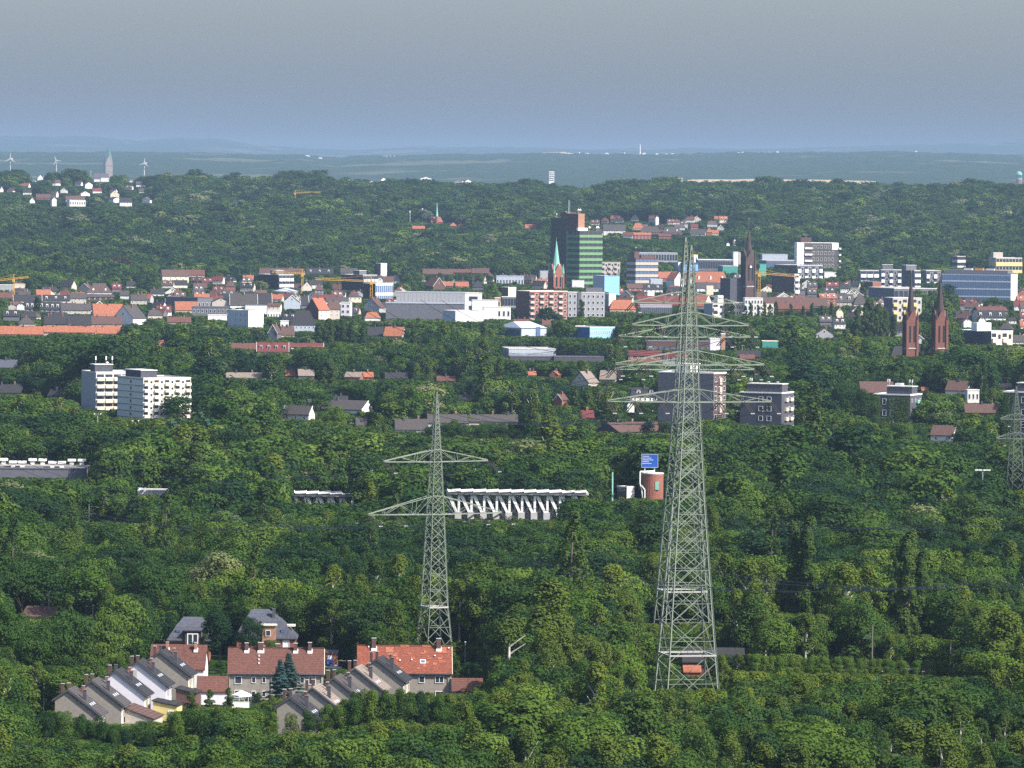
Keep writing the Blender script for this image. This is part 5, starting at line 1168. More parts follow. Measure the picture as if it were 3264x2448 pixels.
 ('orange roof in the woods right of the small spired church, right of two', 'H', 1460, 1479, 1460, 711, 719, 720, 14, 2, 'brick', 'r_orange', 0, dict(chim=0)),
 # --- village on the hill at left
 ('white gabled house high on the left village hill', 'E', 120, 137, 120, 557, 567, 572, 8, 10, 'far_white', 'r_brown', 0, dict(chim=0)),
 ('white gable at the left picture edge on the village hill', 'E', 0, 11, 0, 594, 604, 611, 8, 10, 'far_white', 'r_brown', 0, dict(chim=0)),
 ('small white gable low on the village hill', 'E', 95, 111, 95, 629, 640, 646, 8, 10, 'far_white', 'r_brown', 0, dict(chim=0)),
 ('narrow white fronted house in the village', 'E', 166, 180, 158, 628, 636, 656, 8, 20, 'far_white', 'r_brown', 0, dict(chim=0)),
 ('brown roofed house left in the village', 'G', 115, 160, 115, 618, 630, 634, 8, 4, 'brick', 'r_brown', 0, dict(chim=1)),
 ('row of brown roofs above the long white inn', 'G', 210, 270, 204, 624, 636, 640, 8, 6, 'lilac', 'r_brown', 0, dict(chim=2)),
 ('white fronted long roof below the stone church tower, right one', 'G', 322, 348, 318, 563, 566, 578, 8, 10, 'far_white', 'r_brown', 0, dict(chim=0)),
 ('white fronted long roof below the stone church tower, left one', 'G', 300, 319, 298, 567, 571, 578, 8, 10, 'far_white', 'r_brown', 0, dict(chim=0)),
 ('white house turned to the sun under the stone church', 'E', 272, 295, 266, 580, 588, 600, 8, 22, 'far_white', 'r_brown', 0, dict(chim=0)),
 ('white gable with orange roof in the middle of the village', 'E', 258, 286, 252, 609, 617, 623, 8, 20, 'far_white', 'r_orange', 0, dict(chim=0)),
 ('tall cream gabled house right in the village', 'E', 352, 380, 352, 606, 618, 628, 8, 6, 'cream', 'r_brown', 0, dict(chim=0)),
 ('lower white gabled house before the tall cream one', 'E', 362, 384, 340, 628, 634, 644, 8, 34, 'far_white', 'r_slate', 0, dict(chim=0)),
 ('slate roofed inn with white balconies below the tall cream gable', 'G', 382, 420, 378, 630, 644, 656, 8, 10, 'far_white', 'r_slate', 4, dict(chim=0)),
 ('grey roofed house right of the stone church on the hill', 'G', 434, 464, 434, 578, 588, 594, 8, 4, 'far_white', 'r_grey', 0, dict(chim=0)),
 ('dark church roof left of the stone tower', 'G', 300, 346, 296, 553, 565, 566, 8, 6, 'dbrick', 'r_brown', 0, dict(chim=0)),
)
# ------------------------------------------------------------------ town blocks
def B(label, x0, x1, xa, yt, yv, hid, th, wall, n, m, style, name='apartment_block', cat='building', **k):
    return block(name, label, cat, x0, x1, xa, yt, yv, hid, th, wall, n, m, style, **k)
B('long white inn low on the village hill', 222, 272, 208, 638, 656, 14, 14, 'far_white', 2, 7, 'win', name='inn')
B('cream flat roofed cube near the left edge', 44, 80, 44, 906, 918, 25, 6, 'cream', 1, 4, 'win')
B('grey flat roofed building touching the left edge behind the cream cube', -20, 43, -20, 908, 922, 30, 4, 'grey', 1, 6, 'win')
B('grey office block with a ribbon of windows beside the broad dark roof', 612, 730, 612, 978, 1004, 20, 4, 'dgrey', 2, 9, 'win', trim='lead')
B('low white strip building below the grey office block', 663, 723, 663, 1004, 1018, 25, 4, 'white', 1, 4, 'none')
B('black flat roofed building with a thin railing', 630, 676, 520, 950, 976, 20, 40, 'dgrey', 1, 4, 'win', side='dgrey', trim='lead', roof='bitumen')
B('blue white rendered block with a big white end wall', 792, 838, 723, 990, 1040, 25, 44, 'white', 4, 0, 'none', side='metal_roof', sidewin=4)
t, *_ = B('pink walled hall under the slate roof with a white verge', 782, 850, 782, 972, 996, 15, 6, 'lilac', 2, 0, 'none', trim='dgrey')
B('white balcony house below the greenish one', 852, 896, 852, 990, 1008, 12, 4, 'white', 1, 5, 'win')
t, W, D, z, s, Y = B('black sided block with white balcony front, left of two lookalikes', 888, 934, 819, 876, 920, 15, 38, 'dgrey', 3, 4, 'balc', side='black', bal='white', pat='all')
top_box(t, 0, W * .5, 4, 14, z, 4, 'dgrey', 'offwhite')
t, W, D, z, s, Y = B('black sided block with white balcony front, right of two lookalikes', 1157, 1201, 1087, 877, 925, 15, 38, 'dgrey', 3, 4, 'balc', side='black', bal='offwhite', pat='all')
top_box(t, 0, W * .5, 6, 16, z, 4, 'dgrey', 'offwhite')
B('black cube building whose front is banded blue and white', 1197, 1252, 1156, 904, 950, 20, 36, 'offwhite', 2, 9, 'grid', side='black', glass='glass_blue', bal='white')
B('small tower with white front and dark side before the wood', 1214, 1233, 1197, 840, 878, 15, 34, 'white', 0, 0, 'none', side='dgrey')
B('white and lilac stepped apartment house right of the brown roof', 1086, 1117, 1086, 964, 1004, 15, -6, 'lilac', 3, 2, 'win')
B('small white panel fronted house before the dark pyramid roof', 894, 920, 894, 1023, 1040, 15, 4, 'white', 1, 2, 'win')
# hall with pale conical roof
t, W, D, z, s, Y = frame_at(872, 952, 872, 918, 934, 25, 4, 'round_hall', 'round hall with a shallow pale cone roof behind the blue grey gable', 'hall')
lathe(t, 'roof', 'metal_roof', W / 2, 8, [(z - 3.2, W * .5), (z - 3.0, W * .5), (z, .6)], 24); lathe(t, 'wall', 'grey', W / 2, 8, [(-2, W * .47), (z - 3.25, W * .47)], 24)
# store / theatre with huge grey wall
t, W, D, z, s, Y = B('huge windowless grey store building with a bluish roof edge', 1263, 1482, 1263, 931, 1014, 25, -1, 'grey', 0, 0, 'none', name='store_building', trim='metal_roof')
box(t, 'lower_wall', 'dgrey', -8, W - .5, -2.2, -.01, -3, z * .66); box(t, 'ledge', 'metal_roof', -8.2, W - .5, -2.5, -2.21, z * .66, z * .70)
for i in range(16): box(t, 'panel_joint', 'dgrey', W * (i + 1) / 17, W * (i + 1) / 17 + .1, -.03, -.003, z * .71, z - .6)
B('bright white stair tower at the right end of the grey store', 1481, 1536, 1474, 934, 1000, 25, 6, 'white', 3, 1, 'win', pat=lambda r, c: False, name='stair_tower', wf='grey')
t, W, D, z, s, Y = B('bright white stepped annex beside the stair tower', 1505, 1588, 1505, 957, 1012, 25, 4, 'white', 0, 0, 'none', name='annex')
B('lower white annex running right to the brick block', 1541, 1628, 1541, 979, 1014, 35, 4, 'white', 2, 6, 'win', name='annex', pat=lambda r, c: c < 3)
B('low cream building with dark flat end before the white annexes', 1452, 1540, 1410, 992, 1022, 35, 22, 'offwhite', 1, 6, 'none', side='metal_roof', trim='offwhite')
B('brown and cream stair block behind the white annexes', 1620, 1645, 1598, 916, 952, 20, 34, 'cream', 0, 0, 'none', side='dbrick')
B('grey mirrored building between the white annexes and the brick block', 1600, 1646, 1596, 946, 982, 25, 8, 'dgrey', 2, 5, 'grid')
B('yellow cube beside the mirrored building', 1593, 1618, 1588, 963, 980, 25, 14, 'yellow', 1, 2, 'win')
B('orange tan cube above the yellow one', 1577, 1596, 1572, 949, 962, 30, 14, 'tanbrick', 0, 0, 'none')
t, W, D, z, s, Y = B('brick and cream balcony block with a dark brick side wall', 1688, 1809, 1645, 929, 1016, 25, 30, 'brick', 6, 8, 'balc', side='dbrick', bal='beige', trim='offwhite')
t, W, D, z, s, Y = B('grey block with white framed windows right of the brick balcony block', 1810, 1928, 1810, 932, 1008, 25, 6, 'grey', 5, 8, 'win', wf='white')
box(t, 'stair_shaft', 'dgrey', W * .27, W * .36, -.6, -.003, 0, z + .6)
top_box(t, W * .5, W * .95, 3, 9, z, 3.6, 'dgrey', None)
B('bare white slab tower with dark side beside the red school roof', 1941, 1963, 1927, 937, 984, 25, 32, 'white', 0, 0, 'none', side='grey')
t, W, D, z, s, Y = B('sports hall with bluish metal roof and a dark glazed end', 1662, 1742, 1590, 1046, 1068, 30, 34, 'metal_roof', 1, 0, 'none', name='sports_hall', trim=None, roof='metal_roof', side=None)
D_ = min(D, 40)
mk('roof', [(-.6, -.6, z), (W + .6, -.6, z), (W + .6, D + .6, z), (-.6, D + .6, z), (W * .12, D / 2, z + 4.2), (W * .8, D / 2, z + 4.2)], [(0, 1, 5, 4), (1, 2, 5), (2, 3, 4, 5), (3, 0, 4), (3, 2, 1, 0)], 'metal_roof', t)
box(t, 'glazing', 'glass_blue', -.15, -.002, D * .06, D * .94, 1.5, z - 1.2); box(t, 'porch', 'glass_blue', W * .58, W * .74, -.5, -.002, 0, z + .8); box(t, 'plinth', 'brick', -3, W + 2, -2, -.51, -3, 1.4)
B('long low blue building with a white and blue gridded front', 1880, 1966, 1783, 1044, 1074, 30, 44, 'blue', 2, 13, 'win', side='dblue', wf='white', trim='offwhite')
B('flat grey industrial roof with white fascia near the centre', 1622, 1772, 1600, 1112, 1134, 30, 8, 'metal_roof', 0, 0, 'none', trim='offwhite')
B('long low dark shed below the flat grey roof, left part', 1625, 1764, 1625, 1136, 1146, 40, 4, 'slate_wall', 0, 0, 'none', trim='lead', roof='bitumen')
B('long low dark shed right of the flat grey roof', 1766, 1926, 1766, 1137, 1148, 40, 4, 'slate_wall', 0, 0, 'none', trim='lead', roof='bitumen')
B('small dark flat house beside the green spired church', 1722, 1752, 1717, 862, 890, 20, 12, 'grey', 1, 0, 'none', trim='lead')
B('low blue roofed pavilion in the trees left of the green spire', 1582, 1670, 1580, 880, 896, 20, 2, 'metal_roof', 1, 9, 'win', trim='metal_roof')
# green tower
t, W, D, z, s, Y = B('tall office tower with green parapet bands, its sunlit wing', 1847, 1920, 1808, 737, 874, 70, 30, 'umber', 11, 5, 'band', name='office_tower', bal='green_pan', trim='dbrick', cat='tower')
cx0, cx1 = W * .02, W * .30
box(t, 'core', 'tanbrick', 0, W * .28, 3, D + 2, z, z + 17); box(t, 'core_shaded_side', 'dbrick', -.16, -.003, 2.98, D + 2, z - .3, z + 17)  # left face in darker brick, the core's shade painted into the colour
for i in range(11):
    for c in range(3): shared(plate(D / 3 * .8, 1.5, .06, 'glass'), 'window', t, (-.6, D * (1 - (c + .1) / 3), z - .6 - (z - .6) / 11 * (i + .42)), -math.pi / 2)
mast = thing('antenna_mast', 'steel lattice antenna mast on top of the green banded tower', 'mast', t.matrix_basis @ Vector((-4, 14, z + 16.9)))
for i in range(4): bar(mast, 'leg', 'pole', ((-.8, .8, .8, -.8)[i], (-.8, -.8, .8, .8)[i], 0), ((-.5, .5, .5, -.5)[i], (-.5, -.5, .5, .5)[i], 13), .3)
for k_ in range(7):
    for i in range(4): bar(mast, 'brace', 'pole', ((-.7, .7, .7, -.7)[i], (-.7, -.7, .7, .7)[i], k_ * 1.8), ((.7, .7, -.7, -.7)[i], (-.7, .7, .7, -.7)[i], k_ * 1.8 + 1.8), .18)
for x, y, zz in ((W * .14, 6, 17), (W * .2, 12, 17), (W * .55, 6, 0), (W * .92, 5, 0), (W * .95, 9, 0)):
    a = cyl(t, 'antenna', 'pole', x, y, z + zz, z + zz + 5, .25, n=6); lathe(a, 'dish', 'white', x, y - .6, [(z + zz + 2.2, .3), (z + zz + 3.4, 1.3), (z + zz + 4.6, .3)], 10)
box(t, 'roof_plant', 'white', -2, W * .35, -.2, 2.9, z + .3, z + 3.2)
t, W, D, z, s, Y = B('shaded left wing of the green banded office tower', 1806, 1846, 1756, 696, 874, 66, 34, 'dbrick', 14, 3, 'band', name='office_tower', bal='dgreen', trim='dbrick', cat='tower')  # bands in darker green than the other wing's, its shade put into the colour
box(t, 'core', 'dbrick', 2, W * .95, 4, 14, z, z + 6); antenna(t, 3, 6, z, 7, True); antenna(t, -D * .0 + 1, D * .7, z, 5)
B('stepped beige balcony block right beside the green tower', 1918, 1977, 1918, 836, 880, 25, 8, 'beige', 4, 6, 'balc', bal='beige', trim='beige')
t, W, D, z, s, Y = B('light blue windowless cube in front of the green tower', 1927, 1975, 1892, 880, 929, 30, 22, 'blue', 0, 0, 'none', side='metal_roof', trim='blue', sidewin=0)
B('deep blue and light blue low building at the foot of the green tower', 1876, 1916, 1852, 868, 894, 30, 20, 'blue', 0, 0, 'none', side='dblue', trim='blue')
B('white roofed low hall left of the light blue cube', 1824, 1862, 1822, 894, 914, 30, 6, 'lilac', 1, 0, 'none')
t, W, D, z, s, Y = B('brown octagonal block ringed by beige balcony bands', 2026, 2098, 1999, 824, 892, 30, 26, 'dbrick', 5, 6, 'band', bal='beige', trim='dbrick', glass='glass_blue')
top_box(t, 0, W * .22, 3, 10, z, 7, 'dbrick', None); top_box(t, W * .3, W * .9, 3, 10, z, 3, 'dbrick', None); antenna(t, W * .1, 5, z + 9, 3)
# around the old church
B('bare white and ochre slab tower left of the old church', 2338, 2353, 2338, 803, 848, 30, 6, 'white', 0, 0, 'none', trim='cream')
B('ochre side slab joined to the white slab tower', 2354, 2361, 2354, 804, 840, 30, 6, 'beige', 0, 0, 'none', trim=None)
B('long low school with a white roof line behind the pylons', 2224, 2336, 2220, 828, 862, 30, 3, 'dgrey', 2, 14, 'grid', trim='white', bal='beige')
B('white and yellow stepped block just right of the big pylon tips', 2206, 2224, 2200, 812, 852, 30, 16, 'white', 3, 2, 'win', trim='yellow')
B('royal blue building showing through the big pylons', 2176, 2226, 2170, 838, 866, 30, 8, 'dblue', 2, 6, 'grid', glass='blue', trim='dblue')
B('white slab wall left of the royal blue building', 2162, 2171, 2150, 836, 864, 30, 30, 'white', 0, 0, 'none', side='grey')
B('long grey school behind the trees left of the big pylons', 2020, 2160, 2016, 806, 832, 30, 3, 'grey', 2, 16, 'grid', trim='metal_roof', bal='metal_roof')
B('teal cube left of the old church', 2304, 2352, 2290, 848, 866, 30, 12, 'teal', 0, 0, 'none', trim='beige')
B('teal cube right of the old church', 2422, 2443, 2405, 842, 880, 25, 28, 'teal', 0, 0, 'none', side='dgreen', trim='teal')
B('long low grey college with a pale roof edge right of the old church', 2443, 2672, 2405, 832, 848, 40, 6, 'dgrey', 1, 24, 'grid', trim='metal_roof', glass='glass_blue')
B('pale ribbed roof hall above the long grey college', 2430, 2511, 2426, 811, 834, 30, 4, 'metal_roof', 0, 0, 'none', trim='metal_roof')
t, W, D, z, s, Y = B('grey brown high block with white end wall and white balconies at its left', 2540, 2674, 2534, 774, 846, 50, 8, 'umber', 6, 11, 'win', side='white', wf='white', trim='white', pat=lambda r, c: c in (0, 1, 2, 3, 10))
box(t, 'end_wall', 'white', 0, W * .17, -.25, -.003, -3, z - .4)
for r in range(6):
    zz = z - .6 - (z - .6) / 6 * (r + 1)
    if r < 4: shared(plate(W * .18, 2.0, 1.2, 'white'), 'balcony', t, (W * .19, -.002, zz + .4))
    shared(plate(2.4, 1.9, 1.2, 'white'), 'balcony', t, (W + .4, -.002, zz + .4))
box(t, 'end_panel', 'white', W * .84, W, -.2, -.003, z * .82, z - .4); top_box(t, W * .1, W * .36, 3, 11, z, 5.5, 'dbrick', None)
t, W, D, z, s, Y = B('dark brown block with white balcony front right of the crane', 2541, 2624, 2472, 846, 884, 30, 38, 'dgrey', 3, 7, 'balc', side='dbrick', bal='white', trim='offwhite', roof='bitumen')
B('lower dark brown block with a narrow white balcony end', 2532, 2548, 2464, 874, 930, 25, 40, 'offwhite', 4, 1, 'balc', side='dbrick', bal='white', roof='bitumen')
B('low white garage roof right of the balcony block', 2628, 2666, 2620, 868, 880, 25, 8, 'white', 0, 0, 'none')
# crane foot row, white low blocks
t, W, D, z, s, Y = B('cream white low block with two dark windows, left of the tree row', 2272, 2308, 2246, 966, 1010, 25, 26, 'offwhite', 3, 2, 'balc', side='grey', bal='beige')
top_box(t, W * .5, W, 1, 8, z, 6, 'offwhite', None)
t, W, D, z, s, Y = B('cream white apartment row behind the columnar trees, left part', 2338, 2402, 2334, 965, 1002, 25, 6, 'cream', 3, 8, 'win', wf='grey')
t, W, D, z, s, Y = B('cream white apartment row behind the columnar trees, middle raised part', 2374, 2432, 2370, 950, 1000, 28, 6, 'offwhite', 4, 6, 'win', wf='grey')
B('cream white apartment row behind the columnar trees, right part', 2410, 2468, 2406, 970, 1002, 25, 6, 'cream', 3, 7, 'win', wf='grey')
B('white fronted school wing with grey flat roof at the foot of the maroon roof', 2040, 2142, 2038, 972, 998, 25, 6, 'grey', 1, 16, 'grid', trim='metal_roof', bal='offwhite')
B('white panel box on the maroon school roof', 2064, 2086, 2060, 930, 942, 40, 8, 'white', 0, 0, 'none', name='roof_cabin')
B('pale grey awning building before the octagonal block', 2074, 2112, 2070, 890, 908, 25, 6, 'metal_roof', 0, 0, 'none', trim='offwhite')
B('cream rendered gable end with a blank wall right of the big pylons', 2252, 2274, 2252, 910, 940, 20, 4, 'cream', 0, 0, 'none', trim=None)
B('long low school wing with maroon walls behind the upper arms', 2060, 2325, 2056, 1088, 1112, 35, 3, 'dbrick', 1, 14, 'win', trim='dgrey', glass='glass_blue', wf='teal')
B('pale pink roof cabin beside a square stack right of the big pylons', 2264, 2296, 2260, 1080, 1094, 60, 6, 'lilac', 0, 0, 'none', name='roof_cabin')
B('square pink chimney block right of the pale roof cabin', 2299, 2312, 2296, 1064, 1092, 60, 12, 'tanbrick', 0, 0, 'none', name='chimney_block')
B('tan topped low hall with teal wall right of the big pylons', 2430, 2481, 2428, 1087, 1106, 35, 3, 'teal', 0, 0, 'none', trim='cream')
# right side
t, W, D, z, s, Y = B('white balcony terrace complex left of the twin spires, left wing', 2742, 2806, 2736, 862, 892, 35, 8, 'dgrey', 3, 3, 'balc', bal='white', pat='all')
t, W, D, z, s, Y = B('white balcony terrace complex, middle wing with four bays', 2808, 2874, 2804, 860, 916, 25, 6, 'dgrey', 4, 5, 'balc', bal='white')
top_box(t, 2, W * .6, 3, 10, z, 5, 'dgrey', 'offwhite')
t, W, D, z, s, Y = B('white balcony terrace complex, wing behind the left spire', 2914, 2934, 2872, 862, 916, 25, 30, 'dgrey', 4, 2, 'balc', side='dgrey', bal='white', pat='all')
top_box(t, -6, W * .9, 6, 14, z, 5, 'dgrey', 'offwhite')
t, W, D, z, s, Y = B('white balcony terrace complex, wing between the spires', 2952, 3000, 2940, 862, 900, 35, 16, 'dgrey', 3, 4, 'balc', bal='white', side='dgrey')
B('brick cube below the left wing of the balcony complex', 2782, 2810, 2760, 898, 918, 30, 30, 'brick', 0, 0, 'none', side='dbrick', trim=None)
B('low grey building with white fascia behind the spires', 2850, 2990, 2762, 920, 938, 35, 20, 'dgrey', 1, 9, 'grid', trim='offwhite')
t, W, D, z, s, Y = B('beige block with yellow balconies behind the left spire', 2846, 2940, 2822, 950, 1022, 30, 20, 'beige', 4, 6, 'balc', bal='yellow', side='dgrey', trim='offwhite')
t, W, D, z, s, Y = B('long glazed office block with a white end wall at right', 3008, 3222, 3249, 872, 936, 35, -20, 'metal_roof', 4, 42, 'grid', glass='glass_blue', bal='metal_roof', side='white', trim='dgrey', name='office_block')
box(t, 'top_floor', 'dgrey', 2, W - 4, 3, D - 2, z, z + 3)
for i in (0.3, .46, .62): box(t, 'roof_plant', 'orange' if i == .46 else 'offwhite', W * i, W * i + 8, 4, 8, z + 3, z + 4.5)
t, W, D, z, s, Y = B('yellow banded block at the upper right edge', 3175, 3260, 3157, 822, 868, 30, 18, 'beige', 3, 8, 'band', bal='yellow', side='beige', trim='offwhite')
top_box(t, -2, W * .3, 3, 10, z, 6, 'beige', None)
B('brown stepped block with white bands half hidden in trees at right', 3052, 3078, 3038, 817, 850, 25, 20, 'dbrick', 3, 3, 'band', bal='offwhite', trim='offwhite')
t, W, D, z, s, Y = B('dark block with thick white roof and pale yellow bays at right', 3160, 3232, 3064, 1056, 1096, 30, 36, 'cream', 2, 4, 'balc', side='slate_wall', bal='cream', trim='white')
top_box(t, -6, W * .35, 8, 14, z, 5.5, 'white', None)
B('white cubic house with small windows right of the ivy block', 3084, 3122, 3078, 1243, 1280, 30, 12, 'offwhite', 2, 3, 'win')
# ------------------------------------------------------------------ churches
def pyramid(t, name, m, cx, cy_, z0, z1, r, n=8, rot=None): return lathe(t, name, m, cx, cy_, [(z0, r), (z1, .05)], n, math.pi / n if rot is None else rot)
def spire_tower(px, yapex, yspire, ybrick, yb, wpx, label, wall, spirem, name='church_tower', ang=20, pinn=True, oct_=True, lit=None):
    Y = hit(px, yb); s = F / Y; u = lv(px, (yapex + ybrick) / 2)[0]; g = float(ground(u / s, Y)); Z = lambda y: H - lv(px, y)[1] / s - g; w = wpx / s
    t = thing(name, label, 'church tower', (u / s, Y, g), math.radians(ang)); zs, za = Z(yspire), Z(yapex); h2 = w / 2
    box(t, 'tower', wall, -h2, h2, -h2, h2, -2, zs)
    pyramid(t, 'spire', spirem, 0, 0, zs, za, h2 * .92, 8)
    for sx in (-1, 1):
        for fc in (0, 1):
            wdw = lambda nm, a, b, c, d, m: box(t, nm, m, a, b, -h2 - .12, -h2 - .003, c, d) if fc == 0 else box(t, nm, m, -h2 - .12, -h2 - .003, a, b, c, d)
            wdw('belfry_opening', sx * h2 * .42 - h2 * .17, sx * h2 * .42 + h2 * .17, zs * .58, zs * .90, 'black')
    # steep gables at the foot of the spire, one each side
    for k in range(4):
        a = k * math.pi / 2; g_ = prism(t, 'spire_gable', wall, [(-h2 * .9, zs), (h2 * .9, zs), (0, zs + w * .95)], 'y', -h2, -h2 * .25); g_.matrix_local = Matrix.Rotation(a, 4, 'Z')
    for k in range(4):
        cx, cy_ = ((-1, -1), (1, -1), (1, 1), (-1, 1))[k]
        box(t, 'buttress', wall, cx * h2 - .7, cx * h2 + .7, cy_ * h2 - .7, cy_ * h2 + .7, -2, zs + (.6 if pinn else -1))
        if pinn: pyramid(t, 'pinnacle', spirem, cx * h2, cy_ * h2, zs + .6, zs + .6 + w * .9, .95, 6)
    box(t, 'cornice', 'concrete' if wall != 'dbrick' else wall, -h2 - .3, h2 + .3, -h2 - .3, h2 + .3, zs * .45, zs * .47)
    bar(t, 'finial', 'gold', (0, 0, za - .2), (0, 0, za + 2.5), .18, 'S'); FOOT.append((u / s, Y, w)); protect(px - wpx * .7, px + wpx * .7, yapex, ybrick, Y)
    return t, w, zs, za, s, Y
mat('spire_brown', (.060, .042, .042), var=.1); mat('dark_stone', (.085, .055, .05), var=.15); mat('church_brick', (.165, .07, .052), var=.15, scale=.8)
t, w, zs, za, s, Y = spire_tower(2903, 868, 1022, 1104, 1185, 34, 'slender twin church tower of red brick with brown spire, left one', 'church_brick', 'spire_brown', ang=16)
t, w, zs, za, s, Y = spire_tower(2996, 874, 1022, 1114, 1185, 36, 'slender twin church tower of red brick with brown spire, right one', 'church_brick', 'spire_brown', ang=16)
hs('church nave with dark slate hipped roof between the twin towers', 'H', 2842, 2958, 2836, 1104, 1134, 1132, 40, 12, 'church_brick', 'r_slate', 0, chim=0, name='church_nave', cat='church')
t, w, zs, za, s, Y = spire_tower(1773, 764, 873, 916, 970, 34, 'church tower with tall green copper spire in front of the green banded tower', 'brick', 'copper', ang=28)
for sx in (-1, 1): pyramid(t, 'corner_spire', 'copper', sx * w * .42, -w * .42, zs - 3, zs + w * .8, w * .14, 6)
t, w, zs, za, s, Y = spire_tower(2386, 724, 828, 905, 985, 32, 'old church tower with a very steep dark spire and a pale clock', 'dark_stone', 'spire_brown', ang=24)
cl = lathe(t, 'clock', 'offwhite', 0, 0, [(0, w * .13), (.3, w * .13)], 16); cl.location = (0, -w / 2 - .35, zs * .86); cl.rotation_euler = (math.pi / 2, 0, 0)
lathe(t, 'weathercock_ball', 'gold', 0, 0, [(za + 6.2, .2), (za + 7, 1.0), (za + 7.8, .2)], 10); bar(t, 'weathercock_rod', 'lead', (0, 0, za), (0, 0, za + 7), .25, 'S')
box(t, 'nave', 'slate_wall', -w * 1.9, -w * .55, 2, 22, -2, zs * .62)
hs('small church with orange roof in the woods', 'H', 1374, 1412, 1372, 691, 708, 709, 14, 6, 'brick', 'r_orange', 0, chim=0, name='church', cat='church')
Y = hit(1393, 722); s = F / Y; u, v = lv(1393, 643); g = float(ground(u / s, Y)); z0 = H - lv(1393, 692)[1] / s - g
t = thing('church_spire', 'needle thin green spire rising from the small orange roofed church', 'spire', (u / s, Y - 1, g)); cyl(t, 'shaft', 'brick', 0, 0, -2, z0 + 1, 2.2, n=8); pyramid(t, 'spire', 'copper', 0, 0, z0 + 1, H - v / s - g, 2.0, 8)
protect(1388, 1398, 643, 692, Y)
for px, yt, l in ((1347, 664, 'thin pale mast in the woods left of the small church, right one'), (1307, 672, 'thin pale mast in the woods left of the small church, left one'), (1375, 682, 'short pale mast close beside the small church')):
    Y2_ = hit(px, 715); s2 = F / Y2_; u2, v2 = lv(px, yt); g2 = float(ground(u2 / s2, Y2_)); t = thing('radio_mast', l, 'mast', (u2 / s2, Y2_, g2)); cyl(t, 'mast', 'pole', 0, 0, 0, H - v2 / s2 - g2, .5, .4, 6); box(t, 'antenna', 'white', -.9, .9, -.5, .5, H - v2 / s2 - g2 - 3, H - v2 / s2 - g2); protect(px - 2, px + 2, yt, 705, Y2_)
# village church on the left hill
Y = hit(345, 572); s = F / Y; u = lv(344, 520)[0]; g = float(ground(u / s, Y)); Z = lambda y: H - lv(344, y)[1] / s - g
t = thing('village_church_tower', 'stone tower with a steep folded copper roof on the left hilltop', 'church tower', (u / s, Y, g), math.radians(24)); w = 24 / s; z1, z2 = Z(520), Z(469)
mat('stone', (.26, .22, .18), var=.15); mat('turbine', (.5, .5, .5), var=.03); mat('old_copper', (.08, .15, .13), var=.2)
box(t, 'tower', 'stone', -w / 2, w / 2, -w / 2, w / 2, -2, z1)
for k in range(4): prism(t, 'gable', 'stone', [(-w / 2, z1), (w / 2, z1), (0, z1 + w * 1.05)], 'y', -w / 2 - .05, -w / 2 + 1.0).matrix_local = Matrix.Rotation(k * math.pi / 2, 4, 'Z')
h2 = w / 2; q_ = z1 + w * 1.05
mk('roof', [(-h2, -h2, z1), (0, -h2, q_), (h2, -h2, z1), (h2, 0, q_), (h2, h2, z1), (0, h2, q_), (-h2, h2, z1), (-h2, 0, q_), (0, 0, z2)], [(0, 1, 8, 7), (2, 3, 8, 1), (4, 5, 8, 3), (6, 7, 8, 5)], 'old_copper', t)
for zz in (.45, .8):
    for i in range(4): box(t, 'belfry_opening', 'black', -h2 + w * (i + .3) / 4, -h2 + w * (i + .62) / 4, -h2 - .15, -h2 - .003, z1 * zz, z1 * zz + 3)
FOOT.append((u / s, Y, w)); protect(328, 362, 468, 552, Y)
Y = hit(289, 578); s = F / Y; u = lv(289, 550)[0]; g = float(ground(u / s, Y)); t = thing('village_turret', 'small turret with green cap left of the stone village tower', 'turret', (u / s, Y, g)); z1 = H - lv(289, 548)[1] / s - g
cyl(t, 'tower', 'stone', 0, 0, -2, z1, 1.8, n=8); lathe(t, 'cap', 'copper', 0, 0, [(z1, 2.0), (z1 + 2.4, 1.6), (z1 + 3.5, .4), (z1 + 6, .1)], 8); protect(284, 294, 534, 550, Y)
# water tower with green dome on the right skyline
Y = hit(3248, 606); s = F / Y; u = lv(3248, 560)[0]; g = float(ground(u / s, Y)); Z = lambda y: H - lv(3248, y)[1] / s - g; r = 9.5 / s
t = thing('water_tower', 'round tower with pale green dome on the right skyline', 'water tower', (u / s, Y, g))
cyl(t, 'shaft', 'brick', 0, 0, -2, Z(572), r, n=20); cyl(t, 'gallery', 'copper', 0, 0, Z(572), Z(568), r * 1.1, n=20); cyl(t, 'drum', 'glass', 0, 0, Z(568), Z(557), r * .95, n=20)
lathe(t, 'dome', 'copper', 0, 0, [(Z(557), r * 1.08), (Z(552), r * .98), (Z(548), r * .65), (Z(546), r * .2)], 20, smooth=False); FOOT.append((u / s, Y, 8)); protect(3236, 3262, 545, 582, Y)
for i in range(8): a = i * math.pi / 4; box(t, 'pillar', 'copper', r * .97 * math.cos(a) - .4, r * .97 * math.cos(a) + .4, r * .97 * math.sin(a) - .4, r * .97 * math.sin(a) + .4, Z(568), Z(557))
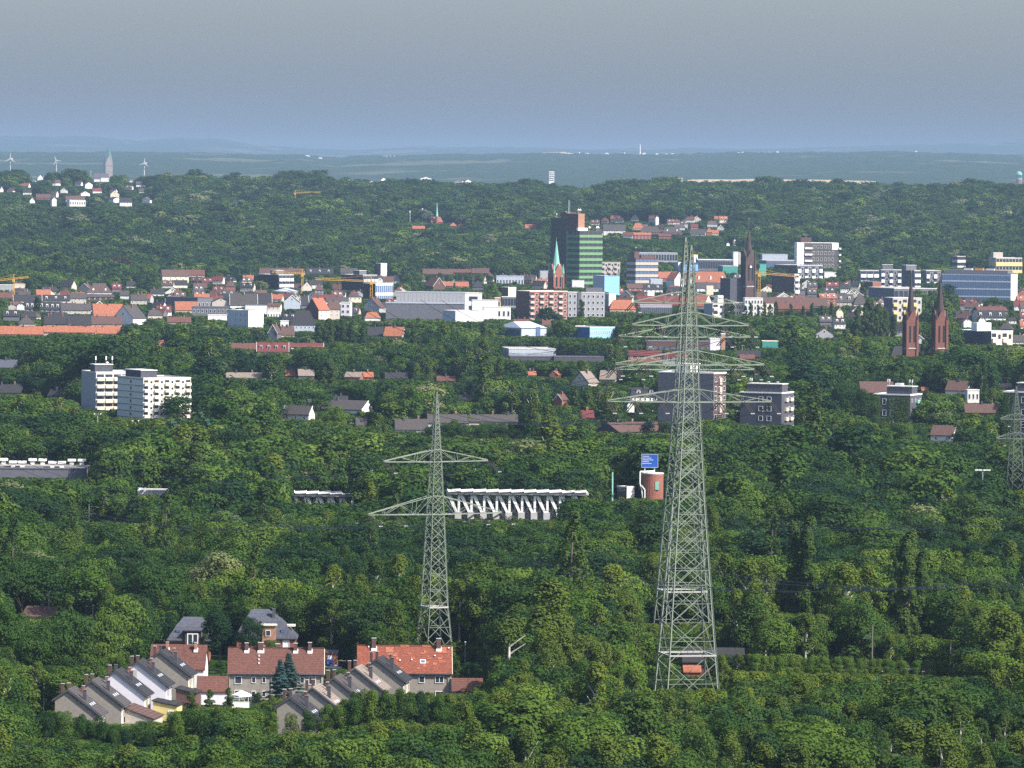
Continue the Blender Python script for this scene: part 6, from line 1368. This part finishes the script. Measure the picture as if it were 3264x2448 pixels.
# ------------------------------------------------------------------ tower cranes
def jib(px0, py0, px1, py1, ybm, pxm, label, mast_top=None, w=.9, vis=None):
    Y = hit(pxm, ybm); s = F / Y; A = at(px0, py0, Y); B_ = at(px1, py1, Y); Mx = at(pxm, (py0 + py1) / 2, Y); g = float(ground(Mx.x, Y))
    t = thing('tower_crane', label, 'crane', (Mx.x, Y, g)); A = A - Vector((Mx.x, Y, g)); B_ = B_ - Vector((Mx.x, Y, g)); top = A.lerp(B_, (pxm - px0) / (px1 - px0)).z
    for a, b in ((-w, -w), (w, -w), (w, w), (-w, w)): bar(t, 'mast_leg', 'crane', (a, b, -1), (a, b, top), .34, 'S')
    n = int(top / 2.4)
    for i in range(n): bar(t, 'mast_brace', 'crane', (-w, -w, top * i / n), (w, -w, top * (i + 1) / n), .2, 'S'); bar(t, 'mast_brace', 'crane', (w, w, top * i / n), (w, -w, top * (i + 1) / n), .2, 'S')
    jb = thing('jib', None, None); jb.parent = t
    up = Vector((0, 0, 1.5))
    bar(jb, 'chord', 'crane', A, B_, .42, 'S'); bar(jb, 'chord', 'crane', A + up, B_ + up * .6, .36, 'S')
    m = max(8, int((B_ - A).length / 2.6))
    for i in range(m): bar(jb, 'brace', 'crane', A.lerp(B_, i / m) + (up if i % 2 else Vector()), A.lerp(B_, (i + 1) / m) + (Vector() if i % 2 else up * .8), .2, 'S')
    box(t, 'cab', 'crane', -w - .3, w + .3, -w - 1.2, -w - .01, top - 2.4, top - .2)
    k = Vector((0, 0, top + 4.5)); bar(t, 'tower_peak', 'crane', (0, 0, top), k, .5, 'S'); bar(t, 'tie', 'crane', k, A.lerp(B_, .1) + up, .16, 'S'); bar(t, 'tie', 'crane', k, A.lerp(B_, .8) + up * .7, .16, 'S')
    protect(min(px0, px1), max(px0, px1), min(py0, py1) - 3, max(py0, py1) + 3, Y); protect(pxm - 4, pxm + 4, py0, vis or py0 + 12, Y); return t
jib(2406, 872, 2540, 882, 1010, 2420, 'orange tower crane in front of the old church', vis=940)
jib(1004, 891, 1200, 899, 1000, 1184, 'orange crane with a long level jib across the second black and white block')
jib(866, 869, 974, 874, 960, 964, 'faint orange crane jib above the first black and white block', w=.7)
jib(-30, 898, 91, 885, 970, 44, 'orange crane jib reaching in from the left edge', w=.8)
jib(935, 616, 1022, 613, 650, 941, 'distant crane jib in the woods left of the small spired church', w=.8)
# ------------------------------------------------------------------ far things
def turbine(px, yh, yb, Y, label, ang, rl, nac=1):
    rl *= .85
    s = F / Y; u, v = lv(px, yh); g = float(ground(u / s, Y)); zh = H - v / s
    t = thing('wind_turbine', label, 'wind turbine', (u / s, Y, g)); hh = zh - g
    cyl(t, 'mast', 'turbine', 0, 0, 0, hh, 1.9, 1.1, 12); box(t, 'nacelle', 'turbine', -2.2, 2.2 + 4 * nac, -5, 6, hh - 2, hh + 2.4)
    for k in range(3):
        a = math.radians(ang + 120 * k); L = rl
        d = Vector((math.sin(a), 0, math.cos(a))); n = Vector((d.z, 0, -d.x)); P0 = Vector((0, -5.6, hh)); V = []
        for r, wd in ((0, 1.2), (.15, 2.0), (1, .4)):
            for sgn in (-1, 1):
                for yy in (-.4, .4): p = P0 + d * (L * r) + n * (wd * sgn * .7) + Vector((0, yy, 0)); V.append(tuple(p))
        Fc = []
        for q in (0, 4): Fc += [(q, q + 1, q + 5, q + 4), (q + 1, q + 3, q + 7, q + 5), (q + 3, q + 2, q + 6, q + 7), (q + 2, q, q + 4, q + 6)]
        Fc += [(0, 2, 3, 1), (8, 9, 11, 10)]; mk('blade', V, Fc, 'turbine', t)
turbine(33, 506, 556, 15200, 'white wind turbine at the far left, its mast thick against the blue hill', 4, 19)
turbine(180, 512, 556, 16500, 'faint wind turbine with one blade pointing right, left of the stone tower', 95, 17, 0)
turbine(460, 520, 560, 15400, 'white wind turbine right of the stone village tower', 8, 16)
s = F / 31800; u, v = lv(2040, 457); g = float(ground(u / s, 31800)); t = thing('radio_tower', 'pale slim radio tower on the far blue ridge', 'radio tower', (u / s, 31800, g)); hh = H - v / s - g
cyl(t, 'shaft', 'far_white', 0, 0, 0, hh * .8, 5, 3, 10); cyl(t, 'platform', 'far_white', 0, 0, hh * .8, hh * .84, 4.5, n=10); cyl(t, 'antenna', 'far_white', 0, 0, hh * .84, hh, 1.8, .8, 8)
def farblock(px0, px1, yt, yv, Y, label, m='far_white', n=6):
    s = F / Y; u0, v = lv(px0, yt); u1 = lv(px1, yt)[0]; zt = H - v / s; zb = H - lv(px0, yv)[1] / s - 25
    t = thing('far_tower_block', label, 'tower block', (u0 / s, Y, zb)); W = (u1 - u0) / s; box(t, 'wall', m, 0, W, 0, 16, 0, zt - zb)
    for i in range(n): box(t, 'window_band', 'dgrey', W * .06, W * .94, -.4, -.01, zt - zb - (i + 1) * 4.2, zt - zb - (i + 1) * 4.2 + 1.5)
farblock(2148, 2176, 567, 602, 11400, 'pale tower block on the skyline beside the wheat field', 'cream', 9); farblock(1750, 1767, 546, 568, 13300, 'far white tower block in the valley left of the slim radio tower', n=5)
farblock(1084, 1115, 571, 582, 12800, 'far white hall at the foot of the blue hills', n=1); farblock(2375, 2388, 588, 592, 11700, 'small white farm building on the edge of the wheat field', n=0)
fr = random.Random(9)
far = [(1665, 500), (1735, 499), (1836, 502), (1864, 505), (1928, 513), (1981, 500), (2048, 507), (2090, 506), (2120, 504), (2136, 500), (2205, 508), (2270, 497), (2300, 500), (2347, 496), (2363, 494), (2413, 497), (2430, 497), (2442, 497), (2475, 496), (2547, 498), (2654, 512), (2788, 494), (2916, 497), (1369, 515), (1404, 512), (1610, 498), (1507, 504), (972, 528), (1015, 529), (1870, 534), (1915, 537), (1340, 568), (1448, 577), (1483, 577), (1148, 576), (1215, 572)]
for i, (px, py) in enumerate(far):
    if py > 560: Y = 13300.0
    else: Y = 31000.0 - (py - 495) * 38
    s = F / Y; u, v = lv(px, py); X = u / s; g = float(ground(X, Y)); z = max(g, H - v / s - 8) 
    t = thing('far_house', 'tiny white house dotted on the far blue hills', 'house', (X, Y, g), fr.uniform(-.5, .5), 'tiny houses on the far blue hills'); w = fr.uniform(12, 26); h = max(7, H - v / s - g)
    prism(t, 'wall', 'far_white', [(0, -6), (w, -6), (w, h), (w / 2, h + 3.5), (0, h)], 'y', 0, 9); gable_shell(t, 'roof', 'r_brown' if i % 3 else 'r_orange', -.5, w + .5, 'y', -.4, 9.4, h, h, h + 4.2, w / 2, .4)
# ------------------------------------------------------------------ marked trees in the town
def tp(kind, px, yt, yb, w, l, vis=True):
    n = {'poplar': 'poplar_tree', 'thuja': 'conifer', 'spruce': 'spruce_tree', 'pale': 'blossoming_tree', 'linden': 'linden_tree', 'copper': 'copper_beech_tree'}.get(kind, 'broadleaf_tree')
    return tree_px(kind, n, l, px, yt, None, yb, w)
tp('poplar', 1852, 958, 1045, 1.5, 'dark columnar tree in front of the grey block with white windows'); tp('poplar', 1548, 1022, 1130, 1.7, 'tall dark columnar tree below the white annexes'); tp('poplar', 118, 948, 1020, 2.0, 'columnar tree among the dark roofs at left')
tp('poplar', 1045, 1150, 1290, 1.7, 'tall columnar tree left of the small tan roof'); tp('poplar', 1316, 1040, 1140, 1.6, 'columnar tree right of the bright orange roof')
for i, px in enumerate((2318, 2333, 2376, 2392, 2416, 2436, 2455, 2474, 2520, 2560, 2590, 2620, 2650)): tp('poplar', px, 962 + (i * 7) % 16, 1035, 1.3, 'columnar tree in the dark row before the cream apartment houses', False)['group'] = 'row of columnar trees before the cream apartment houses'
for i, (px, yt) in enumerate(((2738, 978), (2768, 960), (2800, 972), (2820, 985), (2848, 1004))): tp('poplar', px, yt, 1095, 1.5, 'tall poplar in the cluster left of the twin church towers')['group'] = 'poplar cluster left of the twin church towers'
for px, yt, l in ((1020, 1036, 'leftmost'), (1048, 1020, 'left of centre'), (1090, 1024, 'middle'), (1120, 1030, 'right of centre'), (1160, 1040, 'rightmost')): tp('poplar', px, yt, 1140, 1.9, l + ' poplar of the group above the long white gabled house')
tp('spruce', 1863, 576, 612, 1.0, 'dark pointed conifer alone on the skyline'); tp('thuja', 2945, 1080, 1180, 1.3, 'dark tree between the twin church towers')
tp('linden', 1070, 1288, 1392, 1.0, 'bright green round tree in front of the long white gabled house'); tp('pale', 1560, 740, 800, 1.3, 'large pale blossoming tree in the woods left of the green tower')
tp('linden', 2885, 1340, 1460, 1.25, 'bright green broad tree under the ivy covered block')
tp('wide', 2690, 1195, 1400, .75, 'large dark tree left of the ivy covered block, left of two'); tp('round', 2760, 1230, 1410, .8, 'large green tree left of the ivy covered block, right of two')

for i, (px, yt) in enumerate(((1388, 1338), (1438, 1332), (1462, 1336), (1536, 1345), (1600, 1346), (1640, 1340))): tp('round' if i % 2 else 'wide', px, yt, 1440, .9, 'round tree before the long grey roofs, ' + ('leftmost', 'second from left', 'third from left', 'third from right', 'second from right', 'rightmost')[i])['group'] = 'trees before the long grey roofs'

for i, px in enumerate((1336, 1368, 1398, 1432, 1462, 1494, 1528, 1560)): tp('round' if i % 3 else 'linden', px, 866 + (i * 5) % 9, 915, 1.1, 'round tree half hiding the maroon back row behind the grey store')['group'] = 'trees before the maroon back row'
for i, px in enumerate((840, 872, 990, 1020, 1050, 1075)): tp('round2' if i % 3 else 'linden', px, 868 + (i * 5) % 9, 912, 1.1, 'round tree before the brown and slate back rows')['group'] = 'trees before the brown and slate back rows'
# ------------------------------------------------------------------ the smaller houses crowding the town
def fill():
    R = random.Random(31)
    zones = [(0, 300, 940, 1040, 38, 'at the left of the town'), (300, 560, 925, 1040, 14, 'beside the big orange roof'), (500, 860, 885, 1030, 36, 'before the black sided blocks'), (840, 1260, 880, 1035, 44, 'left of the grey store'),
             (1330, 1620, 868, 925, 22, 'behind the grey store'), (1640, 1960, 885, 930, 14, 'around the green spire'), (1960, 2340, 900, 1000, 40, 'behind the big pylons'), (2330, 2720, 925, 985, 26, 'below the old church'),
             (2700, 2900, 925, 1030, 20, 'left of the twin towers'), (3040, 3270, 950, 1080, 26, 'right of the twin towers'), (1880, 2300, 705, 765, 22, 'on the slope behind the town'), (20, 460, 580, 665, 15, 'on the village hill'), (1950, 2120, 1150, 1200, 3, 'among the middle gardens'), (2550, 3264, 1040, 1110, 8, 'in the gardens right of the twin towers')]
    foot = list(FOOT)
    for x0, x1, y0, y1, n, where in zones:
        made = 0
        for k in range(n * 5):
            if made >= n: break
            px = R.uniform(x0, x1); pyb = R.uniform(max(y0, 905) if y0 > 800 else y0, y1)
            Y = hit(px, pyb); s = F / Y; u, v = lv(px, pyb); X = u / s; w = R.uniform(8, 14); hgt = R.uniform(8.5, 12.5)
            if any((X + w / 2 - a) ** 2 + (Y + 5 - b) ** 2 < (c + w * .55) ** 2 for a, b, c in foot): continue
            vt = v - hgt * s
            bad = False
            for (u0, u1, pt, pv, Yb) in PROT:
                if Yb > Y and u0 < u + w * s and u1 > u and vt < pv - 1.5: bad = True; break
                if Yb < Y and u0 < u + w * s * .5 and u1 > u + w * s * .5 and pt < vt and pv > vt + 4 * s: bad = True; break
            if bad: continue
            kd = R.choice('GGGEH'); roof, rn = R.choice([('r_slate', 'slate'), ('r_slate', 'slate'), ('r_grey', 'grey'), ('r_grey', 'grey'), ('r_brown', 'brown'), ('r_brown', 'brown'), ('r_slate', 'slate'), ('r_red', 'dull red'), ('r_orange', 'orange'), ('r_maroon', 'maroon')])
            wall, wn_ = R.choice([('offwhite', 'pale'), ('offwhite', 'pale'), ('cream', 'cream'), ('beige', 'beige'), ('beige', 'beige'), ('grey', 'grey'), ('dgrey', 'dark'), ('brick', 'brick')])
            if 'village' in where: wall, wn_ = 'far_white', 'white'
            x1_ = px + w * s; ytop = pyb - hgt * s; yv = pyb - 3.2 * s; th = R.choice([-30, -18, -6, 4, 8, 14, 24])
            xa = px - 6 * s * math.sin(math.radians(th)) if th > 0 else x1_ - 6 * s * math.sin(math.radians(th))
            nm = {'G': 'long sided', 'E': 'gable fronted', 'H': 'hip roofed'}[kd]
            hs('small %s %s house, %s walls, %s' % (nm, rn, wn_, where), kd, px, x1_, xa, ytop, ytop + 4.4 * s, yv, 3.2 * s, th, wall, roof, R.choice([0, 3, 4]), chim=R.choice([1, 2]), dorm=R.choice([0, 0, 2]) if kd != 'E' else 0, verge=R.choice([None, None, 'white']) if kd == 'E' else None, group='small houses ' + where)
            foot.append((X + w / 2, Y + 5, 6)); made += 1
fill()
# ------------------------------------------------------------------ the woods: scatter, nearest ones as individuals, the rest as one mass
def build_woods():
    R = np.random.default_rng(21)
    xs, ys = [], []
    for (a, b, sp) in ((1010, 1500, 5.4), (1500, 2600, 8.0), (2600, 4200, 9.4), (4200, 6200, 10.4), (6200, 9900, 14.5)):
        y = a
        while y < b:
            hw = .101 * y + 25; n = int(2 * hw / sp)
            x = -hw + (np.arange(n) + R.uniform(0, 1, n)) * sp
            xs.append(x); ys.append(y + R.uniform(-.5, .5, n) * sp); y += sp
    X = np.concatenate(xs); Y = np.concatenate(ys); n = len(X)
    # clearings and stands
    big = vnoise(X, Y, 70); med = vnoise(X + 300, Y, 24); fine = R.uniform(0, 1, n)
    h = np.where(Y < 1700, 7.5 + 7 * big + 5.5 * med + 5 * fine ** 2, 7 + 9.5 * big + 7.5 * med + 6.5 * fine ** 2)
    hw_ = sm((Y - 5000) / 2600); mac = vnoise(X, Y, 160)
    h = h * (1 - hw_) + (10 + 11 * mac + 4 * big + 6 * fine ** 1.5) * hw_
    kind = np.zeros(n, int)        # index in FORMS
    q = R.uniform(0, 1, n); st = vnoise(X - 900, Y + 50, 130)
    # forms: 0 round 1 round2 2 oval 3 birch 4 birch2 5 wide 6 darkoval 7 linden 8 pale 9 copper 10 poplar 11 spruce
    def choose(p):
        c = np.cumsum(p, axis=1); c /= c[:, -1:]; return (q[:, None] > c).sum(1)
    base = np.array([.24, .24, .12, .05, .03, .12, .05, .14, .02, .0015, .012, .004])
    bir = np.array([.20, .18, .10, .22, .16, .04, .02, .10, .004, .0, .0, .0])
    drk = np.array([.20, .18, .08, .01, .01, .34, .12, .05, .004, .005, .006, .0])
    hill = np.array([.20, .18, .10, .0, .0, .32, .12, .06, .03, .0, .0, .008])
    P = np.tile(base, (n, 1)); U = X / Y * F; wob = 160 * (st - .5)
    P[st < .34] = drk
    P[(Y > 1700) & (st > .70)] = bir * .6 + base * .4
    front = (Y < 1560 + wob) & (U > -520 + 3 * wob)                       # birch thicket in front and right
    P[front & (med < .78)] = bir
    lf = (Y < 1450 + wob) & (U <= -520 + 3 * wob); P[lf] = np.array([.24, .24, .08, .04, .04, .10, .03, .22, .02, .0, .0, .0])
    P[(Y > 1500 + wob) & (Y < 1900 + wob) & (U > -300) & (U < 700) & (med < .6)] = bir * .5 + base * .5
    P[(Y > 1560 + wob) & (Y < 1760) & (U > 850)] = drk
    P[(Y > 1960) & (Y < 2260 + wob) & (U > 950)] = drk
    P[(Y > 1500) & (Y < 1800) & (U > -1000) & (U < -400) & (st > .45)] = bir * .5 + base * .5
    P[Y > 6300] = hill
    kind = choose(P)
    wmul = R.uniform(.85, 1.2, n) * (1.10 + .18 * sm((Y - 1300) / 800) + .14 * sm((Y - 5500) / 1500))
    rad = np.array([3.9, 3.9, 2.9, 2.3, 2.3, 5.4, 2.9, 3.9, 3.9, 3.9, 1.5, 2.5])[kind] * h / 12 * wmul
    h = np.where(kind == 10, h * 1.5, h); rad = np.where(kind == 10, rad * 1.3, rad)
    em = R.uniform(0, 1, n) < .07; h = np.where(em, h * 1.35, h); wmul = np.where(em, wmul * 1.15, wmul); rad = np.where(em, rad * 1.5, rad)
    keep = np.ones(n, bool)
    keep &= ~((Y < 1500) & ~np.isin(kind, (3, 4, 2, 6)) & (R.uniform(0, 1, n) < .45))
    for fx, fy, fr in FOOT:
        keep &= ((X - fx) ** 2 + (Y - fy) ** 2) > (fr + rad * .55) ** 2
    gz = ground(X, Y)
    u = X / Y * F; s = F / Y
    for (u0, u1, vt, vv, Yb) in PROT:
        rr = rad * s * .9
        m = keep & (Y < Yb) & (u + rr > u0) & (u - rr < u1)
        hmax = (H - vv / s - gz) * (.93 + .07 * fine)            # tallest tree that stays under the sight line
        cut = m & (h > hmax)
        f = np.where(cut, hmax / h, 1.0)
        rad = np.where(cut, rad * np.clip(f * 1.25, .5, 1), rad); wmul = np.where(cut, wmul * np.clip(1.25, 1, 1 / np.maximum(f, .3)), wmul)
        h = np.where(cut, hmax, h)
        keep &= ~(cut & (h < .9))
    keep &= h > .9
    X, Y, h, kind, wmul, gz, rad = (a[keep] for a in (X, Y, h, kind, wmul, gz, rad))
    rz = R.uniform(0, 6.28, len(X))
    names = ['round', 'round2', 'oval', 'birch', 'birch2', 'wide', 'darkoval', 'linden', 'pale', 'copper', 'poplar', 'spruce']
    # individuals: those that show largest
    nind = 300 - TREE_N[0]
    u = X / Y * F
    show = rad * h / Y ** 2 * (np.abs(u) < 1660)
    # hidden below the frame?
    vis = (H - gz - h) * F / Y < 1905
    show = show * vis * (1 + .0 * X)
    ind = np.argsort(-show)[:nind]
    nm = {'round': ('broadleaf_tree', 'bushy mid green broadleaf tree in the wood along the bottom edge'), 'round2': ('broadleaf_tree', 'full leafy broadleaf tree in the wood along the bottom edge'),
          'oval': ('broadleaf_tree', 'tall oval broadleaf tree in the wood along the bottom edge'), 'birch': ('birch_tree', 'slender yellowish green birch in the wood along the bottom edge'),
          'birch2': ('birch_tree', 'airy pointed birch in the wood along the bottom edge'), 'wide': ('broadleaf_tree', 'dark broad-crowned tree in the wood along the bottom edge'),
          'darkoval': ('broadleaf_tree', 'dark oval-crowned tree in the wood along the bottom edge'), 'linden': ('linden_tree', 'bright green round tree in the wood along the bottom edge'),
          'pale': ('willow_tree', 'pale silvery willow in the wood along the bottom edge'), 'copper': ('copper_beech_tree', 'dark red-leaved beech in the wood along the bottom edge'),
          'poplar': ('poplar_tree', 'narrow poplar in the wood along the bottom edge'), 'spruce': ('spruce_tree', 'bluish spruce in the wood along the bottom edge')}
    for i in ind:
        k = names[kind[i]]; a, b = nm[k]; uu = X[i] / Y[i] * F
        b = b.replace('in the wood along the bottom edge', 'in the front wood, ' + ('left corner below the houses' if uu < -1050 else 'under the stepped houses' if uu < -450 else 'below the left pylon' if uu < 50 else 'between the two pylons' if uu < 420 else 'below the big pylon' if uu < 800 else 'right of the big pylon' if uu < 1250 else 'right corner'))
        b = b.replace('bushy mid green', 'mid green').replace('slender yellowish green', 'yellowish')
        cr, tr = near_proto(k); t = thing(a, b, 'tree', (X[i], Y[i], gz[i]), rz[i], 'trees of the wood along the bottom edge')
        t.scale = (h[i] / 12 * wmul[i], h[i] / 12 * wmul[i], h[i] / 12); shared(cr, 'crown', t); shared(tr, 'trunk', t)
    rest = np.ones(len(X), bool); rest[ind] = False
    X, Y, h, kind, wmul, gz, rz = (a[rest] for a in (X, Y, h, kind, wmul, gz, rz))
    lod = np.where(Y < 1750, 0, np.where(Y < 3600, 1, 2))
    pc = bpy.data.collections.new('tree_forms')
    for L, (nl, sz) in enumerate(((6500, .165), (3000, .25), (1300, .38))):
        for k, kd in enumerate(names):
            RR = np.random.default_rng(100 + 13 * k + L); sh = SHAPE.get(kd, kd)
            Pp, oo = crown_points(sh, nl, RR, True); lm, bm = KINDS[kd]
            szz = sz * (.8 if sh in ('birch', 'poplar', 'spruce') else 1)
            me = quads_mesh('tree_form', leaves_arrays(Pp, oo, szz, RR, .34), [lm, bm], trunk_geo(sh, RR))
            o = bpy.data.objects.new('tree_form_%02d' % (L * 12 + k), me); pc.objects.link(o)
    idx = lod * 12 + kind
    me = bpy.data.meshes.new('woodland'); nn = len(X)
    me.vertices.add(nn); me.vertices.foreach_set('co', np.stack([X, Y, gz], 1).ravel().astype(np.float32))
    a = me.attributes.new('idx', 'INT', 'POINT'); a.data.foreach_set('value', idx.astype(np.int32))
    a = me.attributes.new('rot', 'FLOAT_VECTOR', 'POINT'); a.data.foreach_set('vector', np.stack([0 * rz, 0 * rz, rz], 1).ravel().astype(np.float32))
    a = me.attributes.new('scl', 'FLOAT_VECTOR', 'POINT'); a.data.foreach_set('vector', np.stack([h / 12 * wmul, h / 12 * wmul, h / 12], 1).ravel().astype(np.float32))
    o = bpy.data.objects.new('woodland', me); col.objects.link(o)
    tag(o, 'dense green woodland and garden trees spreading across the whole plain and hills', 'woodland', kind='stuff')
    ng = bpy.data.node_groups.new('scatter_trees', 'GeometryNodeTree')
    ng.interface.new_socket('Geometry', in_out='INPUT', socket_type='NodeSocketGeometry'); ng.interface.new_socket('Geometry', in_out='OUTPUT', socket_type='NodeSocketGeometry')
    gi = ng.nodes.new('NodeGroupInput'); go = ng.nodes.new('NodeGroupOutput'); ip = ng.nodes.new('GeometryNodeInstanceOnPoints'); ci = ng.nodes.new('GeometryNodeCollectionInfo')
    ci.inputs['Collection'].default_value = pc; ci.inputs['Separate Children'].default_value = True; ci.inputs['Reset Children'].default_value = True
    def na(nm_, ty):
        z = ng.nodes.new('GeometryNodeInputNamedAttribute'); z.data_type = ty; z.inputs['Name'].default_value = nm_; return z.outputs['Attribute']
    ip.inputs['Pick Instance'].default_value = True
    ng.links.new(gi.outputs[0], ip.inputs['Points']); ng.links.new(ci.outputs[0], ip.inputs['Instance']); ng.links.new(na('idx', 'INT'), ip.inputs['Instance Index'])
    ng.links.new(na('rot', 'FLOAT_VECTOR'), ip.inputs['Rotation']); ng.links.new(na('scl', 'FLOAT_VECTOR'), ip.inputs['Scale']); ng.links.new(ip.outputs[0], go.inputs[0])
    md = o.modifiers.new('scatter', 'NODES'); md.node_group = ng
    print('TREES', nn, 'individual', nind)
build_woods()
